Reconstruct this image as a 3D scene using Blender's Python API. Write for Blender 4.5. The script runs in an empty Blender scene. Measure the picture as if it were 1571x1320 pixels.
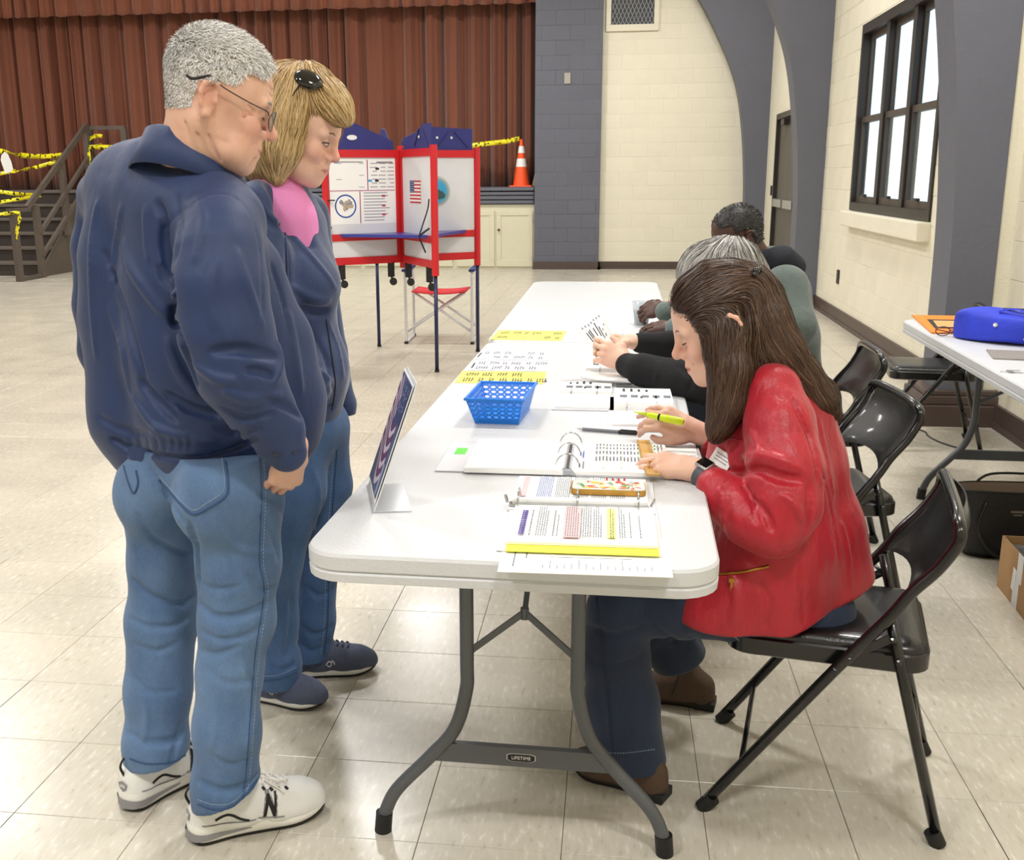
import bpy, bmesh, math, random
import numpy as np
from mathutils import Matrix, Vector
random.seed(7); RNG = np.random.default_rng(11)
SC = bpy.context.scene
# ------------------------------------------------------------------ camera
F_PX, YAW, PITCH, ROLL, CX, CY, CAM_H = 1633.9, -0.13240, 0.24199, -0.007808, 723.81, 673.23, 1.3741
def _axes():
    cy, sy, cp, sp, cr, sr = math.cos(YAW), math.sin(YAW), math.cos(PITCH), math.sin(PITCH), math.cos(ROLL), math.sin(ROLL)
    F = np.array([sy*cp, cy*cp, -sp]); r = np.array([cy, -sy, 0.]); u = np.cross(r, F)
    return cr*r+sr*u, -sr*r+cr*u, F
AR, AU, AF = _axes(); EYE = np.array([0, 0, CAM_H])
cd = bpy.data.cameras.new('camera'); cam = bpy.data.objects.new('camera', cd); SC.collection.objects.link(cam)
cd.sensor_fit = 'HORIZONTAL'; cd.sensor_width = 36; cd.lens = F_PX*36/1571
cd.shift_x = (785.5-CX)/1571; cd.shift_y = (CY-660)/1571; cd.clip_start = 0.05; cd.clip_end = 200
cam.matrix_world = Matrix(((AR[0], AU[0], -AF[0], 0), (AR[1], AU[1], -AF[1], 0), (AR[2], AU[2], -AF[2], CAM_H), (0, 0, 0, 1)))
SC.camera = cam
# ------------------------------------------------------------------ world, lights, exposure
SC.view_settings.view_transform = 'Standard'; SC.view_settings.look = 'None'
SC.view_settings.gamma = 1; SC.view_settings.use_curve_mapping = False
SC.view_settings.exposure = -0.05
W = bpy.data.worlds.new('daylight'); SC.world = W; W.use_nodes = True
bg = W.node_tree.nodes['Background']; bg.inputs[0].default_value = (0.80, 0.90, 1, 1); bg.inputs[1].default_value = 1.9
def area(name, loc, sx, sy, power, col=(1, 0.99, 0.985), rot=(0, 0, 0)):
    l = bpy.data.lights.new(name, 'AREA'); l.shape = 'RECTANGLE'; l.size = sx; l.size_y = sy; l.energy = power; l.color = col
    o = bpy.data.objects.new(name, l); SC.collection.objects.link(o); o.location = loc; o.rotation_euler = rot; return o
CEIL = 4.8
for lx in (-10.5, -6.2, -2.4, .9):
    for ly in (-.6, 4.2, 9.0, 13.6):
        if lx > -10 or ly > 5: area('ceiling_lamp', (lx, ly, CEIL-.12), .8, .3, 70 if lx > 0 and ly > 8 else 104)
# ------------------------------------------------------------------ helpers
def at(px, py, Y):
    "world point on the plane y=Y seen at a photo pixel"
    r = AR*(px-CX)/F_PX-AU*(py-CY)/F_PX+AF
    return EYE+r*((Y-0.)/r[1])
def atz(px, py, z):
    r = AR*(px-CX)/F_PX-AU*(py-CY)/F_PX+AF
    return EYE+r*((z-CAM_H)/r[2])
def pxm(p):
    "metres per photo pixel at a world point"
    return float((np.asarray(p)-EYE)@AF)/F_PX
def hexc(h):
    h = h.lstrip('#'); v = [int(h[i:i+2], 16)/255 for i in (0, 2, 4)]
    return tuple((x/12.92 if x <= .04045 else ((x+.055)/1.055)**2.4) for x in v)+(1.,)
MATS = {}
def nd(nt, t, **kw):
    n = nt.nodes.new(t)
    for k, v in kw.items():
        if k.startswith('i_'):
            key = k[2:]; n.inputs[int(key) if key.isdigit() else key.replace('_', ' ')].default_value = v
        else: setattr(n, k, v)
    return n
def mat(name, col, rough=.5, metal=0., var=0., vscale=8., bump=0., bscale=40., spec=.5, stretch=(1, 1, 1), col2=None, coat=0., sheen=0., sss=0., alpha=1., trans=0., rnd=0.):
    if name in MATS: return MATS[name]
    m = bpy.data.materials.new(name); m.use_nodes = True; nt = m.node_tree; b = nt.nodes['Principled BSDF']; L = nt.links
    c = hexc(col) if isinstance(col, str) else col
    b.inputs['Base Color'].default_value = c; b.inputs['Roughness'].default_value = rough; b.inputs['Metallic'].default_value = metal
    b.inputs['Specular IOR Level'].default_value = spec
    if coat: b.inputs['Coat Weight'].default_value = coat; b.inputs['Coat Roughness'].default_value = .08
    if sheen: b.inputs['Sheen Weight'].default_value = sheen
    if sss:
        b.inputs['Subsurface Weight'].default_value = sss; b.inputs['Subsurface Radius'].default_value = (1, .35, .2); b.inputs['Subsurface Scale'].default_value = .008
    if alpha < 1: b.inputs['Alpha'].default_value = alpha
    if trans: b.inputs['Transmission Weight'].default_value = trans
    if var or bump or rnd:
        tc = nd(nt, 'ShaderNodeTexCoord'); mp = nd(nt, 'ShaderNodeMapping'); mp.inputs['Scale'].default_value = stretch
        L.new(tc.outputs['Object'], mp.inputs['Vector'])
    if var or rnd:
        nz = nd(nt, 'ShaderNodeTexNoise', i_Scale=vscale, i_Detail=5., i_Roughness=.6); L.new(mp.outputs[0], nz.inputs['Vector'])
        mx = nd(nt, 'ShaderNodeMix', data_type='RGBA'); mr = nd(nt, 'ShaderNodeMapRange'); mr.inputs[1].default_value = .3; mr.inputs[2].default_value = .7
        c2 = hexc(col2) if col2 else tuple(x*(1-var) for x in c[:3])+(1.,)
        L.new(nz.outputs['Fac'], mr.inputs[0]); L.new(mr.outputs[0], mx.inputs['Factor'])
        mx.inputs['A'].default_value = c; mx.inputs['B'].default_value = c2; last = mx.outputs['Result']
        if rnd:
            oi = nd(nt, 'ShaderNodeObjectInfo'); hs = nd(nt, 'ShaderNodeHueSaturation'); r2 = nd(nt, 'ShaderNodeMapRange')
            r2.inputs[3].default_value = 1-rnd; r2.inputs[4].default_value = 1+rnd
            L.new(oi.outputs['Random'], r2.inputs[0]); L.new(r2.outputs[0], hs.inputs['Value']); L.new(last, hs.inputs['Color']); last = hs.outputs[0]
        L.new(last, b.inputs['Base Color'])
    if bump:
        n2 = nd(nt, 'ShaderNodeTexNoise', i_Scale=bscale, i_Detail=4.); L.new(mp.outputs[0], n2.inputs['Vector'])
        bp = nd(nt, 'ShaderNodeBump', i_Strength=bump, i_Distance=.01); L.new(n2.outputs['Fac'], bp.inputs['Height']); L.new(bp.outputs[0], b.inputs['Normal'])
    MATS[name] = m; return m
def vcol_mat(name, rough=.5, sss=0., bump=0., bscale=60., sheen=0., spec=.5, mult=None):
    "material whose base colour comes from the colour attribute 'Col'"
    if name in MATS: return MATS[name]
    m = bpy.data.materials.new(name); m.use_nodes = True; nt = m.node_tree; b = nt.nodes['Principled BSDF']; L = nt.links
    a = nd(nt, 'ShaderNodeVertexColor', layer_name='Col'); L.new(a.outputs[0], b.inputs['Base Color'])
    b.inputs['Roughness'].default_value = rough; b.inputs['Specular IOR Level'].default_value = spec
    if sss:
        b.inputs['Subsurface Weight'].default_value = sss; b.inputs['Subsurface Radius'].default_value = (1, .35, .2); b.inputs['Subsurface Scale'].default_value = .006
    if sheen: b.inputs['Sheen Weight'].default_value = sheen
    if bump:
        tc = nd(nt, 'ShaderNodeTexCoord'); n2 = nd(nt, 'ShaderNodeTexNoise', i_Scale=bscale, i_Detail=4.); L.new(tc.outputs['Object'], n2.inputs['Vector'])
        bp = nd(nt, 'ShaderNodeBump', i_Strength=bump, i_Distance=.004); L.new(n2.outputs['Fac'], bp.inputs['Height']); L.new(bp.outputs[0], b.inputs['Normal'])
    MATS[name] = m; return m
def link(o, parent=None):
    SC.collection.objects.link(o)
    if parent is not None: o.parent = parent
    return o
def tag(o, label=None, cat=None, group=None, kind=None):
    if label: o['label'] = label
    if cat: o['category'] = cat
    if group: o['group'] = group
    if kind: o['kind'] = kind
    return o
def thing(name, label, cat, loc=(0, 0, 0), rz=0., group=None):
    o = bpy.data.objects.new(name, None); link(o); o.location = loc; o.rotation_euler = (0, 0, rz); o.empty_display_size = .1
    return tag(o, label, cat, group)
def mesh_obj(name, verts, faces, material, parent=None, smooth=False, mi=None, cols=None, angle=None):
    me = bpy.data.meshes.new(name); me.from_pydata([tuple(v) for v in verts], [], faces)
    for m in (material if isinstance(material, (list, tuple)) else [material]): me.materials.append(m)
    if mi is not None: me.polygons.foreach_set('material_index', mi)
    if smooth: me.polygons.foreach_set('use_smooth', [True]*len(me.polygons))
    if angle: me.set_sharp_from_angle(angle=math.radians(angle))
    if cols is not None:
        ca = me.color_attributes.new('Col', 'FLOAT_COLOR', 'POINT'); ca.data.foreach_set('color', np.asarray(cols, np.float32).ravel())
    me.update(); return link(bpy.data.objects.new(name, me), parent)
class MB:
    "collects shapes into one mesh"
    def __init__(s, origin=(0, 0, 0)): s.v = []; s.f = []; s.mi = []; s.o = np.asarray(origin, float)
    def add(s, vs, fs, m=0):
        n = len(s.v); s.v += [tuple(np.asarray(v, float)-s.o) for v in vs]; s.f += [tuple(i+n for i in f) for f in fs]; s.mi += [m]*len(fs); return s
    def box(s, c, d, M=None, m=0, bev=0., seg=2):
        bm = bmesh.new(); bmesh.ops.create_cube(bm, size=1.)
        for v in bm.verts: v.co = Vector((v.co.x*d[0], v.co.y*d[1], v.co.z*d[2]))
        if bev: bmesh.ops.bevel(bm, geom=list(bm.edges), offset=bev, segments=seg, affect='EDGES', profile=.5)
        bm.verts.index_update(); R = Matrix.Identity(3) if M is None else M
        s.add([np.array(R@v.co)+np.asarray(c) for v in bm.verts], [[v.index for v in f.verts] for f in bm.faces], m); bm.free(); return s
    def tube(s, pts, r, n=10, m=0, closed=False, caps=True, flat=None, up=None):
        P = np.asarray(pts, float); k = len(P); rr = np.full(k, r) if np.isscalar(r) else np.asarray(r, float)
        if closed: T = np.roll(P, -1, 0)-np.roll(P, 1, 0)
        else: T = np.gradient(P, axis=0)
        T /= np.linalg.norm(T, axis=1)[:, None]+1e-12
        ref = np.array(up, float) if up is not None else np.array([0, 0, 1.]) if abs(T[0][2]) < .9 else np.array([1., 0, 0])
        a = ref-T[0]*(ref@T[0]); a /= np.linalg.norm(a); vs = []; ang = np.linspace(0, 2*math.pi, n, endpoint=False)
        fl = 1. if flat is None else flat
        for i in range(k):
            a = a-T[i]*(a@T[i]); a /= np.linalg.norm(a)+1e-12; b = np.cross(T[i], a)
            for t in ang: vs.append(P[i]+rr[i]*(math.cos(t)*a*fl+math.sin(t)*b))
        fs = []; K = k if closed else k-1
        for i in range(K):
            j = (i+1) % k
            for t in range(n): fs.append((i*n+t, i*n+(t+1) % n, j*n+(t+1) % n, j*n+t))
        if caps and not closed: fs += [tuple(range(n))[::-1], tuple((k-1)*n+t for t in range(n))]
        return s.add(vs, fs, m)
    def prism(s, poly, h, M=None, c=(0, 0, 0), m=0):
        "polygon in local xy, extruded +h along local z"
        R = np.eye(3) if M is None else np.asarray(M, float); c = np.asarray(c, float); n = len(poly)
        vs = [R@np.array([x, y, 0.])+c for x, y in poly]+[R@np.array([x, y, h])+c for x, y in poly]
        a = sum(poly[i][0]*poly[(i+1) % n][1]-poly[(i+1) % n][0]*poly[i][1] for i in range(n))
        f = [tuple(range(n))[::-1], tuple(range(n, 2*n))]+[(i, (i+1) % n, n+(i+1) % n, n+i) for i in range(n)]
        if a < 0: f = [x[::-1] for x in f]
        if h < 0: f = [x[::-1] for x in f]
        return s.add(vs, f, m)
    def lathe(s, prof, n=24, c=(0, 0, 0), M=None, m=0, caps=True):
        R = np.eye(3) if M is None else np.asarray(M, float); vs = []; k = len(prof)
        for r, z in prof:
            for t in range(n): vs.append(R@np.array([r*math.cos(2*math.pi*t/n), r*math.sin(2*math.pi*t/n), z])+np.asarray(c))
        fs = [(i*n+t, i*n+(t+1) % n, (i+1)*n+(t+1) % n, (i+1)*n+t) for i in range(k-1) for t in range(n)]
        if caps: fs += [tuple(range(n))[::-1], tuple((k-1)*n+t for t in range(n))]
        return s.add(vs, fs, m)
    def quad(s, a, b, c, d, m=0): return s.add([a, b, c, d], [(0, 1, 2, 3)], m)
    def obj(s, name, material, parent=None, smooth=False, angle=None):
        return mesh_obj(name, s.v, s.f, material, parent, smooth or angle is not None, s.mi, None, angle)
def rrect(w, h, r, n=5, cx=0., cy=0.):
    out = []
    for sx, sy, a0 in ((1, 1, 0), (-1, 1, 90), (-1, -1, 180), (1, -1, 270)):
        for i in range(n+1):
            a = math.radians(a0+90*i/n); out.append((cx+sx*(w/2-r)+r*math.cos(a), cy+sy*(h/2-r)+r*math.sin(a)))
    return out
def rotz(a): return Matrix.Rotation(a, 3, 'Z')
def frame_xy(xd, zd=(0, 0, 1)):
    "3x3 with local x along xd and local z as close to zd as can be"
    x = np.asarray(xd, float); x /= np.linalg.norm(x); z = np.asarray(zd, float); z = z-x*(z@x); z /= np.linalg.norm(z); y = np.cross(z, x)
    return np.stack([x, y, z], 1)
def catmull(P, n=8, closed=False):
    P = np.asarray(P, float); k = len(P); out = []
    for i in range(k if closed else k-1):
        g = lambda j: P[j % k] if closed else P[min(max(j, 0), k-1)]
        a, b, c, d = g(i-1), g(i), g(i+1), g(i+2)
        for t in np.linspace(0, 1, n, endpoint=False):
            out.append(.5*((2*b)+(-a+c)*t+(2*a-5*b+4*c-d)*t*t+(-a+3*b-3*c+d)*t**3))
    if not closed: out.append(P[-1])
    return np.array(out)
def copy_thing(root, loc, rz=None, label=None, group=None):
    r = root.copy(); link(r); r.location = loc
    if rz is not None: r.rotation_euler = (0, 0, rz)
    if label: r['label'] = label
    if group: r['group'] = group
    def kids(a, b):
        for ch in list(a.children):
            c = ch.copy(); link(c, b); kids(ch, c)
    kids(root, r); return r
def text_mesh(txt, size, M, c, name, material, parent, extrude=.0004, align='CENTER'):
    cu = bpy.data.curves.new('t', 'FONT'); cu.body = txt; cu.size = size; cu.extrude = extrude; cu.align_x = align; cu.align_y = 'CENTER'; cu.resolution_u = 2
    o = bpy.data.objects.new('t', cu); SC.collection.objects.link(o); dg = bpy.context.evaluated_depsgraph_get()
    me = bpy.data.meshes.new_from_object(o.evaluated_get(dg)); bpy.data.objects.remove(o)
    R = np.asarray(M, float); c = np.asarray(c, float)
    me.name = name; co = np.zeros(len(me.vertices)*3); me.vertices.foreach_get('co', co); co = co.reshape(-1, 3)@R.T+c
    me.vertices.foreach_set('co', co.ravel()); me.materials.clear(); me.materials.append(material); me.update()
    return link(bpy.data.objects.new(name, me), parent)
# ------------------------------------------------------------------ the hall
def floor_mat():
    m = bpy.data.materials.new('vinyl_tile'); m.use_nodes = True; nt = m.node_tree; L = nt.links; b = nt.nodes['Principled BSDF']
    g = nd(nt, 'ShaderNodeNewGeometry'); mp = nd(nt, 'ShaderNodeMapping'); mp.inputs['Scale'].default_value = (1, .28, 1); mp.inputs['Rotation'].default_value = (0, 0, .25)
    L.new(g.outputs['Position'], mp.inputs['Vector'])
    n1 = nd(nt, 'ShaderNodeTexNoise', i_Scale=80., i_Detail=2., i_Roughness=.5); L.new(mp.outputs[0], n1.inputs['Vector'])
    n2 = nd(nt, 'ShaderNodeTexNoise', i_Scale=2.3, i_Detail=3.); L.new(g.outputs['Position'], n2.inputs['Vector'])
    r1 = nd(nt, 'ShaderNodeValToRGB'); e = r1.color_ramp.elements; e[0].position = .25; e[0].color = hexc('#b3ac9c'); e[1].position = .36; e[1].color = hexc('#c5beae')
    k = e.new(.60); k.color = hexc('#cac4b6'); k = e.new(.70); k.color = hexc('#d8d3c7')
    L.new(n1.outputs['Fac'], r1.inputs[0])
    mx = nd(nt, 'ShaderNodeMix', data_type='RGBA', blend_type='MULTIPLY'); mx.inputs['Factor'].default_value = 1.
    r2 = nd(nt, 'ShaderNodeValToRGB'); e = r2.color_ramp.elements; e[0].position = .3; e[0].color = (.93, .93, .93, 1); e[1].position = .7; e[1].color = (1.02, 1.01, .99, 1)
    L.new(n2.outputs['Fac'], r2.inputs[0]); L.new(r1.outputs[0], mx.inputs['A']); L.new(r2.outputs[0], mx.inputs['B'])
    oi = nd(nt, 'ShaderNodeObjectInfo'); mr = nd(nt, 'ShaderNodeMapRange'); mr.inputs[3].default_value = .965; mr.inputs[4].default_value = 1.03; L.new(oi.outputs['Random'], mr.inputs[0])
    hs = nd(nt, 'ShaderNodeHueSaturation'); L.new(mr.outputs[0], hs.inputs['Value']); L.new(mx.outputs['Result'], hs.inputs['Color'])
    n3 = nd(nt, 'ShaderNodeTexNoise', i_Scale=70., i_Detail=2.); L.new(g.outputs['Position'], n3.inputs['Vector'])
    th = nd(nt, 'ShaderNodeMapRange'); th.inputs[1].default_value = .79; th.inputs[2].default_value = .80; L.new(n3.outputs['Fac'], th.inputs[0])
    m2 = nd(nt, 'ShaderNodeMix', data_type='RGBA'); L.new(th.outputs[0], m2.inputs['Factor']); L.new(hs.outputs[0], m2.inputs['A']); m2.inputs['B'].default_value = hexc('#3a342c')
    L.new(m2.outputs['Result'], b.inputs['Base Color'])
    rr = nd(nt, 'ShaderNodeMapRange'); rr.inputs[3].default_value = .16; rr.inputs[4].default_value = .34; L.new(n2.outputs['Fac'], rr.inputs[0]); L.new(rr.outputs[0], b.inputs['Roughness'])
    bp = nd(nt, 'ShaderNodeBump', i_Strength=.06, i_Distance=.01); L.new(n2.outputs['Fac'], bp.inputs['Height']); L.new(bp.outputs[0], b.inputs['Normal'])
    b.inputs['Specular IOR Level'].default_value = .5
    return m
M_FLOOR = floor_mat()
M_JOINT = mat('tile_joint', '#6e6657', .8)
M_CREAM = mat('cream_block_paint', '#ebe5d0', .55, var=.06, vscale=3, bump=.25, bscale=55)
M_CREAMR = mat('cream_block_paint_single', '#ebe5d0', .55, var=.05, vscale=3, bump=.25, bscale=55, rnd=.02)
M_GREY = mat('slate_paint', '#62646f', .55, var=.06, vscale=2.5, bump=.2, bscale=55)
M_GREYR = mat('slate_paint_single', '#62646f', .55, var=.05, vscale=2.5, bump=.2, bscale=55, rnd=.03)
M_BROWN = mat('baseboard_vinyl', '#54453f', .45, var=.15, vscale=6)
M_DARKBROWN = mat('dark_brown_paint', '#3f3733', .5, var=.2, vscale=9)
M_CEIL = mat('ceiling_paint', '#d8d2c4', .8)
M_CABINET = mat('cabinet_cream_paint', '#d9d4ba', .45, var=.05, vscale=2)

def struct(o): o['kind'] = 'structure'; return o
TX0, TY0, TS = -.6888, 1.9575, .3048
fl = MB(); fl.box((-6., 6.2, -.0525), (16.4, 20.6, .1)); floor = struct(fl.obj('floor', M_JOINT))
def tile_mesh():
    b = MB(); g = .0007; b.box((0, 0, -.004), (TS-2*g, TS-2*g, .008), bev=.0008, seg=1); o = b.obj('tile', M_FLOOR); me = o.data; bpy.data.objects.remove(o); return me
TM = tile_mesh(); cells = []
for i in range(-30, 10):
    for j in range(-9, 48):
        x, y = TX0+(i+.5)*TS, TY0+(j+.5)*TS
        if x > 2.12+TS/2 or y > 16.35+TS/2: continue
        d = np.array([x, y, 0])-EYE; dz = d@AF
        if dz > .3:
            px, py = CX+F_PX*(d@AR)/dz, CY-F_PX*(d@AU)/dz; vis = -60 < px < 1630 and py < 1390
        else: vis = False
        cells.append((dz if vis else 99, x, y))
cells.sort()
rest = MB()
for k, (dz, x, y) in enumerate(cells):
    if k < 300:
        o = bpy.data.objects.new('tile', TM); link(o, floor); o.location = (x, y, 0)
    else:
        h = TS/2-.0011; rest.add([(x-h, y-h, 0), (x+h, y-h, 0), (x+h, y+h, 0), (x-h, y+h, 0)], [(0, 1, 2, 3)])
tag(rest.obj('tile_field', M_FLOOR, floor), kind='stuff')

XW, YB = 2.12, 16.3
def blocks(parent, M, axis, const, a0, a1, z1, material, openings=(), depth=.005, off=0., face=-1):
    "concrete blocks on a wall face; axis 'y' runs along y at x=const, axis 'x' along x at y=const"
    BW, BH, g = .4064, .2032, .0016; cache = {}
    for r in range(int(z1/BH)+1):
        za, zb = r*BH, (r+1)*BH; s0 = math.floor((a0-off)/BW)-1
        for k in range(s0, s0+int((a1-a0)/BW)+4):
            A = off+k*BW+(BW/2 if r % 2 else 0); B = A+BW
            rects = [(max(A, a0), min(B, a1), za, min(zb, z1))]
            for (oa, ob, oz, oy) in openings:
                nr = []
                for (p, q, u, v) in rects:
                    if ob <= p or oa >= q or oy <= u or oz >= v: nr.append((p, q, u, v)); continue
                    if oa > p: nr.append((p, oa, u, v))
                    if ob < q: nr.append((ob, q, u, v))
                    p2, q2 = max(p, oa), min(q, ob)
                    if oz > u: nr.append((p2, q2, u, oz))
                    if oy < v: nr.append((p2, q2, oy, v))
                rects = nr
            for (p, q, u, v) in rects:
                w, h = q-p, v-u
                if w < .02 or h < .02: continue
                key = (round(w, 3), round(h, 3))
                if key not in cache:
                    b = MB(); d = (depth, w-g, h-g) if axis == 'y' else (w-g, depth, h-g); b.box((0, 0, 0), d, bev=.0025, seg=1)
                    o = b.obj('block', material); cache[key] = o.data; bpy.data.objects.remove(o)
                o = bpy.data.objects.new('block', cache[key]); link(o, parent)
                c = (p+q)/2; j = random.uniform(-.0012, .0012)
                o.location = (const+j, c, (u+v)/2) if axis == 'y' else (c, const+j, (u+v)/2)
# right wall with the window and the door
WY0, WY1, WZ0, WZ1 = 7.68, 10.22, 1.05, 2.62
DY0, DY1, DZ = 13.25, 15.1, 2.13
b = MB()
T = .1
def slab(y0, y1, z0, z1): b.box((XW+T/2, (y0+y1)/2, (z0+z1)/2), (T, y1-y0, z1-z0))
slab(-4, WY0, 0, CEIL); slab(WY0, WY1, 0, WZ0); slab(WY0, WY1, WZ1, CEIL); slab(WY1, DY0, 0, CEIL); slab(DY0, DY1, DZ, CEIL); slab(DY1, YB+.6, 0, CEIL)
wall_right = struct(b.obj('wall_right', M_CREAM))
blocks(wall_right, b, 'y', XW-.001, 4.3, 11.62, 3.2, M_CREAMR, [(WY0, WY1, WZ0, WZ1), (6.1, 6.42, 0, 9)], off=.1)
# back wall (right of the stage) with the pilaster
b = MB(); b.box((.9, YB+.15, CEIL/2), (2.6, .3, CEIL)); wall_back = struct(b.obj('wall_back', M_CREAM))
blocks(wall_back, b, 'x', YB, -.23, XW, 3.95, M_CREAMR, off=.05)
b = MB(); b.box((-.71, YB+.10, CEIL/2), (.96, .4, CEIL)); wall_pilaster = struct(b.obj('wall_pilaster', M_GREY))
blocks(wall_pilaster, b, 'x', YB-.10, -1.19, -.23, 3.95, M_GREYR, off=.12, depth=.0035)
b = MB(); b.box((-14.15, 7.7, CEIL/2), (.3, 23.8, CEIL)); b.box((-13.5, YB+.15, CEIL/2), (1.2, .3, CEIL)); struct(b.obj('wall_left', M_CREAM))
b = MB(); b.box((-6, -4.15, CEIL/2), (16.6, .3, CEIL)); struct(b.obj('wall_front', M_CREAM))
b = MB(); b.box((-6, 7.6, CEIL+.1), (16.8, 23.8, .2)); struct(b.obj('ceiling', M_CEIL))
b = MB(); b.box((-7.6, 19.4, CEIL/2), (13.4, .3, CEIL)); b.box((-1.0, 18, CEIL/2), (.3, 3, CEIL)); struct(b.obj('wall_stage_rear', mat('stage_black', '#15110f', .9)))
# transverse frames with curved haunches
def arch(y0, y1, dx, lab, xr=XW+.02):
    c = [(1.80, 0), (1.80, 1.0), (1.775, 1.5), (1.73, 1.95), (1.655, 2.41), (1.546, 2.77), (1.348, 3.2), (1.06, 3.71), (.66, 4.25), (.1, CEIL)]
    cc = [tuple(p) for p in catmull(c, 6)]
    poly = [(x+dx, z) for x, z in cc]+[(xr, CEIL), (xr, 0)]
    b = MB(); M = np.array([[1, 0, 0], [0, 0, 1], [0, 1, 0]], float)
    b.prism(poly, y1-y0, M, (0, y0, 0)); b.f = [f[::-1] for f in b.f]
    return struct(b.obj(lab, M_GREY))
arch(16.0, 16.28, .04, 'trim_arch_1'); arch(11.62, 11.95, .07, 'trim_arch_2')
arch(6.1, 6.42, 0., 'trim_arch_3', 2.04)
b = MB(); b.box((2.09, 6.265, CEIL/2), (.1, .29, CEIL)); struct(b.obj('trim_pier_edge', M_CREAM))
def baseboard(name, pts, h=.11, t=.022):
    b = MB()
    for (x0, y0), (x1, y1) in zip(pts[:-1], pts[1:]):
        d = np.array([x1-x0, y1-y0, 0]); l = np.linalg.norm(d); a = math.atan2(d[1], d[0]); c = ((x0+x1)/2, (y0+y1)/2)
        b.box((c[0], c[1], h/2), (l+t, t, h), rotz(a)); b.box((c[0], c[1], .018), (l+t*1.8, t*1.8, .036), rotz(a))
    return struct(b.obj(name, M_BROWN))
baseboard('baseboard_back', [(-1.19, YB-.12), (-.22, YB-.12), (-.22, YB-.01), (1.8, YB-.01)])
baseboard('baseboard_right', [(XW-.012, 4.0), (XW-.012, 6.09), (1.75, 6.09), (1.75, 6.43), (XW-.012, 6.43), (XW-.012, 11.61), (1.83, 11.61), (1.83, 11.96), (XW-.012, 11.96), (XW-.012, 13.2)], h=.13)
b = MB(); 
for d, z0, z1 in ((.05, 0, .12), (.035, .12, .17), (.02, .17, .2)): b.box((1.93, 6.26, (z0+z1)/2), (.36+2*d, .32+2*d, z1-z0), bev=.006)
struct(b.obj('trim_column_base', M_BROWN))
# window
M_FRAME = mat('window_frame_bronze', '#2f2926', .4, var=.2, vscale=12); M_SASH = mat('window_sash_brown', '#4c433b', .45, var=.15, vscale=10)
def glass_mat():
    m = bpy.data.materials.new('window_glass'); m.use_nodes = True; nt = m.node_tree; nt.nodes.clear(); L = nt.links
    o = nd(nt, 'ShaderNodeOutputMaterial'); t = nd(nt, 'ShaderNodeBsdfTransparent', i_Color=(.93, .97, .98, 1)); g = nd(nt, 'ShaderNodeBsdfGlossy', i_Roughness=.02); mx = nd(nt, 'ShaderNodeMixShader')
    mx.inputs[0].default_value = .12; L.new(t.outputs[0], mx.inputs[1]); L.new(g.outputs[0], mx.inputs[2]); L.new(mx.outputs[0], o.inputs[0]); return m
M_GLASS = glass_mat()
win = bpy.data.objects.new('window_1', None); link(win); struct(win)
b = MB(); xf = XW+.05
def fr(y0, y1, z0, z1, x0, x1, mm=0): b.box(((x0+x1)/2, (y0+y1)/2, (z0+z1)/2), (x1-x0, y1-y0, z1-z0), m=mm)
fr(WY0, WY0+.06, WZ0, WZ1, XW-.02, XW+.09); fr(WY1-.06, WY1, WZ0, WZ1, XW-.02, XW+.09); fr(WY0+.06, WY1-.06, WZ1-.08, WZ1, XW-.02, XW+.09); fr(WY0+.06, WY1-.06, WZ0, WZ0+.07, XW-.02, XW+.09)
b.obj('window_frame', M_FRAME, win)
cols = np.linspace(WY0+.06, WY1-.06, 4)
for k in range(1, 3):
    b = MB(); fr(cols[k]-.05, cols[k]+.05, WZ0+.07, WZ1-.08, XW, XW+.085); b.obj('mullion', M_FRAME, win)
zm = 1.82
for k in range(3):
    y0, y1 = cols[k]+(.05 if k else 0), cols[k+1]-(.05 if k < 2 else 0)
    for (z0, z1, x0, x1, w) in ((WZ0+.07, zm+.03, XW+.02, XW+.045, .035), (zm-.02, WZ1-.08, XW+.05, XW+.075, .035)):
        b = MB(); fr(y0, y0+w, z0, z1, x0, x1); fr(y1-w, y1, z0, z1, x0, x1); fr(y0+w, y1-w, z0, z0+.055, x0, x1); fr(y0+w, y1-w, z1-.05, z1, x0, x1)
        s = b.obj('sash', M_SASH, win); b = MB(); fr(y0+w-.005, y1-w+.005, z0+.05, z1-.045, (x0+x1)/2-.003, (x0+x1)/2+.003); b.obj('pane', M_GLASS, s)
    b = MB(); b.box((XW+.005, (y0+y1)/2, WZ0+.135), (.03, .09, .02), bev=.004); b.obj('latch', M_FRAME, win)
b = MB(); b.box((XW-.045, (WY0+WY1)/2, WZ0-.07), (.10, WY1-WY0+.04, .13), bev=.01); struct(b.obj('trim_window_sill', M_CREAM))
# what the window looks out on
b = MB(); b.box((9.0, 11, -1.1), (13.4, 40, .2)); tag(struct(b.obj('ground_outside', mat('pale_concrete', '#b9b7b0', .9, var=.1))))
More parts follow.
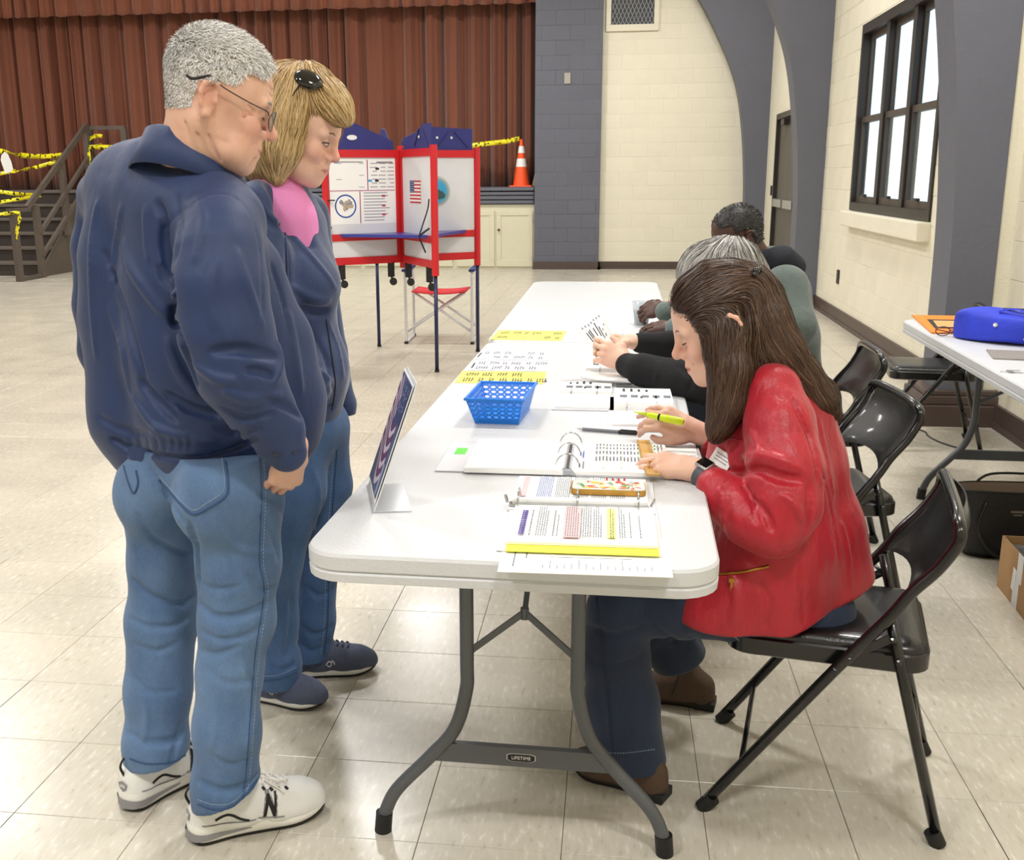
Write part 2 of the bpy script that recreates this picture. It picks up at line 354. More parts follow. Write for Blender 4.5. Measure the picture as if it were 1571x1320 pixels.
# door in the far bay
M_DOOR = mat('door_bronze', '#57534b', .5, var=.1); M_STEEL = mat('brushed_steel', '#b9bbbd', .35, metal=.9)
door = bpy.data.objects.new('door_1', None); link(door); struct(door)
b = MB(); fr(DY0, DY0+.07, 0, DZ, XW-.03, XW+.1); fr(DY1-.07, DY1, 0, DZ, XW-.03, XW+.1); fr(DY0+.07, DY1-.07, DZ-.07, DZ, XW-.03, XW+.1); b.obj('door_frame', M_FRAME, door)
ym = (DY0+DY1)/2
for y0, y1 in ((DY0+.07, ym-.004), (ym+.004, DY1-.07)):
    b = MB(); fr(y0, y1, .01, DZ-.07, XW+.02, XW+.065); lf = b.obj('door_leaf', M_DOOR, door)
    b = MB(); fr(y0+.06, y1-.06, .95, 1.05, XW-.04, XW+.02); b.obj('panic_bar', M_STEEL, lf)
    b = MB(); fr(y0+.1, y0+.38, DZ-.16, DZ-.09, XW-.05, XW+.02); b.obj('door_closer', M_FRAME, lf)
b = MB(); b.box((XW+.33, ym, 1.2), (.05, 2.2, 2.6)); struct(b.obj('wall_behind_door', M_FRAME))
# vent grille on the back wall
g = thing('vent_grille', 'white framed wall vent with dark diamond mesh above the cream back wall', 'vent', (.18, YB-.01, 3.36))
b = MB((.18, YB-.01, 3.36)); x0, x1, z0, z1 = -.19, .555, 3.36, 4.1
for a in ((x0, x1, z0, z0+.09), (x0, x1, z1-.09, z1), (x0, x0+.07, z0+.09, z1-.09), (x1-.07, x1, z0+.09, z1-.09)): b.box(((a[0]+a[1])/2, YB-.025, (a[2]+a[3])/2), (a[1]-a[0], .03, a[3]-a[2]), bev=.004)
b.obj('frame', M_CREAM, g)
b = MB((.18, YB-.01, 3.36)); b.box((.18, YB-.009, 3.73), (.62, .004, .58)); b.obj('backing', mat('vent_dark', '#4b4d52', .8), g)
b = MB((.18, YB-.01, 3.36)); n = 17
for i in range(-n, n):
    for sgn in (1, -1):
        xs = .18+i*.055; pts = []
        za, zb = z0+.09, z1-.09; L_ = zb-za; xa, xb = xs, xs+sgn*L_*.45
        t0, t1 = 0., 1.
        lo, hi = x0+.07, x1-.07
        if xb != xa:
            ta, tb = sorted(((lo-xa)/(xb-xa), (hi-xa)/(xb-xa))); t0, t1 = max(0, ta), min(1, tb)
        if t1-t0 > .03: b.tube([(xa+(xb-xa)*t0, YB-.018, za+L_*t0), (xa+(xb-xa)*t1, YB-.018, za+L_*t1)], .0055, 4)
b.obj('mesh_wire', mat('vent_wire', '#9a9c9f', .5), g)
def plate(name, label, c, d, material, cat):
    b = MB(c); b.box(c, d, bev=.002); o = b.obj(name, material); o.location = c; return tag(o, label, cat)
plate('wall_switch', 'small pale switch plate high on the grey pilaster', (-.725, YB-.113, 2.73), (.09, .012, .15), mat('switch_plastic', '#a9a49a', .4), 'switch plate')
plate('wall_outlet', 'narrow dark outlet plate low on the cream wall under the window', (XW-.012, 10.53, .42), (.012, .08, .13), M_FRAME, 'outlet')
plate('wall_thermostat', 'slim dark plate on the cream wall just left of the exit door', (XW-.012, 15.35, 1.15), (.012, .07, .13), M_FRAME, 'wall plate')
plate('exit_placard', 'small pale notice on the wall above the exit door', (XW-.012, 13.1, 2.66), (.012, .34, .3), mat('placard', '#cfc6b4', .6), 'notice')
# stage front, deck, cabinets
b = MB(); b.box((-7.7, YB+1.6, 1.165), (13.0, 3.2, .07)); struct(b.obj('floor_stage', mat('stage_deck', '#2c2420', .6, var=.2)))
nose = MB()
for k in range(4): nose.box((-7.7, YB-.02+.012*(k % 2), 1.175-.062*k), (13.0, .06, .046), bev=.01)
nose.box((-7.7, YB+.03, 1.08), (13.0, .06, .26)); struct(nose.obj('trim_stage_nosing', M_GREY))
b = MB(); b.box((-7.7, YB+.06, .48), (13.0, .1, .96)); wall_stage = struct(b.obj('wall_stage_front', M_CABINET))
def cab_door(x0, x1, z0, z1, knob):
    y = YB+.005; b = MB(); w = x1-x0
    b.box(((x0+x1)/2, y, (z0+z1)/2), (w, .014, z1-z0), bev=.002)
    for a in ((x0, x1, z1-.07, z1), (x0, x1, z0, z0+.1), (x0, x0+.07, z0+.1, z1-.07), (x1-.07, x1, z0+.1, z1-.07)): b.box(((a[0]+a[1])/2, y-.012, (a[2]+a[3])/2), (a[1]-a[0]-.001, .014, a[3]-a[2]-.001), bev=.003)
    d = b.obj('cabinet_door', M_CABINET, wall_stage)
    if knob:
        b = MB(); b.lathe([(.008, 0), (.008, .02), (.018, .024), (.02, .034), (.01, .04)], 12, (x0+.04, y-.02, .58), [[1, 0, 0], [0, 0, -1], [0, 1, 0]]); b.obj('knob', mat('knob_bronze', '#5e4038', .4, metal=.5), d)
        for z in (z0+.12, z1-.12): b = MB(); b.box((x1-.006, y-.022, z), (.022, .006, .07)); b.obj('hinge', M_STEEL, d)
cab_door(-1.77, -1.22, .03, .86, True); cab_door(-2.38, -1.80, .03, .86, False)
for k in range(6): cab_door(-3.1-k*.72, -2.44-k*.72, .03, .86, k % 2 == 0)
# curtains
def curtain(name, label, x0, x1, z0, z1, y, amp, period, seed, col, nx=900, hang=.0):
    r = np.random.default_rng(seed); xs = np.linspace(x0, x1, nx); ph = np.cumsum((xs[1]-xs[0])/period*(1+.45*np.sin(xs*3.1+seed)*np.sin(xs*1.27))+r.normal(0, .0004, nx))*2*math.pi
    zs = np.linspace(z0, z1, 9); vs = []; 
    for iz, z in enumerate(zs):
        t = (z-z0)/(z1-z0); a = amp*(1-.25*t)
        yy = y+a*np.sin(ph+.25*math.sin(2.2*t))+.35*a*np.sin(2.3*ph+1+.6*t)+.15*a*np.sin(5.1*ph)
        xx = xs+.3*a*np.cos(ph); zz = np.full(nx, z)+(hang*np.sin(ph*1.0) if iz == 0 else 0)
        vs.append(np.stack([xx, yy, zz], 1))
    V = np.concatenate(vs); fs = [(r_*nx+i, r_*nx+i+1, (r_+1)*nx+i+1, (r_+1)*nx+i) for r_ in range(len(zs)-1) for i in range(nx-1)]
    o = mesh_obj(name, V, fs, col, None, True); m = o.modifiers.new('cloth', 'SOLIDIFY'); m.thickness = .006; return tag(o, label, 'curtain')
M_CURT = mat('rust_velour', '#7d4630', .85, var=.22, vscale=5, stretch=(1, 1, .12), sheen=.3)
curtain('stage_curtain', 'rust brown pleated stage curtain hanging behind the stage edge', -13.2, -1.17, 1.205, CEIL-.05, YB+.55, .085, .33, 3, M_CURT, 1600)
curtain('stage_valance', 'short gathered rust brown valance along the top of the stage opening', -13.2, -1.19, 3.80, CEIL-.03, YB+.16, .05, .26, 5, mat('rust_velour_valance', '#8a4f38', .85, var=.2, vscale=5, stretch=(1, 1, .2), sheen=.3), 1500, .015)
# ------------------------------------------------------------------ furniture
M_PLASTIC = mat('white_granite_plastic', '#ced0d3', .42, var=.03, vscale=3, bump=.12, bscale=160)
M_LEG = mat('grey_powder_coat', '#5d6064', .38, metal=.3)
M_RUB = mat('black_rubber', '#141414', .55)
M_BLK = mat('black_enamel', '#0b0b0d', .25, coat=.3)
M_VINYL = mat('black_vinyl', '#0c0c0f', .30, bump=.12, bscale=220, coat=.25)
M_WHITEPRINT = mat('white_print', '#e8e8e8', .5)
def folding_table(label, loc, rz, W_=.76, L_=2.44, logo=True):
    t = thing('folding_table', label, 'table', loc, rz, 'folding tables')
    # local: x across, y along, origin on the floor under the centre
    b = MB(); n = 6; R0 = .075
    prof = [(0., .738), (-.003, .740), (0, .738)]
    rings = [(-.012, .742), (-.004, .7405), (0, .735), (.0, .712), (-.004, .708), (0, .704), (-.001, .69), (-.01, .686), (-.03, .688), (-.035, .70)]
    vs, fs = [], []; base = None
    for d, z in rings:
        pl = rrect(W_+2*d, L_+2*d, max(R0+d, .02), n); base = len(pl); vs += [(x, y, z) for x, y in pl]
    for r in range(len(rings)-1):
        for i in range(base): fs.append((r*base+i, r*base+(i+1) % base, (r+1)*base+(i+1) % base, (r+1)*base+i))
    fs = [f[::-1] for f in fs]; fs.append(tuple(range(base))); fs.append(tuple((len(rings)-1)*base+i for i in range(base))[::-1])
    b.add(vs, fs); b.obj('tabletop', M_PLASTIC, t, angle=35)
    for s in (-1, 1):
        yl = s*(L_/2-.30); lf = None
        for sx in (-1, 1):
            p = [(.113, .70), (.113, .42), (.115, .345), (.14, .255), (.19, .19), (.265, .105), (.292, .05), (.300, .012)]
            P = catmull([(sx*x, yl, z) for x, z in p], 6); b = MB(); b.tube(P, .0145, 12); lg = b.obj('leg', M_LEG, t, smooth=True)
            b = MB(); b.tube([(sx*.296, yl, .045), (sx*.300, yl, 0.0)], .0185, 14); b.obj('foot_cap', M_RUB, lg, angle=40)
        b = MB(); z0, z1 = .182, .224
        b.prism([(-.192, z0), (.192, z0), (.160, z1), (-.160, z1)], .016, [[1, 0, 0], [0, 0, -1], [0, 1, 0]], (0, yl+.008, 0)); xb = b.obj('crossbar', M_LEG, t)
        if logo and s < 0:
            b = MB(); b.prism([(-.030, -.005), (-.030, .006), (-.02, .009), (.02, .009), (.030, .006), (.030, -.005), (.02, -.009), (-.02, -.009)], .0008, [[1, 0, 0], [0, 0, -1], [0, 1, 0]], (0, yl-.008, .203)); b.obj('badge_rim', M_WHITEPRINT, xb)
            b = MB(); b.prism([(-.0285, -.0045), (-.0285, .0055), (-.0195, .0082), (.0195, .0082), (.0285, .0055), (.0285, -.0045), (.0195, -.0082), (-.0195, -.0082)], .0006, [[1, 0, 0], [0, 0, -1], [0, 1, 0]], (0, yl-.0088, .203)); b.obj('badge', M_RUB, xb)
            text_mesh('LIFETIME', .0105, [[1, 0, 0], [0, 0, -1], [0, 1, 0]], (0, yl-.0096, .2028), 'badge_lettering', M_WHITEPRINT, xb)
        b = MB(); ring = np.array([0, yl-s*.05, .50])
        for sx in (-1, 1):
            b.box((ring+np.array([sx*.112, yl+s*.0, .43]))/2*np.array([1, 0, 1])+np.array([0, yl-s*.025, 0]), (.135, .004, .014), Matrix(frame_xy((sx*.112, s*.05, -.075)).tolist()))
            b.tube([(sx*.107, yl, .405), (sx*.107, yl, .455)], .006, 6)
        b.tube([ring+np.array([0, 0, .012]), ring-np.array([0, 0, .012])], .009, 10)
        b.tube([ring, ring+np.array([.004, -s*.12, .10]), ring+np.array([.004, -s*.30, .19])], .006, 8); b.obj('brace', M_LEG, t)
    return t
T1 = folding_table('white folding table nearest the camera, covered with binders and papers', (-.147, 2.905, 0), -.020, .722)
T2 = folding_table('far white folding table butted end to end behind the near one', (-.114, 5.362, 0), -.004, .745, logo=False)
T3 = folding_table('white folding table by the window wall holding an orange envelope and blue bag', (1.625, 3.71, 0), -.02, logo=False)

def folding_chair():
    t = thing('folding_chair', 'x', 'chair', (0, 0, 0), 0, 'black metal folding chairs')
    sid = [(.245, .012), (-.007, .372), (-.102, .5), (-.139, .559), (-.182, .612), (-.210, .66), (-.217, .68)]
    # one inverted U: up the near side, over the top, down the far side
    pts = [(x, .205, z) for x, z in sid]; top = [(-.217, .20, .697), (-.215, .175, .710), (-.215, .12, .718), (-.215, 0, .720)]
    P = pts+top; P = P+[(x, -y, z) for x, y, z in P[::-1][1:]]
    b = MB(); b.tube(catmull(P, 5), .0125, 10); fr_ = b.obj('main_frame', M_BLK, t, smooth=True)
    for s in (-1, 1):
        b = MB(); b.tube([(-.105, s*.192, .50), (-.15, s*.192, .33), (-.237, s*.192, .012)], .0115, 10); b.obj('rear_leg', M_BLK, t, smooth=True)
        b = MB(); b.box((-.074, s*.197, .43), (.10, .004, .018), Matrix(frame_xy((-.078, 0, .052)).tolist())); 
        for q in ((-.035, .404), (-.113, .456), (-.009, .375), (-.128, .41)): b.lathe([(.007, -.004), (.007, .004), (.003, .007)], 8, (q[0], s*.211, q[1]), np.array([[1, 0, 0], [0, 0, s], [0, 1, 0]]))
        b.obj('link_arm', M_BLK, t)
        for (x, y) in ((.245, .205), (-.237, .192)):
            b = MB(); dx = -.02 if x > 0 else .012
            b.tube([(x+dx*-.2, s*y, 0.0), (x+dx, s*y, .03)], .0175, 12); b.obj('foot_cap', M_RUB, t, angle=40)
    b = MB(); b.tube([(.17, -.205, .12), (.17, .205, .12)], .006, 8); b.obj('stretcher', M_BLK, t, smooth=True)
    b = MB(); b.tube([(-.20, -.192, .15), (-.20, .192, .15)], .006, 8); b.obj('stretcher', M_BLK, t, smooth=True)
    # seat pan and padded vinyl cushion
    def slab_ring(rings, w, l, cx, r):
        vs, fs = [], []
        for d, z in rings:
            pl = rrect(l+2*d, w+2*d, max(r+d, .01), 5, cx); base = len(pl); vs += [(x, y, z) for x, y in pl]
        for q in range(len(rings)-1):
            for i in range(base): fs.append((q*base+i, q*base+(i+1) % base, (q+1)*base+(i+1) % base, (q+1)*base+i))
        fs = [f[::-1] for f in fs]; fs.append(tuple(range(base))); fs.append(tuple((len(rings)-1)*base+i for i in range(base))[::-1]); return vs, fs
    b = MB(); b.add(*slab_ring([(-.004, .412), (0, .408), (0, .374), (-.006, .37)], .36, .41, .012, .05)); b.obj('seat_pan', M_BLK, t, angle=40)
    b = MB(); b.add(*slab_ring([(-.08, .436), (-.045, .435), (-.022, .431), (-.010, .423), (-.006, .414), (-.006, .409)], .36, .41, .012, .05)); b.obj('seat_cushion', M_VINYL, t, angle=60)
    # backrest: curved padded panel between the uprights
    def back(zt, x0, ny=13, nz=7, th=.018, bulge=.0):
        vs = []; fs = []
        for side in (0, 1):
            for i in range(nz):
                w = i/(nz-1); z = .508+(zt-.508)*w
                for j in range(ny):
                    u = -1+2*j/(ny-1); half = .202 if w < .7 else .202-.035*((w-.7)/.3)**2
                    zz = z+.028*(1-w)*(u*u*-1.0+1)*1.0 if False else z+(1-w)*.03*(1-abs(u)**2)-.008*w*abs(u)**6
                    xb = np.interp(zz, [.5, .559, .612, .66, .68, .72], [-.102, -.139, -.182, -.210, -.217, -.215])
                    xx = xb-.028*(1-u*u)*(1 if True else 0)
                    edge = min(1, (1-abs(u))*6, w*6+.2, (1-w)*6+.2)
                    vs.append((xx+(th*.5*edge if side == 0 else -th*.5*edge), u*half, zz))
        def id(s, i, j): return s*nz*ny+i*ny+j
        for i in range(nz-1):
            for j in range(ny-1):
                fs.append((id(0, i, j), id(0, i, j+1), id(0, i+1, j+1), id(0, i+1, j))); fs.append((id(1, i, j), id(1, i+1, j), id(1, i+1, j+1), id(1, i, j+1)))
        for i in range(nz-1):
            fs.append((id(0, i, 0), id(0, i+1, 0), id(1, i+1, 0), id(1, i, 0))); fs.append((id(0, i, ny-1), id(1, i, ny-1), id(1, i+1, ny-1), id(0, i+1, ny-1)))
        for j in range(ny-1):
            fs.append((id(0, 0, j), id(1, 0, j), id(1, 0, j+1), id(0, 0, j+1))); fs.append((id(0, nz-1, j), id(0, nz-1, j+1), id(1, nz-1, j+1), id(1, nz-1, j)))
        return vs, fs
    b = MB(); b.add(*back(.718, 0)); b.obj('backrest', M_VINYL, t, angle=70)
    return t
CH = folding_chair(); CH.location = (.507, 2.313, 0); CH.rotation_euler = (0, 0, math.radians(169))
CH['label'] = 'black folding chair the woman in the red jacket sits on'
copy_thing(CH, (.655, 3.34, 0), math.radians(187), 'black folding chair of the grey-haired woman, next behind the red jacket')
copy_thing(CH, (.775, 4.22, 0), math.radians(180), 'black folding chair furthest along the row, behind the hooded man')
copy_thing(CH, (1.62, 5.62, 0), math.radians(173), 'empty black folding chair at the end of the window-side table')

# ------------------------------------------------------------------ voting booth
M_RED = mat('red_plastic', '#cf2129', .35, var=.08, vscale=4); M_PANEL = mat('translucent_white_panel', '#dfe0e4', .4, var=.03)
M_NAVY = mat('navy_nylon', '#2c2f78', .55, var=.15, vscale=8); M_NAVYTUBE = mat('navy_tube', '#23284f', .35, metal=.2); M_PAPER = mat('white_paper', '#f3f3f1', .7)
M_STRAP = mat('black_webbing', '#17181b', .7); M_SHELF = mat('blue_shelf', '#3b3f92', .3)
BC = np.array([-1.59, 8.05, 0]); booth = thing('voting_booth', 'red framed four sided voting booth with white panels and blue hoods', 'voting booth', tuple(BC))
EXY = {'M': (-1.246, 7.484), 'B': (-1.917, 8.61), 'R': (-1.065, 8.41), 'L': (-2.075, 7.69)}
ZT, ZB, ZS = 1.565, .74, .945
def seg_box(b, p, q, z0, z1, th, off=0., m=0):
    p = np.array([p[0], p[1], 0]); q = np.array([q[0], q[1], 0]); d = q-p; l = np.linalg.norm(d); a = math.atan2(d[1], d[0]); n = np.array([-d[1], d[0], 0])/l
    c = (p+q)/2+n*off; b.box((c[0], c[1], (z0+z1)/2), (l, th, z1-z0), rotz(a), m=m)
wing = {}
for k, (ex, ey) in EXY.items():
    e = np.array([ex, ey]); c = BC[:2]; d = (e-c)/np.linalg.norm(e-c); ln = np.linalg.norm(e-c)
    p0, p1 = c+d*.03, e-d*.028
    b = MB(BC)
    for z0, z1 in ((ZT-.055, ZT), (ZB, ZB+.055), (ZS-.03, ZS+.02)): seg_box(b, p0, p1, z0, z1, .03)
    seg_box(b, c+d*.02, c+d*.05, ZB, ZT, .034); w = b.obj('wing_frame', M_RED, booth); wing[k] = w
    b = MB(BC); seg_box(b, c+d*.045, p1, ZS+.02, ZT-.055, .01); b.obj('panel', M_PANEL, w)
    b = MB(BC); seg_box(b, c+d*.045, p1, ZB+.055, ZS-.03, .01); b.obj('panel', M_PANEL, w)
    b = MB(BC); b.tube([(ex, ey, .69), (ex, ey, ZT+.02)], .026, 14); po = b.obj('post', M_RED, booth, angle=40)
    b = MB(BC); b.tube([(ex, ey, 0.012), (ex, ey, .70)], .014, 12); lg = b.obj('leg', M_NAVYTUBE, po, smooth=True)
    b = MB(BC); b.tube([(ex, ey, 0.0), (ex, ey, .02)], .017, 12); b.obj('foot_cap', M_RUB, po, angle=40)
    # hood: sloped fabric over the wing
    nrm = np.array([-d[1], d[0]]); Mx = np.array([[d[0], 0, nrm[0]], [d[1], 0, nrm[1]], [0, 1, 0]])
    hp = {'L': [(.06, 0), (.06, .06), (.36, .185), (.44, .15), (.50, 0)], 'M': [(.02, 0), (.14, .045), (.46, .165), (.62, .165), (.62, 0)], 'R': [(.0, 0), (.02, .08), (.22, .17), (.60, .155), (.60, 0)], 'B': [(.2, 0), (.2, .03), (.34, .16), (.42, .17), (.60, .04), (.60, 0)]}[k]
    b = MB(BC); b.prism(hp, .006, Mx, (c[0], c[1], ZT)); hd = b.obj('hood', M_NAVY, booth)
    if k in 'MR':
        b = MB(BC)
        for q in ((.30, .09), (.42, .09)) if k == 'R' else ((.40, .08),):
            pp = c+d*q[0]; cc = pp-nrm*.004; b.lathe([(.010, 0), (.008, .006)], 10, (cc[0], cc[1], ZT+q[1]), np.array([[d[0], 0, -nrm[0]], [d[1], 0, -nrm[1]], [0, 1, 0]]))
        b.obj('snap_button', M_WHITEPRINT, hd)
        b = MB(BC)
        for q0, q1 in (((.30, .02), (.40, .14)), ((.56, .02), (.44, .14))):
            a0, a1 = c+d*q0[0]-nrm*.004, c+d*q1[0]-nrm*.004; b.tube([(a0[0], a0[1], ZT+q0[1]), (a1[0], a1[1], ZT+q1[1])], .0035, 6)
        b.obj('brace_tape', mat('dark_navy_tape', '#23265f', .6), hd)
b = MB(BC); b.tube([(BC[0], BC[1], .70), (BC[0], BC[1], ZT+.03)], .024, 14); b.obj('centre_post', M_RED, booth, angle=40)
def shelf(e0, e1):
    c = BC[:2]; a, q = np.array(EXY[e0]), np.array(EXY[e1]); b = MB(BC); m = (a+q)/2; poly = [c+(a-c)*.06, c+(a-c)*.86, (c+(a-c)*.80)*.45+(c+(q-c)*.80)*.55+(m-c)*.02, c+(q-c)*.86, c+(q-c)*.06]
    b.prism([tuple(p) for p in poly], .022, None, (0, 0, ZS)); b.obj('shelf', M_SHELF, booth)
shelf('L', 'M'); shelf('M', 'R'); shelf('B', 'L'); shelf('R', 'B')
# posters: flat print on the wing faces
def wing_pt(k, u, z, off):
    c = BC[:2]; e = np.array(EXY[k]); d = (e-c)/np.linalg.norm(e-c); n = np.array([-d[1], d[0]])
    if n@(EYE[:2]-c) < 0: n = -n
    p = c+d*u+n*off; return np.array([p[0], p[1], z])
def wing_quad(b, k, u0, u1, z0, z1, off, m=0): b.quad(wing_pt(k, u1, z0, off), wing_pt(k, u0, z0, off), wing_pt(k, u0, z1, off), wing_pt(k, u1, z1, off), m)
M_INK = mat('grey_ink', '#8b8c94', .7); M_PINK = mat('plum_ink', '#a8527a', .7); M_BLUEINK = mat('blue_ink', '#3455a4', .7); M_BLACKINK = mat('black_ink', '#1d1d22', .7); M_REDINK = mat('red_ink', '#c22b3a', .7); M_TAN = mat('tan_ink', '#b9a68f', .7); M_CYAN = mat('cyan_ink', '#3aa7d8', .6); M_TEAL = mat('teal_ink', '#3d5a56', .6)
b = MB(BC); wing_quad(b, 'L', .05, .575, 1.035, 1.50, .0062); po = b.obj('poster', M_PAPER, booth)
b = MB(BC); r2 = np.random.default_rng(4)
def line(k, u0, u1, z, h, m): wing_quad(b, k, u0, u1, z-h/2, z+h/2, .0066, m)
line('L', .055, .575, 1.275, .006, 1); 
for u, z0, z1 in ((.27, 1.28, 1.495), (.335, 1.04, 1.27)): wing_quad(b, 'L', u, u+.008, z0, z1, .0066, 1)
for z in np.arange(1.30, 1.49, .028):
    for q in range(3): u = .06+.068*q; line('L', u, u+r2.uniform(.03, .06), z, .006, 0)
    for q in range(3): u = .30+.088*q; line('L', u, u+r2.uniform(.02, .06), z, .004, 0) if r2.random() < .35 else None
line('L', .07, .20, 1.475, .013, 0); line('L', .31, .54, 1.478, .008, 0)
for z in np.arange(1.06, 1.26, .022): line('L', .10+r2.uniform(0, .05), .31, z, .006, 0)
for z in (1.235, 1.165, 1.10): line('L', .135, .165, z, .014, 4)
for u, z, m in ((.18, 1.43, 3), (.185, 1.345, 3), (.24, 1.345, 5), (.5, 1.475, 5)): line('L', u, u+.03, z, .016, m)
def disc(k, u, z, r, m, r0=0., n=28, off=.0068):
    vs, fs = [], []
    for i in range(n):
        a = 2*math.pi*i/n; vs.append(wing_pt(k, u+r*math.cos(a), z+r*math.sin(a), off)); vs.append(wing_pt(k, u+r0*math.cos(a), z+r0*math.sin(a), off))
    fs = [(2*i, 2*((i+1) % n), 2*((i+1) % n)+1, 2*i+1) for i in range(n)]; b.add(vs, fs, m)
disc('L', .455, 1.165, .085, 2, .074)
for i in range(26):
    a, rr = r2.uniform(0, 6.28), r2.uniform(0, .05); disc('L', .455+rr*math.cos(a), 1.165+rr*math.sin(a), r2.uniform(.006, .016), 6 if i % 3 else 0, off=.0069+i*1e-5)
b.obj('poster_print', [M_INK, M_PINK, M_BLUEINK, M_BLACKINK, M_REDINK, M_CYAN, M_TAN], po)
b = MB(BC); fu0, fu1, fz0, fz1 = .20, .42, 1.185, 1.345
wing_quad(b, 'M', fu0, fu1, fz0, fz1, .0062, 0); h = (fz1-fz0)/13
for i in range(0, 13, 2): wing_quad(b, 'M', fu0, fu1, fz1-h*(i+1), fz1-h*i, .0066, 1)
wing_quad(b, 'M', fu0, fu0+.09, fz1-h*7, fz1, .0069, 2)
for i in range(5):
    for j in range(6): disc('M', fu0+.009+j*.0145, fz1-h*.8-i*h*1.35, .0035, 0, n=5, off=.0071)
b.obj('flag_decal', [M_PAPER, M_REDINK, mat('flag_blue', '#2c3a73', .7)], booth)
b = MB(BC); disc('R', .29, 1.26, .115, 0, off=.0062); disc('R', .29, 1.26, .102, 1, off=.0066); disc('R', .29, 1.26, .085, 2, off=.007)
for i in range(14):
    a, rr = r2.uniform(-3.1, 0), r2.uniform(.0, .06); disc('R', .29+rr*math.cos(a), 1.26+rr*math.sin(a), r2.uniform(.01, .024), 3, n=9, off=.0072+i*1e-5)
b.obj('seal_decal', [mat('seal_rim', '#b9c2bd', .6), mat('seal_ring', '#8fa3a6', .6), M_CYAN, M_TEAL], booth)
b = MB(BC); lp = wing_pt('L', .45, ZT+.085, -.0)
d_ = np.array(EXY['L'])-BC[:2]; d_ /= np.linalg.norm(d_); nn = np.array([d_[1], -d_[0]]); nn = nn if nn@(EYE[:2]-BC[:2]) > 0 else -nn
vs = [lp+np.array([nn[0]*.012, nn[1]*.012, 0])+np.array([d_[0]*.04*math.cos(a)-.06*d_[0], d_[1]*.04*math.cos(a)-.06*d_[1], .018*math.sin(a)]) for a in np.linspace(0, 2*math.pi, 24, endpoint=False)]
b.add(vs, [tuple(range(24))]); b.obj('maker_oval', M_WHITEPRINT, booth)
# straps and hanging clips
def strap(pts, w, name='strap'):
    b = MB(BC); b.tube(catmull(pts, 5), w, 6, flat=.35); b.obj(name, M_STRAP, booth, smooth=True)
mp = wing_pt('M', .635, 0, .03)
strap([(mp[0], mp[1], 1.22), (mp[0]-.01, mp[1], 1.15), (mp[0]-.05, mp[1]-.01, 1.03), (mp[0]-.07, mp[1]-.01, .96), (mp[0]-.05, mp[1], .90), (mp[0]-.03, mp[1], .85)], .014)
strap([(mp[0], mp[1], 1.02), (mp[0]-.04, mp[1]-.01, .99), (mp[0]-.07, mp[1]-.01, .965)], .02)
lp = wing_pt('L', .58, 0, .03)
strap([(lp[0]+.03, lp[1], 1.21), (lp[0]-.03, lp[1], 1.20), (lp[0]-.045, lp[1], 1.12), (lp[0]-.045, lp[1], 1.0), (lp[0]-.03, lp[1], .95), (lp[0]-.055, lp[1], .89)], .013)
strap([(lp[0]-.0, lp[1], 1.02), (lp[0]-.03, lp[1]-.01, .99), (lp[0]-.05, lp[1]-.01, .97)], .02)
for k, u in (('L', .5), ('L', .1), ('M', .12), ('M', .55)):
    p = wing_pt(k, u, .74, .0); b = MB(BC); b.box((p[0], p[1], .69), (.05, .02, .11), bev=.004); cl = b.obj('clip_block', M_STRAP, booth)
    b = MB(BC); b.lathe([(.006, -.014), (.024, -.012), (.03, 0), (.024, .012), (.006, .014)], 14, (p[0]+.015, p[1], .60), [[1, 0, 0], [0, 0, -1], [0, 1, 0]]); b.tube([(p[0], p[1], .64), (p[0]+.015, p[1], .60)], .008, 6); b.obj('clip_knob', M_RUB, cl, angle=50)

# ------------------------------------------------------------------ camp chair behind the booth
M_ALU = mat('white_aluminium', '#dcdde0', .35, metal=.2); M_REDF = mat('red_canvas', '#c8242c', .8); M_NAVYF = mat('navy_canvas', '#27306b', .8)
cc = thing('camp_chair', 'white tubular camp chair with red canvas seat behind the voting booth', 'chair', (-1.45, 9.02, 0), math.radians(2))
for s in (-1, 1):
    x = s*.28; b = MB(); b.tube(catmull([(x, -.22, .60), (x, -.22, .3), (x, -.22, .03), (x, -.20, .012), (x, .0, .012), (x, .20, .012), (x, .22, .03), (x, .22, .6)], 4), .013, 8); b.tube([(x, .22, .55), (x*1.0, .30, .92)], .012, 8); b.obj('side_frame', M_ALU, cc, smooth=True)
    b = MB(); b.box((x, 0, .615), (.05, .50, .022), bev=.008); b.obj('armrest', M_NAVYF, cc)
    for y in (-.22, .22): b = MB(); b.box((x, y, .010), (.03, .045, .02), bev=.003); b.obj('foot_cap', M_RUB, cc)
for y in (-.19, .19):
    b = MB(); b.tube([(-.27, y, .10), (.22, y, .43)], .011, 8); b.tube([(.27, y+.02, .10), (-.22, y+.02, .43)], .011, 8); b.obj('cross_tube', M_ALU, cc, smooth=True)
vs = []; 
for i in range(9):
    for j in range(5): u = -1+i/4; vs.append((u*.23, -.22+.11*j, .44-.02*(1-u*u)))
b = MB(); b.add(vs, [(i*5+j, (i+1)*5+j, (i+1)*5+j+1, i*5+j+1) for i in range(8) for j in range(4)]); o = b.obj('seat', M_REDF, cc, smooth=True); o.modifiers.new('cloth', 'SOLIDIFY').thickness = .006
b = MB(); b.box((0, .27, .80), (.56, .012, .17), Matrix.Rotation(-.2, 3, 'X'), bev=.004); b.obj('back_sling', M_NAVYF, cc)

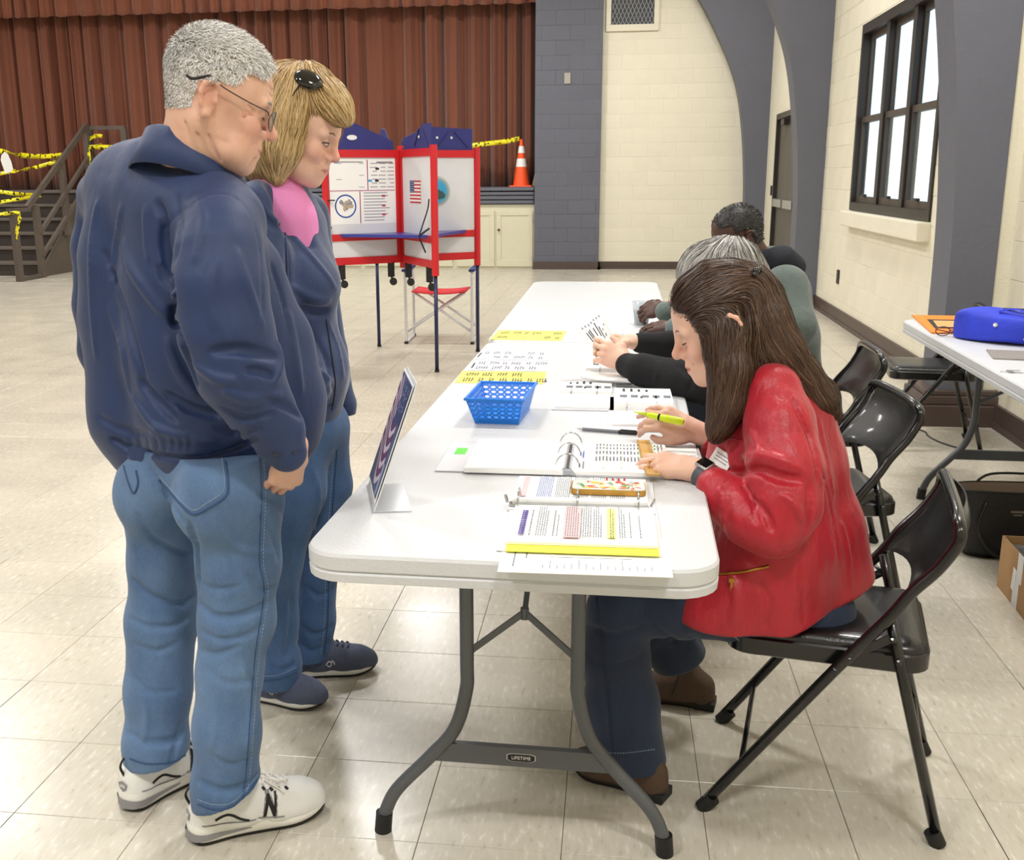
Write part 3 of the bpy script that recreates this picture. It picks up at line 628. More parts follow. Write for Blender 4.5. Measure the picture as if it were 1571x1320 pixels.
# ------------------------------------------------------------------ stage stairs, tape, cone
M_STAIR = mat('brown_stair_paint', '#5b5048', .6, var=.18, vscale=7)
st = thing('stage_stairs', 'brown painted wooden steps with handrail leading up to the stage', 'stairs', (-9.2, 15.4, 0)); O_ = (-9.2, 15.4, 0)
for k in range(6):
    z = .2*(k+1); y0 = 14.72+.26*k
    b = MB(O_); b.box((-9.2, y0+.15, z-.02), (1.96, .31, .04), bev=.006); b.obj('tread', mat('stair_tread', '#6d635b', .55, var=.15), st)
    b = MB(O_); b.box((-9.2, y0+.03, z-.12), (1.9, .02, .16)); b.obj('riser', mat('stair_riser', '#3b332f', .7), st)
for x in (-8.21, -10.19):
    b = MB(O_); M = np.array([[0, 0, 1], [1, 0, 0], [0, 1, 0]], float)
    b.prism([(14.55, 0), (16.27, 0), (16.27, 1.16), (16.05, 1.16), (14.72, .18), (14.55, .12)], .03, M, (x-.015, 0, 0)); b.obj('stringer', M_STAIR, st)
for x in (-8.14, -10.24):
    for (y, z0, z1) in ((13.9, 0, .98), (14.5, 0, 1.02), (15.35, .55, 1.62), (16.2, 1.0, 2.17)):
        b = MB(O_); b.box((x, y, (z0+z1)/2), (.075, .10, z1-z0), bev=.005); b.obj('post', M_STAIR, st)
    for (p, q, w) in (((14.22, .98), (16.2, 2.18), .085), ((14.5, .62), (16.2, 1.72), .06), ((14.5, .30), (16.2, 1.38), .06)):
        d = np.array([0, q[0]-p[0], q[1]-p[1]]); b = MB(O_); b.box((x+.02, (p[0]+q[0])/2, (p[1]+q[1])/2), (np.linalg.norm(d), .05, w), Matrix(frame_xy(d).tolist()), bev=.006); b.obj('handrail', M_STAIR, st)
    b = MB(O_); b.box((x, 14.05, .965), (.08, .5, .05)); b.obj('handrail', M_STAIR, st)
    b = MB(O_); b.box((x, 14.2, .03), (.05, .6, .05)); b.obj('foot_rail', M_STAIR, st)
b = MB(O_); b.box((-7.86, 16.32, 2.14), (.62, .05, .06)); b.box((-7.58, 16.32, 1.66), (.09, .06, .92)); b.box((-8.14, 16.32, 1.66), (.09, .06, .92)); b.box((-7.86, 16.32, 1.35), (.56, .05, .25)); b.obj('landing_rail', M_STAIR, st)
def tape_mat():
    m = bpy.data.materials.new('caution_tape'); m.use_nodes = True; nt = m.node_tree; L = nt.links; b = nt.nodes['Principled BSDF']; tc = nd(nt, 'ShaderNodeTexCoord')
    nz = nd(nt, 'ShaderNodeTexNoise', i_Scale=26., i_Detail=1.); L.new(tc.outputs['Object'], nz.inputs['Vector']); mr = nd(nt, 'ShaderNodeMapRange'); mr.inputs[1].default_value = .57; mr.inputs[2].default_value = .6; L.new(nz.outputs['Fac'], mr.inputs[0])
    mx = nd(nt, 'ShaderNodeMix', data_type='RGBA'); L.new(mr.outputs[0], mx.inputs['Factor']); mx.inputs['A'].default_value = hexc('#f0e020'); mx.inputs['B'].default_value = hexc('#3a360a'); L.new(mx.outputs['Result'], b.inputs['Base Color']); b.inputs['Roughness'].default_value = .3; return m
M_TAPE = tape_mat()
def ribbon(name, label, pts, w, tw=0., cat='caution tape', group='caution tape strips', material=None):
    P = catmull(pts, 8); n = len(P); vs = []; T = np.gradient(P, axis=0)
    for i in range(n):
        t = T[i]/np.linalg.norm(T[i]); s = np.cross(t, [0, 1., 0]); s /= np.linalg.norm(s)+1e-9; nn = np.cross(t, s); a = tw*math.sin(i*.7+.4); d = s*math.cos(a)+nn*math.sin(a)
        vs += [P[i]-d*w/2-P[0], P[i]+d*w/2-P[0]]
    o = mesh_obj(name, vs, [(2*i, 2*i+1, 2*i+3, 2*i+2) for i in range(n-1)], material or M_TAPE, None, True); o.location = P[0]
    m = o.modifiers.new('film', 'SOLIDIFY'); m.thickness = .002; return tag(o, label, cat, group)
def yp(*pp): return [at(x, y, Y) for x, y, Y in pp]
ribbon('caution_tape', 'upper yellow caution tape tied around the sloping handrail', yp((-20, 225, 14.3), (5, 233, 14.4), (40, 239, 14.9), (70, 240, 15.2), (97, 238, 15.45)), .07, .5)
ribbon('caution_tape', 'yellow caution tape rising to the handrail below the upper strip', yp((-20, 270, 14.3), (20, 263, 14.4), (50, 258, 15.0), (86, 248, 15.3)), .055, .6)
ribbon('caution_tape', 'yellow caution tape drooping to the lower handrail, upper of the two', yp((-20, 291, 14.1), (20, 297, 14.3), (63, 300, 14.75)), .055, .4)
ribbon('caution_tape', 'yellow caution tape climbing to the lower handrail, lower of the two', yp((-20, 314, 14.1), (20, 307, 14.3), (60, 301, 14.7)), .05, .5)
ribbon('caution_tape', 'yellow tape end hanging from the lowest stair post', yp((-20, 331, 13.75), (8, 328, 13.8), (28, 327, 13.82), (30, 335, 13.82), (27, 350, 13.83), (25, 367, 13.83)), .05, .7)
ribbon('caution_tape', 'yellow tape looped round the landing rail post', yp((157, 209, 16.25), (146, 209, 16.24), (133, 217, 16.22), (138, 226, 16.2), (156, 223, 16.22)), .06, .5)
ribbon('caution_tape', 'yellow tape end dangling down the landing post', yp((136, 226, 16.15), (137, 245, 16.15), (139, 262, 16.15), (140, 285, 16.15)), .05, .8)
ribbon('caution_tape', 'long yellow caution tape stretched across the stage front to the cone', yp((136, 226, 16.2), (190, 228, 16.22), (330, 250, 16.22), (480, 262, 16.22), (620, 240, 16.22), (735, 222, 16.3), (770, 218, 16.4), (797, 213, 16.46)), .07, .35)
tg = thing('paper_tag', 'white paper tag caught in the tape at the left edge', 'paper tag', tuple(at(10, 250, 14.2))); P = [at(x, y, 14.2)-at(10, 250, 14.2) for x, y in ((2, 238), (7, 233), (12, 237), (17, 248), (20, 260), (14, 265), (8, 266), (4, 255), (1, 246))]
b = MB(); b.add(P+[p+np.array([0, .004, 0]) for p in P], [tuple(range(9)), tuple(range(9, 18))[::-1]]+[(i, i+9, (i+1) % 9+9, (i+1) % 9) for i in range(9)]); b.obj('paper', M_PAPER, tg)
cn = thing('traffic_cone', 'orange traffic cone with two white bands on the stage edge', 'traffic cone', (-1.41, 16.47, 1.2)); M_OR = mat('cone_orange', '#f2541b', .45); M_REFL = mat('cone_white', '#eceae6', .4)
b = MB(); b.box((0, 0, .015), (.34, .34, .03), bev=.01); b.obj('base', M_OR, cn)
rad = lambda z: .125-(z-.03)*.155
b = MB(); b.lathe([(rad(z), z) for z in (.03, .2, .4, .55, .70)], 24); b.obj('body', M_OR, cn, angle=40)
for z0, z1 in ((.30, .42), (.50, .60)): b = MB(); b.lathe([(rad(z0)+.002, z0), (rad(z1)+.002, z1)], 24, caps=False); b.obj('reflective_band', M_REFL, cn, smooth=True)
b = MB((-1.215, 16.62, 1.2)); b.box((-1.215, 16.62, 1.335), (.035, .05, .27), Matrix.Rotation(.22, 3, 'Y'), bev=.006); tag(b.obj('wooden_stick', mat('pale_wood', '#b9a88e', .6)), 'short pale wooden stick leaning beside the orange cone', 'stick').location = (-1.215, 16.62, 1.2)

# ------------------------------------------------------------------ bag, carton and cable on the floor
M_BAG = mat('black_leather', '#17171a', .42, bump=.2, bscale=90); M_LIN = mat('tan_lining', '#9c8a78', .8)
hb = thing('handbag', 'large black leather tote bag standing open on the floor', 'bag', (1.55, 3.95, 0)); 
def bag_ring(w, d, z, n=32, p=3.2): return [((abs(math.cos(a))**(2/p))*math.copysign(w/2, math.cos(a)), (abs(math.sin(a))**(2/p))*math.copysign(d/2, math.sin(a)), z) for a in np.linspace(0, 2*math.pi, n, endpoint=False)]
rings = [bag_ring(.46, .13, .0), bag_ring(.53, .165, .03), bag_ring(.56, .17, .10), bag_ring(.56, .16, .18), bag_ring(.58, .15, .255)]
inner = [bag_ring(.57, .14, .255), bag_ring(.54, .14, .16), bag_ring(.50, .12, .03)]
def loft(b, rs, m=0, cap=True):
    n = len(rs[0]); vs = [p for r in rs for p in r]; fs = [(i*n+j, i*n+(j+1) % n, (i+1)*n+(j+1) % n, (i+1)*n+j) for i in range(len(rs)-1) for j in range(n)]
    if cap: fs.append(tuple(range(n))[::-1])
    b.add(vs, fs, m)
b = MB(); loft(b, rings); b.obj('body', M_BAG, hb, angle=60)
b = MB(); loft(b, inner, cap=False); n = 32; b.add(inner[-1], [tuple(range(n))]); b.obj('lining', M_LIN, hb, angle=60)
b = MB(); b.tube(rings[-1], .004, 6, closed=True); b.obj('rim_piping', M_BAG, hb, smooth=True)
b = MB(); b.tube(catmull([(-.20, -.082, .22), (-.22, -.09, .12), (-.16, -.10, .03), (-.05, -.10, .01), (.03, -.10, .06), (.06, -.09, .15), (.05, -.085, .23)], 6), .005, 8); b.obj('handle', M_BAG, hb, smooth=True)
b = MB(); b.tube(catmull([(-.20, .078, .24), (-.14, .09, .28), (.0, .085, .285), (.14, .08, .27)], 6), .005, 8); b.obj('handle', M_BAG, hb, smooth=True)
b = MB(); b.tube([(.075+.014*math.cos(a), -.085, .235+.014*math.sin(a)) for a in np.linspace(0, 2*math.pi, 12, endpoint=False)], .003, 6, closed=True); b.tube([(.05, -.084, .25), (.062, -.09, .22)], .004, 6); b.obj('ring_clasp', M_STEEL, hb, smooth=True)
b = MB(); b.box((-.09, -.0835, .188), (.05, .001, .008)); b.box((-.09, -.0835, .176), (.03, .001, .005)); b.obj('maker_stamp', mat('dull_gold', '#8d857a', .4, metal=.5), hb)
M_CARD = mat('corrugated_card', '#b08a5e', .75, var=.08, vscale=6); M_TAPEW = mat('white_packing_tape', '#dfdfe2', .35)
bx = thing('cardboard_box', 'open brown cardboard box with white tape beside the black bag', 'box', (1.52, 3.40, 0), math.radians(-3))
for (c, d) in (((-.203, 0, .09), (.006, .42, .18)), ((.203, 0, .09), (.006, .42, .18)), ((0, -.207, .09), (.40, .006, .18)), ((0, .207, .09), (.40, .006, .18)), ((0, 0, .004), (.40, .41, .006))): b = MB(); b.box(c, d); b.obj('wall_panel', M_CARD, bx)
b = MB(); b.box((-.2068, .0, .135), (.0012, .05, .09)); b.box((-.2068, .0, .182), (.003, .05, .003)); b.box((-.2068, .02, .045), (.0012, .052, .09)); b.obj('packing_tape', M_TAPEW, bx)
b = MB(); b.box((-.2076, .045, .085), (.0008, .032, .075), Matrix.Rotation(.12, 3, 'X')); lb = b.obj('label_strip', M_PAPER, bx)
b = MB(); b.box((0, 0, .15), (.38, .39, .01)); ct = b.obj('plastic_tray', mat('grey_tray', '#77797c', .3), bx)
for x in (-.12, .0, .12): b = MB(); b.box((x, 0, .157), (.10, .30, .006), bev=.003); b.obj('packet', mat('dark_packet', '#5b6064', .35), ct)
text_mesh('4', .035, np.eye(3), (-.10, .10, .161), 'printed_numeral', M_WHITEPRINT, ct)
b = MB((1.69, 5.95, 0)); b.tube(catmull([(1.66, 6.2, .004), (1.68, 6.1, .004), (1.67, 6.0, .004), (1.70, 5.9, .004), (1.69, 5.8, .004), (1.72, 5.65, .004), (1.80, 5.5, .004)], 5), .004, 6); tag(b.obj('floor_cable', M_RUB, None, smooth=True), 'thin black cable lying on the floor by the column base', 'cable').location = (1.69, 5.95, 0)
# ------------------------------------------------------------------ things on the tables
TZ = .7425
M_YEL = mat('yellow_paper', '#efe36a', .7); M_VIO = mat('violet_ink', '#5a4a9c', .7); M_HL = mat('highlighter_ink', '#f4f48c', .6); M_PKH = mat('pink_highlight', '#e3babd', .6); M_GRNP = mat('pale_green_ink', '#dfeccb', .6)
M_CLEAR = glass_mat(); M_CLEAR.name = 'clear_acrylic'
INKS = [mat('mid_ink', '#6d6e78', .7), M_BLACKINK, M_VIO, M_HL, M_PKH, M_REDINK, M_GRNP, M_BLUEINK]
def xf2(c, rz):
    ca, sa = math.cos(rz), math.sin(rz)
    return lambda u, v, z: (c[0]+u*ca-v*sa, c[1]+u*sa+v*ca, z)
def marks(parent, c, rz, z, rects, origin=(0, 0, 0)):
    "flat print: rects of (u0,u1,v0,v1,ink) in the sheet's own frame"
    if not rects: return
    f = xf2(c, rz); b = MB(origin)
    for k, (u0, u1, v0, v1, m) in enumerate(rects):
        zz = z+.0002+(.00012 if m not in (3, 4, 6) else 0); b.quad(f(u0, v0, zz), f(u1, v0, zz), f(u1, v1, zz), f(u0, v1, zz), m)
    o = b.obj('print', INKS, parent); o['kind'] = 'stuff'; return o
def sheet_mesh(b, c, w, h, rz, z, th=.0006, n=1, curl=0.):
    f = xf2(c, rz); vs = []; N = 7
    for i in range(N):
        u = -w/2+w*i/(N-1); dz = curl*((2*i/(N-1)-1)**2)
        vs += [f(u, -h/2, z+th+dz), f(u, h/2, z+th+dz), f(u, -h/2, z+dz*.98), f(u, h/2, z+dz*.98)]
    fs = []
    for i in range(N-1):
        a, q = 4*i, 4*i+4; fs += [(a, q, q+1, a+1), (a+2, a+3, q+3, q+2), (a, a+2, q+2, q), (a+1, q+1, q+3, a+3)]
    fs += [(0, 1, 3, 2), (4*N-4, 4*N-2, 4*N-1, 4*N-3)]; b.add(vs, fs)
def paper(name, label, cat, c, w, h, rz, z, material, rects=(), th=.0006, group=None, curl=0.):
    t = thing(name, label, cat, (c[0], c[1], z), 0, group); b = MB((c[0], c[1], z)); sheet_mesh(b, c, w, h, rz, z, th, curl=curl); p = b.obj('sheet', material, t); marks(p, c, rz, z+th, rects, (c[0], c[1], z)); return t
rg = np.random.default_rng(21)
def handwriting(w, h, rows, ink=1):
    out = []
    for r in range(rows):
        v = -h/2+h*(r+.6)/(rows+.2); u = -w*.42
        while u < w*.42:
            l = rg.uniform(.018, .045)
            if rg.random() < .78:
                for q in range(max(1, int(l/.0085))):
                    x = u+q*.0085; hgt = min(h/rows*.70, .075)*rg.uniform(.65, 1.); y0 = v+hgt*rg.uniform(-.5, .2)
                    out += [(x, x+.0030, v-hgt/2, v+hgt/2, ink), (x, x+.0070, y0, y0+.010, ink)]
            u += l+.010
    return out
def textrows(w, h, rows, ink=0, m=.08, lh=.0016, short=.4, vertical=False):
    out = []
    for r in range(rows):
        s = -.5+m+(1-2*m)*(r+.5)/rows; e = .5-m-(rg.uniform(0, short) if rg.random() < .5 else 0)
        if vertical: out.append((w*s-lh, w*s+lh, h*(-.5+m), h*e, ink))
        else: out.append((w*(-.5+m), w*e, h*s-lh, h*s+lh, ink))
    return out
paper('yellow_sheet', 'yellow instruction sheet lying just behind the blue basket', 'paper', (-.35, 3.365), .28, .21, .02, TZ, M_YEL, handwriting(.28, .21, 2))
paper('ballot_sheet', 'white printed sheet beside the yellow sheet, nearer of the two', 'paper', (-.345, 3.585), .26, .20, .01, TZ, mat('lavender_sheet', '#d9d9e4', .7), handwriting(.26, .20, 2, 0)+[(-.127, -.121, -.06, .04, 1)])
paper('ballot_sheet', 'white printed sheet at the seam between the two tables', 'paper', (-.35, 3.80), .26, .20, -.02, TZ, mat('lavender_sheet', '#d9d9e4', .7), handwriting(.26, .20, 2, 0)+[(-.127, -.121, -.06, .04, 1)])
paper('yellow_sheet', 'yellow instruction sheet on the far table past the seam', 'paper', (-.335, 4.30), .285, .27, -.03, TZ, M_YEL, handwriting(.285, .27, 2))
# slanted sign holder with a flag print
sg = thing('sign_holder', 'clear slanted acrylic sign holder with a waving flag print, at table edge', 'sign', (-.46, 2.0, TZ)); so = (-.46, 2.0, TZ)
A0, A1 = np.array([-.452, 1.92, TZ]), np.array([-.505, 2.105, TZ]); UP = np.array([.088, .010, .255]); uu = A1-A0; nS = np.cross(uu, UP); nS /= np.linalg.norm(nS)
if nS[0] > 0: nS = -nS
b = MB(so); th = .002
def slabq(a, e1, e2, t, n_): 
    vs = [a, a+e1, a+e1+e2, a+e2]; vs += [v+n_*t for v in vs]; b.add(vs, [(0, 3, 2, 1), (4, 5, 6, 7), (0, 1, 5, 4), (1, 2, 6, 5), (2, 3, 7, 6), (3, 0, 4, 7)])
slabq(A0-nS*.003, uu, UP, .002, -nS); b.obj('back_plate', mat('frosted_acrylic', '#dfe3ea', .25), sg)
b = MB(so); slabq(A0+np.array([0, 0, .0005]), uu, np.array([.075, .018, 0]), .002, np.array([0, 0, 1.])); b.obj('foot_plate', mat('clear_foot', '#c9ccd2', .12, alpha=.55), sg)
b = MB(so); slabq(A0+UP*.08+nS*.0, uu, UP*.90, .001, nS); pr = b.obj('print_card', M_PAPER, sg)
b = MB(so)
def sgn(s, t, o=.0014): return A0+UP*.08+uu*s+UP*.90*t+nS*o
def sq(s0, s1, f0, f1, m, o, N=20):
    vs = []; 
    for i in range(N+1):
        s = s0+(s1-s0)*i/N; vs += [sgn(s, f0(s), o), sgn(s, f1(s), o)]
    b.add(vs, [(2*i, 2*i+2, 2*i+3, 2*i+1) for i in range(N)], m)
sq(.03, .97, lambda s: .02, lambda s: .985, 0, .0013)
wv = lambda s, k: .10+.068*k+.10*math.sin(s*7.5+1.1)*(.5+s)
for k in range(0, 11): sq(.22, .95, lambda s, k=k: min(.97, max(.03, wv(s, k)+.12*s)), lambda s, k=k: min(.97, max(.03, wv(s, k)+.058+.12*s)), 1+(k % 2), .0016+k*1e-5)
sq(.05, .55, lambda s: .60+.05*math.sin(8*s), lambda s: .97, 3, .0019)
sq(.10, .22, lambda s: .03, lambda s: .30, 4, .0018)
for i in range(22):
    s, t = rg.uniform(.09, .5), rg.uniform(.68, .94); b.quad(sgn(s, t, .0021), sgn(s+.035, t, .0021), sgn(s+.035, t+.02, .0021), sgn(s, t+.02, .0021), 4)
b.obj('flag_print', [mat('dusk_blue', '#4e5b86', .6), mat('flag_pale', '#cdbfd0', .6), mat('flag_plum', '#6d3a6a', .6), mat('flag_navy', '#3a4474', .6), mat('flag_star', '#8f9cc0', .6)], pr)
# perforated basket
M_BLUEP = mat('blue_plastic', '#1f82e6', .35)
bk = thing('storage_basket', 'bright blue perforated plastic basket on the near table', 'basket', (-.29, 2.80, TZ)); bo = (-.29, 2.80, TZ)
zb, zt = TZ+.002, TZ+.068
base = [np.array(p) for p in ((-.352, 2.705, zb), (-.236, 2.70, zb), (-.222, 2.885, zb), (-.345, 2.89, zb))]; rim = [np.array(p) for p in ((-.374, 2.685, zt), (-.224, 2.68, zt), (-.206, 2.92, zt), (-.362, 2.925, zt))]
def perforated(b, a, c, d, e, nu, nv, rr=.36, seg=12):
    "bilinear panel a-c (bottom) e-d (top) of cells with round holes"
    def P(u, v): return (a*(1-u)+c*u)*(1-v)+(e*(1-u)+d*u)*v
    vs, fs = [], []
    for j in range(nv):
        for i in range(nu):
            n0 = len(vs); off = .0
            for k in range(seg):
                t = 2*math.pi*(k+.5)/seg; ct, st_ = math.cos(t), math.sin(t); m = max(abs(ct), abs(st_)); sx, sy = ct/m*.5, st_/m*.5
                vs.append(P((i+.5+sx)/nu, (j+.5+sy)/nv)); vs.append(P((i+.5+rr*ct)/nu, (j+.5+rr*.8*st_)/nv))
            for k in range(seg):
                q = (k+1) % seg; fs.append((n0+2*k, n0+2*q, n0+2*q+1, n0+2*k+1))
            # corner fillers
            cs = [(0, 0), (1, 0), (1, 1), (0, 1)]
    b.add(vs, fs)
def lerp(p, q, t): return p*(1-t)+q*t
for k in range(4):
    k2 = (k+1) % 4; a, c, d, e = base[k], base[k2], rim[k2], rim[k]; nu = 7 if k % 2 == 0 else 10; b = MB(bo)
    lo, hi = .16, .90
    b.quad(a, c, lerp(c, d, lo), lerp(a, e, lo)); b.quad(lerp(a, e, hi), lerp(c, d, hi), d, e)
    perforated(b, lerp(a, e, lo), lerp(c, d, lo), lerp(c, d, hi), lerp(a, e, hi), nu, 4, .33, 16)
    o = b.obj('side_wall', M_BLUEP, bk); o.modifiers.new('shell', 'SOLIDIFY').thickness = .002
b = MB(bo); b.quad(*base); o = b.obj('bottom', M_BLUEP, bk); o.modifiers.new('shell', 'SOLIDIFY').thickness = .002
b = MB(bo); b.tube(np.array(catmull([p for q in range(4) for p in (lerp(rim[q], rim[(q+1) % 4], .04), lerp(rim[q], rim[(q+1) % 4], .5), lerp(rim[q], rim[(q+1) % 4], .96))], 3, True)), .004, 8, closed=True); b.obj('rim', M_BLUEP, bk, smooth=True)
# ring binders
M_CHROME = mat('chrome', '#c4c6ca', .18, metal=1.); M_BINDER = mat('white_binder_vinyl', '#d9dade', .35)
def stack(b, c, w, h, rz, z, t, bend=0., axis=0, N=9):
    "page block, top bowed"
    f = xf2(c, rz); vs, fs = [], []
    for i in range(N):
        s = i/(N-1); u = -w/2+w*s if axis == 0 else None; lift = bend*math.sin(math.pi*s)
        if axis == 0: e = [(u, -h/2), (u, h/2)]
        else: v = -h/2+h*s; e = [(w/2, v), (-w/2, v)]
        for (x, y) in e: vs.append(f(x, y, z+t+lift))
        for (x, y) in e: vs.append(f(x, y, z))
    for i in range(N-1):
        a, q = 4*i, 4*i+4; fs += [(a, q, q+1, a+1), (a, a+2, q+2, q), (a+1, q+1, q+3, a+3), (a+2, a+3, q+3, q+2)]
    fs += [(0, 1, 3, 2), (4*N-4, 4*N-2, 4*N-1, 4*N-3)]; b.add(vs, fs)
def ringo(b, c, rz, z, r, w=.0018): 
    f = xf2(c, rz); b.tube([f(r*math.cos(t), 0, z+r*.95*math.sin(t)+.002) for t in np.linspace(-.15, math.pi+.15, 14)], w, 6)
# nearest binder: spine runs across, pages hang toward the camera
o1 = (-.05, 1.95, TZ); b1 = thing('ring_binder', 'open ring binder nearest the camera with highlighted pages and yellow sheet', 'binder', o1)
b = MB(o1); b.box((-.047, 1.86, TZ+.0015), (.285, .255, .003), bev=.001); b.box((-.05, 2.085, TZ+.0015), (.285, .19, .003), bev=.001); b.box((-.05, 1.985, TZ+.003), (.285, .05, .004), bev=.001); b.obj('cover', M_BINDER, b1)
b = MB(o1); sheet_mesh(b, (-.043, 1.815), .262, .18, .01, TZ+.004, .0015); b.obj('yellow_page', mat('neon_yellow_paper', '#f0ec4a', .7), b1)
b = MB(o1); stack(b, (-.045, 1.865), .262, .215, .012, TZ+.006, .005, .004, 1); pg = b.obj('page_stack', M_PAPER, b1)
R = [(-.115, -.105, -.085, .095, 2)]
R = [(-.113+.0008*q, -.113+.0008*q+.0035, -.08+.0+.012*k2, -.08+.0085+.012*k2, 2) for k2 in range(12) for q in (0, 5, 9)]
for u, n_, ink in ((-.094, 1, 1), (-.082, 5, 0), (-.052, 1, 1), (-.045, 1, 0), (-.03, 6, 0), (-.003, 5, 0), (.020, 4, 0), (.050, 2, 1), (.066, 3, 0), (.085, 1, 0), (.102, 1, 0)):
    for q in range(n_):
        v = -.085
        while v < .085-(rg.uniform(0, .05) if q == n_-1 else 0):
            l = rg.uniform(.006, .016); R.append((u+q*.0042, u+q*.0042+.0016, v, v+l, ink)); v += l+.003
R += [(-.034, -.004, -.09, .09, 4), (.044, .060, -.085, .085, 3)]
marks(pg, (-.045, 1.865), .012, TZ+.0155, R, o1)
b = MB(o1); stack(b, (-.055, 2.075), .262, .165, .0, TZ+.004, .012, .002, 1); pg = b.obj('page_stack', M_PAPER, b1)
R = []
for blk in range(5):
    for q in range(8):
        u = -.085+blk*.036+q*.0038; v = -.07
        while v < .07: l = rg.uniform(.004, .014); R.append((u, u+.0015, v, v+l, 0 if blk else 7)); v += l+.003
R += [(-.118, -.106, -.07, .07, 4)]+[(.05+.012*k, .054+.012*k, .055, .075, 5) for k in range(4)]
marks(pg, (-.055, 2.075), 0, TZ+.0185, R, o1)
for x in (-.172, -.058, .058): b = MB(o1); b.tube([(x, 1.985+.028*math.cos(t), TZ+.010+.030*math.sin(t)) for t in np.linspace(-.2, math.pi+.2, 14)], .002, 6); b.obj('ring', M_CHROME, b1, smooth=True)
b = MB(o1); b.box((-.057, 1.985, TZ+.008), (.27, .02, .005), bev=.002); b.tube([(-.195, 1.985, TZ+.01), (-.20, 1.99, TZ+.025)], .003, 6); b.tube([(.082, 1.985, TZ+.01), (.09, 1.99, TZ+.025)], .003, 6); b.obj('ring_bar', M_CHROME, b1)
t = paper('loose_sheet', 'printed white sheets overhanging the near table edge under the binder', 'paper', (-.037, 1.735), .285, .19, .02, TZ-.0012, M_PAPER, [(u, u+.0011, -.075, -.075+rg.uniform(.015, .05), 0) for k, u in enumerate(np.arange(-.07, .12, .012))]+[(-.12, -.118, -.07, .02, 0), (-.10, -.098, -.03, .05, 0)]+[(-.06, .08, -.02, -.0185, 1), (-.0, .10, .0, .0015, 0), (.05, .10, .01, .03, 7)], .0014)
# phone lying on the open pages
ph = thing('smartphone', 'smartphone in a colourful leaf patterned gold case on the near binder', 'phone', (0, 2.06, TZ+.018)); M_GOLD = mat('gold_trim', '#b78a3e', .3, metal=.7)
fp = [(x, y) for x, y in rrect(.148, .07, .012, 4)]; b = MB(); b.prism(fp, .010, None, (0, 0, .001)); b.obj('case', M_GOLD, ph)
b = MB(); b.prism(rrect(.142, .064, .010, 4), .0006, None, (0, 0, .0112)); fc = b.obj('case_back', mat('case_cream', '#dfe0d0', .3), ph)
b = MB()
for i in range(34):
    x, y, a, l, w = rg.uniform(-.06, .06), rg.uniform(-.024, .024), rg.uniform(0, 3.1), rg.uniform(.006, .014), rg.uniform(.002, .006)
    pts = [(min(.069, max(-.069, x+l*math.cos(t)*math.cos(a)-w*math.sin(t)*math.sin(a))), min(.031, max(-.031, y+l*math.cos(t)*math.sin(a)+w*math.sin(t)*math.cos(a))), .012+i*2e-5) for t in np.linspace(0, 2*math.pi, 10, endpoint=False)]
    b.add(pts, [tuple(range(10))], i % 5)
b.obj('leaf_print', [mat('leaf_green', '#4c8f3c', .4), mat('leaf_orange', '#e2622b', .4), mat('leaf_red', '#cf2f2f', .4), mat('leaf_yellow', '#e8c84a', .4), mat('leaf_grey', '#a9b4b4', .4)], fc)
# white binder with a ruler: lies left to right
o2 = (-.09, 2.35, TZ); b2 = thing('ring_binder', 'wide open white ring binder with a blank left page and printed list', 'binder', o2)
b = MB(o2); b.box((-.245, 2.362, TZ+.0015), (.27, .27, .003), Matrix.Rotation(0, 3, 'Z'), bev=.001); b.box((.07, 2.352, TZ+.0015), (.28, .27, .003), bev=.001); b.box((-.09, 2.355, TZ+.0035), (.06, .27, .005), bev=.001); b.obj('cover', mat('clear_binder_cover', '#c6c6cc', .3), b2)
b = MB(o2); stack(b, (-.205, 2.345), .215, .262, .0, TZ+.004, .010, .003, 0); b.obj('page_stack', M_PAPER, b2)
b = MB(o2); stack(b, (.025, 2.345), .21, .255, .0, TZ+.004, .007, .003, 0); pg = b.obj('page_stack', M_PAPER, b2)
R = []
for r in range(20):
    u = -.055+r*.0078
    for blk, (v0, v1) in enumerate(((.095, .115), (.065, .085), (.02, .05), (-.04, .0))): R.append((u, u+.0035, v0, v1-rg.uniform(0, .008), 0))
    if r % 5 == 2: R.append((u-.001, u+.006, -.10, .12, 6))
R += [(-.09, -.087, .0, .03, 7), (-.084, -.081, -.02, .04, 7), (-.09, -.087, -.1, -.07, 1), (-.082, -.079, -.11, -.05, 0)]
marks(pg, (.025, 2.345), 0, TZ+.0147, R, o2)
for y in (2.26, 2.36, 2.46): b = MB(o2); b.tube([(-.09+.026*math.cos(t), y, TZ+.008+.032*math.sin(t)) for t in np.linspace(-.2, math.pi+.2, 14)], .0016, 6); b.obj('ring', M_CHROME, b2, smooth=True)
b = MB(o2); b.box((-.09, 2.345, TZ+.007), (.008, .25, .004), bev=.001); b.prism([(-.02, 0), (.02, 0), (.008, .012), (-.008, .012)], .006, [[1, 0, 0], [0, 0, -1], [0, 1, 0]], (-.09, 2.222, TZ+.006)); b.obj('ring_bar', M_CHROME, b2)
b = MB(o2); b.box((-.345, 2.40, TZ+.0035), (.026, .055, .0008)); b.obj('green_sticker', mat('neon_green', '#56e02e', .5), b2)
t = paper('loose_sheet', 'printed white sheet tucked beneath the wrist beside the ruler', 'paper', (.135, 2.37), .13, .22, -.02, TZ+.0035, M_PAPER, textrows(.15, .22, 5, 0))
rl = thing('ruler', 'short yellow wooden ruler held across the printed list', 'ruler', (.086, 2.335, TZ+.018)); b = MB(); b.box((0, 0, 0), (.030, .30, .004), rotz(-.045*-1), bev=.0008); rb = b.obj('blade', mat('ruler_wood', '#c99a4a', .45, var=.15, vscale=20), rl)
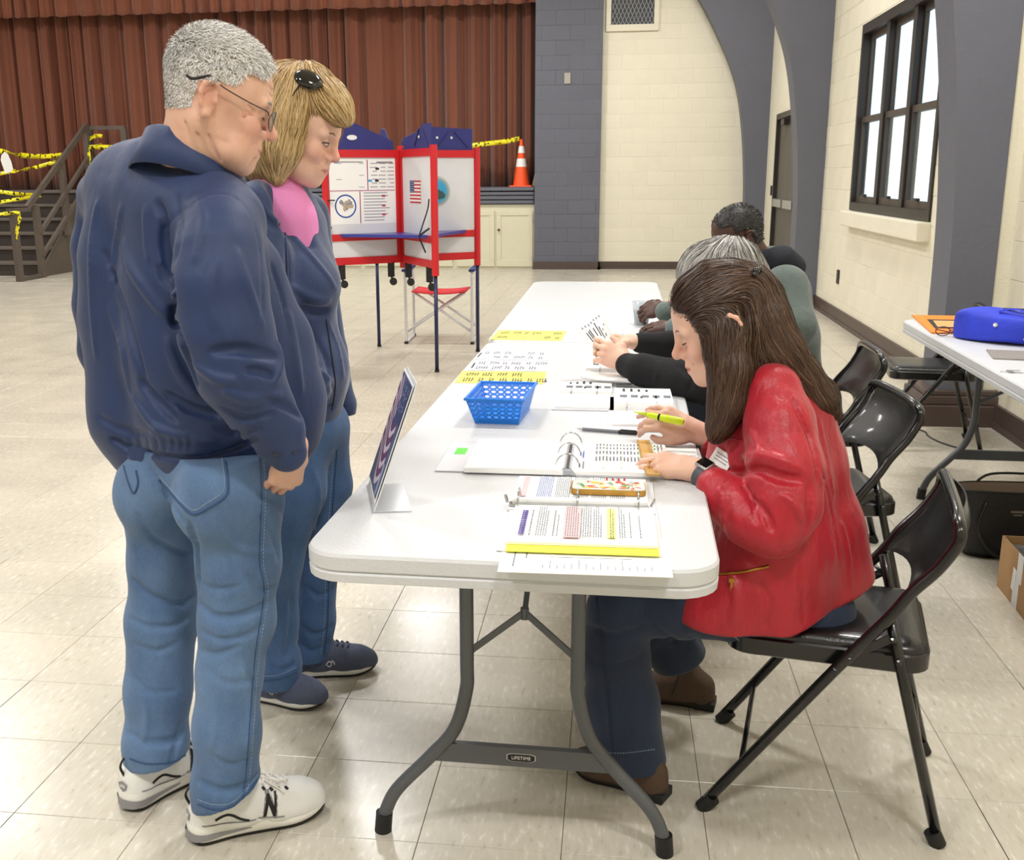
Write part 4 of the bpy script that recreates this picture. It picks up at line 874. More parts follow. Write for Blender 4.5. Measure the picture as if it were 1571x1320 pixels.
b = MB(); b.box((-.013, 0, .0023), (.002, .296, .0008), rotz(.045)); b.obj('metal_edge', mat('brass_edge', '#a9772e', .35, metal=.6), rb)
b = MB(); R_ = rotz(.045)
for k in range(-18, 19): v = R_@Vector((.009, k*.0078, .0021)); b.box(v, (.006 if k % 2 else .010, .0007, .0002), R_)
b.obj('graduation', M_BLACKINK, rb)['kind'] = 'stuff'
pn = thing('ballpoint_pen', 'grey ballpoint pen lying behind the white binder', 'pen', (-.007, 2.63, TZ+.005)); PM = frame_xy((.152, -.034, 0))
b = MB(); b.tube([PM@np.array([x, 0, 0]) for x in (-.062, .04)], .0045, 10); b.obj('barrel', mat('grey_barrel', '#6d6f75', .3), pn, angle=50)
b = MB(); b.tube([PM@np.array([x, 0, 0]) for x in (.03, .074, .078)], [.0052, .005, .003], 10); b.box(PM@np.array([.055, 0, .006]), (.04, .003, .002), Matrix(PM.tolist())); b.obj('cap', mat('black_plastic', '#1b1b1e', .35), pn, angle=50)
b = MB(); b.tube([PM@np.array([x, 0, 0]) for x in (-.062, -.07, -.078)], [.0042, .0022, .0006], 10); b.obj('tip', M_CHROME, pn, smooth=True)
# two more binders toward the grey-haired woman
def small_binder(label, c, w, d0, d1, t1, seed):
    o = (c[0], c[1], TZ); t = thing('ring_binder', label, 'binder', o); b = MB(o); b.box((c[0], c[1], TZ+.0015), (w+.03, d0+d1+.06, .003), bev=.001); b.obj('cover', M_BINDER, t)
    b = MB(o); stack(b, (c[0]-.004, c[1]-d0/2-.004), w, d0, 0, TZ+.003, .006, .003, 1); b.obj('page_stack', M_PAPER, t)
    b = MB(o); stack(b, (c[0], c[1]+d1/2+.012), w, d1, 0, TZ+.003, t1, .002, 1); pg = b.obj('page_stack', M_PAPER, t); r = np.random.default_rng(seed)
    R = [(u, u+.007, .2*d1, .2*d1+r.uniform(.02, .045), 1) for u in np.linspace(-w*.35, w*.05, 4)]+[(u, u+.006, -.25*d1, -.25*d1+r.uniform(.02, .05), 1) for u in np.linspace(-w*.05, w*.2, 2)]+[(u, u+.02, -.2*d1, -.2*d1+.03, 0) for u in np.linspace(-w*.4, w*.35, 5)]
    marks(pg, (c[0], c[1]+d1/2+.012), 0, TZ+t1+.0055, R, o)
    for x in (-w*.28, w*.22): b = MB(o); b.tube([(c[0]+x, c[1]+.005+.018*math.cos(q), TZ+t1*.6+.016*math.sin(q)) for q in np.linspace(-.4, math.pi+.4, 12)], .0018, 6); b.obj('ring', M_CHROME, t, smooth=True)
small_binder('open white binder of blank pages left of the dark sleeve', (-.072, 3.08), .15, .18, .15, .010, 3)
small_binder('thick white ring binder beside the highlighter', (.09, 2.86), .16, .16, .20, .026, 5)
small_binder('open white binder beneath the hands of the grey-haired woman', (.02, 3.44), .20, .09, .16, .016, 6)
t = paper('folder_sheet', 'white page lifted over the second binder rings', 'paper', (-.01, 3.27), .15, .10, -.2, TZ+.022, M_PAPER, [], .004, curl=.006)
t = paper('blue_folder', 'thin blue folder lying on the far table near the phone', 'folder', (.15, 4.22), .30, .18, -.35, TZ, mat('blue_card', '#4b86bd', .5), [], .002)
cu = thing('plastic_cup', 'clear plastic cup of pale liquid on the far table', 'cup', (.125, 4.66, TZ)); b = MB(); b.lathe([(.028, .0), (.030, .003), (.042, .10), (.0405, .10), (.029, .005), (.0, .005)], 24, caps=False); b.obj('cup_wall', mat('cup_plastic', '#c9d2dc', .15, alpha=.45), cu, smooth=True)
b = MB(); b.lathe([(.0, .006), (.028, .006), (.036, .065), (.0, .065)], 24, caps=False); b.obj('drink', mat('pale_drink', '#b9c9b0', .2, alpha=.7), cu, angle=40)
p2 = thing('smartphone', 'dark smartphone lying on the far table beside the cup', 'phone', (.19, 4.40, TZ), -.3); b = MB(); b.prism(rrect(.15, .075, .01, 4), .008, None, (0, 0, 0)); b.obj('body', M_RUB, p2); b = MB(); b.prism(rrect(.135, .064, .006, 3), .0006, None, (0, 0, .0081)); b.obj('screen', mat('phone_screen', '#5a6470', .1), p2)
# window-side table
ev = thing('padded_envelope', 'orange envelope on the corner of the window-side table', 'envelope', (1.40, 4.76, TZ)); b = MB((1.40, 4.76, TZ)); P = [(1.275, 4.47), (1.40, 4.46), (1.58, 5.0), (1.34, 5.02)]
b.prism(P, .006, None, (0, 0, TZ+.001)); b.obj('sleeve', mat('orange_card', '#f08a2c', .55, var=.05), ev)
def evq(u, v): a = np.array(P); return tuple((a[0]*(1-u)+a[1]*u)*(1-v)+(a[3]*(1-u)+a[2]*u)*v)
b = MB((1.40, 4.76, TZ)); b.prism([evq(.2, .2), evq(.85, .2), evq(.85, .72), evq(.2, .72)], .001, None, (0, 0, TZ+.0071)); b.obj('window_border', M_FRAME, ev)
b = MB((1.40, 4.76, TZ)); b.prism([evq(.3, .28), evq(.76, .28), evq(.76, .64), evq(.3, .64)], .001, None, (0, 0, TZ+.0081)); b.obj('window_card', mat('orange_window', '#f5b070', .4), ev)
gl = thing('eyeglasses', 'folded dark red eyeglasses in front of the orange envelope', 'glasses', (1.33, 4.40, TZ)); M_GR = mat('dark_red_frame', '#5e1c18', .3)
b = MB(); 
for x in (-.035, .035): b.tube([(x+.027*math.cos(a), -.01, .022+.018*math.sin(a)) for a in np.linspace(0, 2*math.pi, 14, endpoint=False)], .002, 6, closed=True)
b.tube([(-.008, -.01, .026), (.008, -.01, .026)], .002, 6); b.obj('rim', M_GR, gl, smooth=True)
for s in (-1, 1): b = MB(); b.tube([(s*.062, -.01, .028), (s*.062, .0, .028), (-s*.05, .012+.006*s, .006)], .002, 6); b.obj('temple', M_GR, gl, smooth=True)
tb = thing('tote_bag', 'royal blue fabric tote bag slumped on its side on the table', 'bag', (1.47, 4.25, TZ)); M_TOTE = mat('royal_blue_fabric', '#2b3fd0', .65, var=.18, vscale=12, bump=.4, bscale=25)
rings = []
for k, (x, y, w, h) in enumerate(((1.335, 4.40, .02, .085), (1.345, 4.38, .12, .115), (1.42, 4.30, .17, .130), (1.50, 4.24, .19, .120), (1.58, 4.20, .18, .105), (1.66, 4.16, .14, .08), (1.70, 4.14, .05, .04))):
    d = np.array([.93, -.36]); n2_ = np.array([.36, .93]); r_ = []
    for j in range(20):
        a = 2*math.pi*j/20; q = math.copysign(abs(math.cos(a))**.55, math.cos(a)); z = math.copysign(abs(math.sin(a))**.5, math.sin(a)); wob = 1+.10*math.sin(3*a+k*1.7)+.05*math.sin(5*a+k*2.9)
        r_.append((x+n2_[0]*w/2*q*wob-1.47, y+n2_[1]*w/2*q*wob-4.25, max(.001, h/2+h/2*z*wob)))
    rings.append(r_)
b = MB(); loft(b, rings); b.add(rings[-1], [tuple(range(20))]); o = b.obj('body', M_TOTE, tb, smooth=True); s = o.modifiers.new('s', 'SUBSURF'); s.levels = 1; s.render_levels = 2
b = MB(); b.tube(catmull([(-.03, -.03, .125), (.03, -.06, .132), (.10, -.10, .09), (.14, -.11, .05)], 6), .012, 6, flat=.25); b.obj('handle', M_TOTE, tb, smooth=True)
b = MB(); b.tube(catmull([(.0, .02, .127), (.10, -.02, .125), (.18, -.04, .10)], 6), .014, 6, flat=.25); b.obj('handle', mat('tote_dark_strap', '#1a2560', .7), tb, smooth=True)
b = MB(); b.lathe([(.009, 0), (.008, .003), (.004, .004)], 12, (-.050, -.062, .075), frame_xy((1, 0, .2), (-.3, -.9, .4))); b.obj('snap', M_STEEL, tb, angle=40)
wb = thing('white_carton', 'white cardboard carton lying tilted against the blue bag', 'box', (1.53, 4.00, TZ)); b = MB(); b.box((.03, 0, .055), (.16, .12, .045), Matrix.Rotation(-.42, 3, 'Y'), bev=.002); b.obj('carton', M_PAPER, wb); b = MB(); b.box((.045, -.061, .04), (.13, .001, .018), Matrix.Rotation(-.42, 3, 'Y')); b.obj('dark_stripe', M_RUB, wb)
b = MB(); b.box((0, 0, .002), (.26, .2, .004), rotz(-.2)); o = b.obj('grey_folder', mat('grey_card', '#8b857f', .6)); o.location = (1.46, 3.93, TZ); tag(o, 'flat grey folder on the table in front of the blue bag', 'folder')
cy = thing('paper_cup', 'white paper cup at the right edge on the window-side table', 'cup', (1.405, 3.72, TZ)); b = MB(); b.lathe([(.03, 0), (.032, .004), (.041, .115), (.043, .118), (.041, .121), (.03, .121)], 24); b.obj('cup_body', M_PAPER, cy, angle=40)
ky = thing('key_ring', 'small metal keys lying on the window-side table', 'keys', (1.265, 3.60, TZ)); b = MB(); b.tube([(.012*math.cos(a), .012*math.sin(a), .002) for a in np.linspace(0, 2*math.pi, 14, endpoint=False)], .001, 6, closed=True); b.obj('split_ring', M_STEEL, ky, smooth=True)
for a in (.3, -.4): b = MB(); Mz = np.array(rotz(a)); b.prism([(.01, -.006), (.026, -.008), (.03, -.003), (.055, -.003), (.055, .003), (.03, .003), (.026, .008), (.01, .006)], .002, Mz, (0, 0, .0015+.002*(a > 0))); b.obj('key', M_STEEL, ky)
# ------------------------------------------------------------------ soft-body modelling: smooth distance field -> mesh
def smin(a, b, k):
    h = np.maximum(k-np.abs(a-b), 0)/k; return np.minimum(a, b)-h*h*k*.25
def unit(v): v = np.asarray(v, float); return v/(np.linalg.norm(v)+1e-12)
class SDF:
    def __init__(s, lo, hi, h):
        s.lo = np.asarray(lo, float); s.h = h; s.n = np.ceil((np.asarray(hi)-s.lo)/h).astype(int)+1; s.d = np.full(s.n, .08, np.float32)
        s.ax = [(s.lo[i]+h*np.arange(s.n[i])).astype(np.float32) for i in range(3)]
    def sub(s, lo, hi):
        a = np.clip(np.floor((np.asarray(lo)-s.lo)/s.h).astype(int), 0, s.n); b = np.clip(np.ceil((np.asarray(hi)-s.lo)/s.h).astype(int)+1, 0, s.n)
        if (b <= a).any(): return None
        sl = tuple(slice(a[i], b[i]) for i in range(3))
        return sl, s.ax[0][sl[0]][:, None, None], s.ax[1][sl[1]][None, :, None], s.ax[2][sl[2]][None, None, :]
    def _put(s, sl, d, k, op):
        if op == 'add': s.d[sl] = smin(s.d[sl], d, k)
        else: s.d[sl] = -smin(-s.d[sl], d, k)
    def cone(s, a, b, ra, rb, k=.02, op='add', ax=None, f=1.):
        a = np.asarray(a, float); b = np.asarray(b, float); m = max(ra, rb)*max(1, f)+k+2*s.h
        g = s.sub(np.minimum(a, b)-m, np.maximum(a, b)+m)
        if g is None: return s
        sl, X, Y, Z = g; ab = b-a; L2 = max(float(ab@ab), 1e-10)
        px, py, pz = X-np.float32(a[0]), Y-np.float32(a[1]), Z-np.float32(a[2])
        t = np.clip((px*ab[0]+py*ab[1]+pz*ab[2])/L2, 0, 1).astype(np.float32)
        qx, qy, qz = px-t*ab[0], py-t*ab[1], pz-t*ab[2]
        q2 = qx*qx+qy*qy+qz*qz
        if ax is not None:
            w = qx*ax[0]+qy*ax[1]+qz*ax[2]; q2 = q2-w*w*(1-1/(f*f))
        s._put(sl, (np.sqrt(np.maximum(q2, 0))-(ra+t*(rb-ra))).astype(np.float32), k, op); return s
    def ball(s, c, r, k=.02, op='add'): return s.cone(c, np.asarray(c)+1e-6, r, r, k, op)
    def chain(s, pts, rs, k=.02, op='add', ax=None, f=1.):
        rs = [rs]*len(pts) if np.isscalar(rs) else rs
        for i in range(len(pts)-1): s.cone(pts[i], pts[i+1], rs[i], rs[i+1], k, op, ax, f)
        return s
    def ell(s, c, r, R=None, k=.02, op='add'):
        R = np.eye(3) if R is None else np.asarray(R, float); c = np.asarray(c, float); e = np.sqrt(((R*np.asarray(r))**2).sum(1)); m = k+2*s.h
        g = s.sub(c-e-m, c+e+m)
        if g is None: return s
        sl, X, Y, Z = g; x, y, z = X-c[0], Y-c[1], Z-c[2]; k1 = 0; k2 = 0
        for i in range(3):
            u = x*R[0, i]+y*R[1, i]+z*R[2, i]; k1 = k1+(u/r[i])**2; k2 = k2+(u/r[i]**2)**2
        k1 = np.sqrt(k1); s._put(sl, (k1*(k1-1)/(np.sqrt(k2)+1e-9)).astype(np.float32), k, op); return s
    def cut(s, p, n, k=.004):
        "remove everything on the side of plane p that n points to"
        n = unit(n); d = (s.ax[0][:, None, None]-p[0])*n[0]+(s.ax[1][None, :, None]-p[1])*n[1]+(s.ax[2][None, None, :]-p[2])*n[2]
        s.d = -smin(-s.d, -d.astype(np.float32), k); return s
    def cutbox(s, lo, hi, p, n, k=.004):
        g = s.sub(lo, hi)
        if g is None: return s
        sl, X, Y, Z = g; n = unit(n); d = (X-p[0])*n[0]+(Y-p[1])*n[1]+(Z-p[2])*n[2]; s.d[sl] = -smin(-s.d[sl], -d.astype(np.float32), k); return s
    def sample(s, P):
        P = np.atleast_2d(P); u = (P-s.lo)/s.h; i = np.clip(np.floor(u).astype(int), 0, s.n-2); f = np.clip(u-i, 0, 1); out = 0
        for dx in (0, 1):
            for dy in (0, 1):
                for dz in (0, 1):
                    w = (f[:, 0] if dx else 1-f[:, 0])*(f[:, 1] if dy else 1-f[:, 1])*(f[:, 2] if dz else 1-f[:, 2])
                    out = out+w*s.d[i[:, 0]+dx, i[:, 1]+dy, i[:, 2]+dz]
        return out
    def grad(s, P):
        e = s.h; P = np.atleast_2d(P); g = np.stack([s.sample(P+np.eye(3)[i]*e)-s.sample(P-np.eye(3)[i]*e) for i in range(3)], 1)
        return g/(np.linalg.norm(g, axis=1)[:, None]+1e-9)
    def hit(s, px, py):
        "first surface point seen at a photo pixel (None when it misses)"
        r = unit(AR*(px-CX)/F_PX-AU*(py-CY)/F_PX+AF); hi = s.lo+s.h*(s.n-1)
        with np.errstate(divide='ignore'): t1 = (s.lo-EYE)/r; t2 = (hi-EYE)/r
        t0, t3 = np.minimum(t1, t2).max(), np.maximum(t1, t2).min()
        if t0 >= t3: return None
        T = np.arange(max(t0, 0), t3, s.h*.5); d = s.sample(EYE+r*T[:, None]); w = np.where(d < 0)[0]
        if not len(w) or w[0] == 0: return None
        i = w[0]; t = T[i-1]+(T[i]-T[i-1])*d[i-1]/(d[i-1]-d[i]+1e-9); return EYE+r*t
    def trace(s, pix, n=6):
        "pixel polyline -> surface points"
        q = catmull(np.asarray(pix, float), n) if len(pix) > 2 else np.linspace(pix[0], pix[1], n+1)
        out = [s.hit(x, y) for x, y in q]; return [p for p in out if p is not None]
    def fold(s, pix, w=.012, depth=.006, k=.012, taper=True):
        "depth<0 presses a valley, depth>0 raises a ridge along a traced line"
        P = s.trace(pix)
        if len(P) < 2: return s
        w *= .72; k = min(k, w*.7); P = np.array(P); N = s.grad(P); n = len(P); P2 = []; R = []
        for i in range(n):
            a = math.sin(math.pi*(i+.6)/(n+.2))**.5 if taper else 1.; r = w*(.45+.55*a)
            off = -(r-abs(depth)*a) if depth > 0 else (r-abs(depth)*a); P2.append(P[i]+N[i]*off); R.append(r)
        return s.chain(P2, R, k, 'add' if depth > 0 else 'sub')
    def wrinkle(s, amp, scale, seed=0, stretch=(1, 1, 1)):
        "gentle irregular relief"
        r = np.random.default_rng(seed); out = 0
        for o in range(5):
            k = unit(r.normal(size=3))*scale*(1.0+.55*o)*np.asarray(stretch); ph = r.uniform(0, 6.28)
            out = out+np.sin(s.ax[0][:, None, None]*k[0]+s.ax[1][None, :, None]*k[1]+s.ax[2][None, None, :]*k[2]+ph)/(1+.5*o)
        s.d += (amp*out/2.4).astype(np.float32); return s
    def mesh(s, smooth=1):
        d = s.d; d[0] = d[-1] = .05; d[:, 0] = d[:, -1] = .05; d[:, :, 0] = d[:, :, -1] = .05
        S = d < 0; A = S[:-1, :-1, :-1]; cnt = np.zeros(A.shape, np.int8)
        for dx in (0, 1):
            for dy in (0, 1):
                for dz in (0, 1): cnt += S[dx:dx+A.shape[0], dy:dy+A.shape[1], dz:dz+A.shape[2]]
        I = np.argwhere((cnt > 0) & (cnt < 8)); idx = np.full(A.shape, -1, np.int32); idx[tuple(I.T)] = np.arange(len(I))
        acc = np.zeros((len(I), 3)); c = np.zeros(len(I))
        cor = [(x, y, z) for x in (0, 1) for y in (0, 1) for z in (0, 1)]; val = {q: d[I[:, 0]+q[0], I[:, 1]+q[1], I[:, 2]+q[2]] for q in cor}
        for p in cor:
            for a in range(3):
                if p[a] == 0:
                    q = list(p); q[a] = 1; q = tuple(q); u, v = val[p], val[q]; m = (u < 0) != (v < 0); t = np.where(m, u/(u-v+1e-12), 0)
                    P = np.tile(np.array(p, float), (len(I), 1)); P[:, a] += t; acc[m] += P[m]; c[m] += 1
        V = s.lo+s.h*(I+acc/c[:, None]); F = []
        for a in range(3):
            b_, c_ = (a+1) % 3, (a+2) % 3; sl0 = [slice(1, -1)]*3; sl0[a] = slice(0, -1); sl1 = [slice(1, -1)]*3; sl1[a] = slice(1, None)
            u, v = S[tuple(sl0)], S[tuple(sl1)]; E = np.argwhere(u != v)
            if not len(E): continue
            ins = u[tuple(E.T)]; base = E.copy(); base[:, b_] += 1; base[:, c_] += 1
            def g(db, dc): q = base.copy(); q[:, b_] -= db; q[:, c_] -= dc; return idx[tuple(q.T)]
            Q = np.stack([g(1, 1), g(0, 1), g(0, 0), g(1, 0)], 1); Q[~ins] = Q[~ins][:, ::-1]; F.append(Q)
        F = np.concatenate(F)
        for _ in range(smooth):
            ac = np.zeros_like(V); ct = np.zeros(len(V))
            for i in range(4):
                for j in (1, 3): np.add.at(ac, F[:, i], V[F[:, (i+j) % 4]]); np.add.at(ct, F[:, i], 1)
            V = V*.4+.6*ac/np.maximum(ct, 1)[:, None]
        return V, F
def np_mesh(name, V, F, material, parent=None, origin=(0, 0, 0), cols=None, smooth=True):
    V = np.asarray(V, np.float32)-np.asarray(origin, np.float32); F = np.asarray(F, np.int32); me = bpy.data.meshes.new(name); n, k = len(F), F.shape[1]
    me.vertices.add(len(V)); me.vertices.foreach_set('co', V.ravel()); me.loops.add(n*k); me.loops.foreach_set('vertex_index', F.ravel())
    me.polygons.add(n); me.polygons.foreach_set('loop_start', np.arange(0, n*k, k)); me.polygons.foreach_set('loop_total', np.full(n, k)); me.polygons.foreach_set('use_smooth', np.full(n, smooth))
    me.update(calc_edges=True); me.validate()
    for m in (material if isinstance(material, list) else [material]): me.materials.append(m)
    if cols is not None:
        c = np.asarray(cols, np.float32); c = np.concatenate([c, np.ones((len(c), 1), np.float32)], 1) if c.shape[1] == 3 else c
        ca = me.color_attributes.new('Col', 'FLOAT_COLOR', 'POINT'); ca.data.foreach_set('color', c.ravel())
    return link(bpy.data.objects.new(name, me), parent)
def J(px, py, Y, r):
    p = at(px, py, Y); return p, r*pxm(p)
def limb(s, rows, k=.03, op='add', ax=None, f=1.):
    "rows of (px, py, Y, radius in px)"
    q = [J(*r) for r in rows]; s.chain([a for a, _ in q], [b for _, b in q], k, op, ax, f); return s
def bounds(*rows, m=.06):
    P = np.array([at(a, b, c) for a, b, c, r in rows]); R = max(r*pxm(p) for (a, b, c, r), p in zip(rows, P)); return P.min(0)-R-m, P.max(0)+R+m
def join_meshes(parts):
    V, F, C, n = [], [], [], 0
    for v, f, c in parts: V.append(v); F.append(np.asarray(f)+n); C.append(c); n += len(v)
    return np.concatenate(V), np.concatenate(F), np.concatenate(C)
def lin(h): return np.array(hexc(h)[:3])
# ---- hair: ribbons that follow guide curves over a hair volume
def hair_ribbons(name, parent, origin, seeds, field, steps, step, width, base, tip, surf=None, lift=0., jitter=.2, seed=0, material=None, var=.25, offs=.002, cols2=None):
    r = np.random.default_rng(seed); P = np.array(seeds, float); N = len(P); path = [P.copy()]
    o = r.uniform(0, 1, N)*offs; jit = r.normal(size=(N, 3))*jitter
    st = step*r.uniform(.75, 1.15, N)
    for k in range(steps):
        D = field(P)+jit; 
        if surf is not None:
            n = surf.grad(P); D = D-n*((D*n).sum(1)[:, None])*(1-lift); D /= np.linalg.norm(D, axis=1)[:, None]+1e-9
            P = P+D*st[:, None]; d = surf.sample(P); n = surf.grad(P); P = P-n*((d-o-lift*step*(k+1))[:, None])
        else:
            D /= np.linalg.norm(D, axis=1)[:, None]+1e-9; P = P+D*st[:, None]
        path.append(P.copy())
    K = len(path); A = np.stack(path, 1); T = np.gradient(A, axis=1); T /= np.linalg.norm(T, axis=2)[:, :, None]+1e-9
    nn = surf.grad(A.reshape(-1, 3)).reshape(A.shape) if surf is not None else np.tile(np.array([0, -1., 0]), (N, K, 1))
    tw = r.normal(size=(N, 1, 3))*.35; S = np.cross(T, nn+tw); S /= np.linalg.norm(S, axis=2)[:, :, None]+1e-9
    w = width*r.uniform(.6, 1.3, (N, 1, 1))*np.concatenate([np.linspace(.75, 1, K//2), np.linspace(1, .12, K-K//2)])[None, :, None]
    V = np.stack([A-S*w/2, A+S*w/2], 2).reshape(-1, 3); ids = np.arange(N*K*2).reshape(N, K, 2)
    F = np.stack([ids[:, :-1, 0], ids[:, 1:, 0], ids[:, 1:, 1], ids[:, :-1, 1]], -1).reshape(-1, 4)
    t = np.linspace(0, 1, K)[None, :, None, None]; b = np.asarray(base)[None, None, None]; e = np.asarray(tip)[None, None, None]
    C = (b*(1-t)+e*t)*(1+var*r.normal(size=(N, 1, 1, 1))).clip(.35, 1.9)
    if cols2 is not None: mix = (r.random((N, 1, 1, 1)) < cols2[1]); C = np.where(mix, np.asarray(cols2[0])[None, None, None]*(1+.15*r.normal(size=(N, 1, 1, 1))), C)
    C = np.broadcast_to(C, (N, K, 2, 3)).reshape(-1, 3)
    return np_mesh(name, V, F, material or M_HAIR, parent, origin, C)
M_HAIR = vcol_mat('hair_strands', .42, spec=.45); M_SKIN = vcol_mat('skin', .48, sss=.12, bump=.10, bscale=380, spec=.4)
def guide_field(guides, sig=.03):
    P, D = [], []
    for g in guides:
        q = catmull(np.array([at(*p) for p in g]), 6); P.append(q[:-1]); D.append(np.diff(q, axis=0))
    P = np.concatenate(P); D = np.concatenate(D); D /= np.linalg.norm(D, axis=1)[:, None]
    def f(X):
        d2 = ((X[:, None]-P[None])**2).sum(2); w = np.exp(-(d2-d2.min(1)[:, None])/(2*sig*sig)); v = (w[..., None]*D[None]).sum(1); return v/(np.linalg.norm(v, axis=1)[:, None]+1e-9)
    return f
def surf_seeds(V, mask, n, seed=0):
    r = np.random.default_rng(seed); i = np.where(mask)[0]; return V[r.choice(i, n)]+r.normal(size=(n, 3))*.0015
# ---- head: local x forward, y left, z up, origin at eye level inside the skull
class Head:
    def __init__(s, center, fwd, up=(0, 0, 1), scale=(1, 1, 1), h=.0024, lo=(-.15, -.13, -.22), hi=(.16, .13, .17)):
        s.c = np.asarray(center, float); x = unit(fwd); z = np.asarray(up, float); z = unit(z-x*(z@x)); y = np.cross(z, x); s.R = np.stack([x, y, z], 1); s.sc = np.asarray(scale, float)
        s.f = SDF(lo, hi, h)
    def w(s, p): return s.c+(np.atleast_2d(p)*s.sc)@s.R.T
    def w1(s, p): return s.w(p)[0]
    def inv(s, P): return ((np.atleast_2d(P)-s.c)@s.R)/s.sc
    def build(s, nose=1., jaw=1., chin=1., cheek=1., neck=None, neck_r=.056, smile=0., ear=True, male=True, lids=1., jowl=0., aged=False):
        f = s.f; sy = (-1, 1)
        f.ell((-.012, 0, .036), (.096, .075, .086), k=.02); f.ell((.030, 0, .02), (.058, .063, .072), k=.03)
        f.ell((.036, 0, -.045), (.050, .052*jaw, .055), k=.03); f.ell((.022, 0, -.074), (.058, .050*jaw, .036), k=.03)
        f.ell((-.02, 0, -.045), (.05, .056, .06), k=.03)
        f.ball((.076, 0, -.099), .0185*chin, .03); f.cone((.05, -.03, -.09), (.05, .03, -.09), .022, .022, .03)
        for q in sy:
            f.ball((.062, q*.040, -.032), .0205*cheek, .022); f.cone((.084, q*.012, .017), (.074, q*.046, .014), .0095, .008, .014)
            if jowl: f.ball((.045, q*.042, -.080), .022*jowl, .025)
        for q in sy: f.ball((.0965, q*.031, -.003), .0165, .016, 'sub')
        for q in sy:
            f.ball((.0735, q*.031, -.004), .0138*lids, .003)
        f.cone((.084, 0, .016), (.090, 0, .002), .0085, .0075, .012); f.cone((.089, 0, .002), (.107*nose, 0, -.028), .0075, .0100, .010); f.ball((.1065*nose, 0, -.031), .0105, .008)
        for q in sy: f.ball((.094, q*.0125, -.036), .0088, .008); f.ball((.100, q*.0065, -.0435), .0036, .004, 'sub')
        f.ell((.078, 0, -.065), (.021, .030, .022), k=.016)
        a = smile
        up_ = [(.080, -.025, -.064+a), (.0905, -.012, -.0635), (.0945, 0, -.0635), (.0905, .012, -.0635), (.080, .025, -.064+a)]; lo_ = [(.080, -.024, -.067+a), (.0895, -.011, -.0735), (.092, 0, -.0745), (.0895, .011, -.0735), (.080, .024, -.067+a)]
        f.chain(up_, [.003, .0048, .0048, .0048, .003], .006); f.chain(lo_, [.003, .0055, .006, .0055, .003], .006)
        sl = [(.0868, -.0255, -.0660+a*1.2), (.0970, -.012, -.0685), (.1005, 0, -.069), (.0970, .012, -.0685), (.0868, .0255, -.0660+a*1.2)]; f.chain(sl, .0016, .003, 'sub')
        for q in sy: f.chain([(.091, q*.020, -.040), (.081, q*.032, -.058), (.075, q*.033, -.066)], .0006, .004, 'sub')
        if ear:
            for q in sy:
                y = q*.076; o = q*.012
                f.ell((-.020, y+o*.5, -.012), (.016, .006, .026), k=.008)
                f.chain([(-.010, y+o*.4, .004), (-.012, y+o, .018), (-.022, y+o*1.5, .022), (-.033, y+o*1.7, .012), (-.036, y+o*1.5, -.004), (-.031, y+o*1.1, -.022), (-.020, y+o*.7, -.034)], [.004, .0045, .0048, .0048, .0045, .0042, .0055], .004)
                f.ball((-.018, y+o*.7, -.037), .0075, .006); f.ell((-.021, y+o*1.3, .0), (.009, .006, .014), k=.004, op='sub'); f.ball((-.008, y+o*.8, -.012), .0055, .004)
        if neck is not None:
            b = s.inv(neck)[0]; f.chain([(-.028, 0, -.02), tuple((np.array((-.028, 0, -.06))*.5+b*.5)), tuple(b)], [neck_r*.95, neck_r, neck_r*1.12], .03)
            for q in sy: f.chain([(-.02, q*.055, -.05), tuple(b+np.array([.03, q*.015, .0]))], [.012, .014], .03)
        if aged:
            for q in sy:
                for c in ([(.062, .052, -.002), (.050, .060, .002)], [(.062, .052, -.008), (.048, .060, -.010)], [(.060, .052, -.014), (.047, .059, -.020)], [(.070, .046, -.030), (.062, .051, -.045), (.055, .052, -.066), (.050, .050, -.085)], [(.088, .020, -.080), (.080, .030, -.094)], [(-.030, .058, -.055), (-.012, .058, -.090), (.010, .054, -.120)], [(-.045, .050, -.060), (-.030, .054, -.100), (-.012, .052, -.130)], [(-.010, .060, -.060), (.010, .058, -.090), (.030, .050, -.105)], [(.088, .012, .036), (.082, .034, .040)], [(.086, .012, .046), (.080, .034, .050)]): f.chain([(x, q*y, z) for x, y, z in c], .0004, .009, 'sub')
        return s
    def colour(s, V, skin, lip, flush, amt=.5):
        C = np.tile(skin, (len(V), 1)); r = np.random.default_rng(5)
        def blend(c, pts, rad, a):
            nonlocal C
            for p in pts:
                w = a*np.exp(-((V-np.array(p))**2).sum(1)/(2*rad*rad)); C = C*(1-w[:, None])+c*w[:, None]
        blend(flush, [(.105, 0, -.03)], .014, amt); blend(flush, [(.07, .042, -.035), (.07, -.042, -.035)], .02, amt*.8); blend(flush, [(-.025, .09, -.005), (-.025, -.09, -.005)], .02, amt*.7)
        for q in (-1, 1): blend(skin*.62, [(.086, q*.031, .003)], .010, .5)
        ly = np.clip(np.abs(V[:, 1])/.025, 0, 1); zc = -.0685+.0022*ly; hh = .0072*(1-ly**2)+.0012; w = np.clip(1.6-np.abs(V[:, 2]-zc)/hh*1.1, 0, 1)*(V[:, 0] > .075)*(np.abs(V[:, 1]) < .026)*.75; C = C*(1-w[:, None])+lip*w[:, None]
        return C
    def world_mesh(s, smooth=1): V, F = s.f.mesh(smooth); return V, F
    def tube(s, name, pts, r, material, parent, origin, n=6, up=None):
        b = MB(origin); b.tube(s.w(catmull(np.array(pts, float), 5)), r, n); return b.obj(name, material, parent, smooth=True)
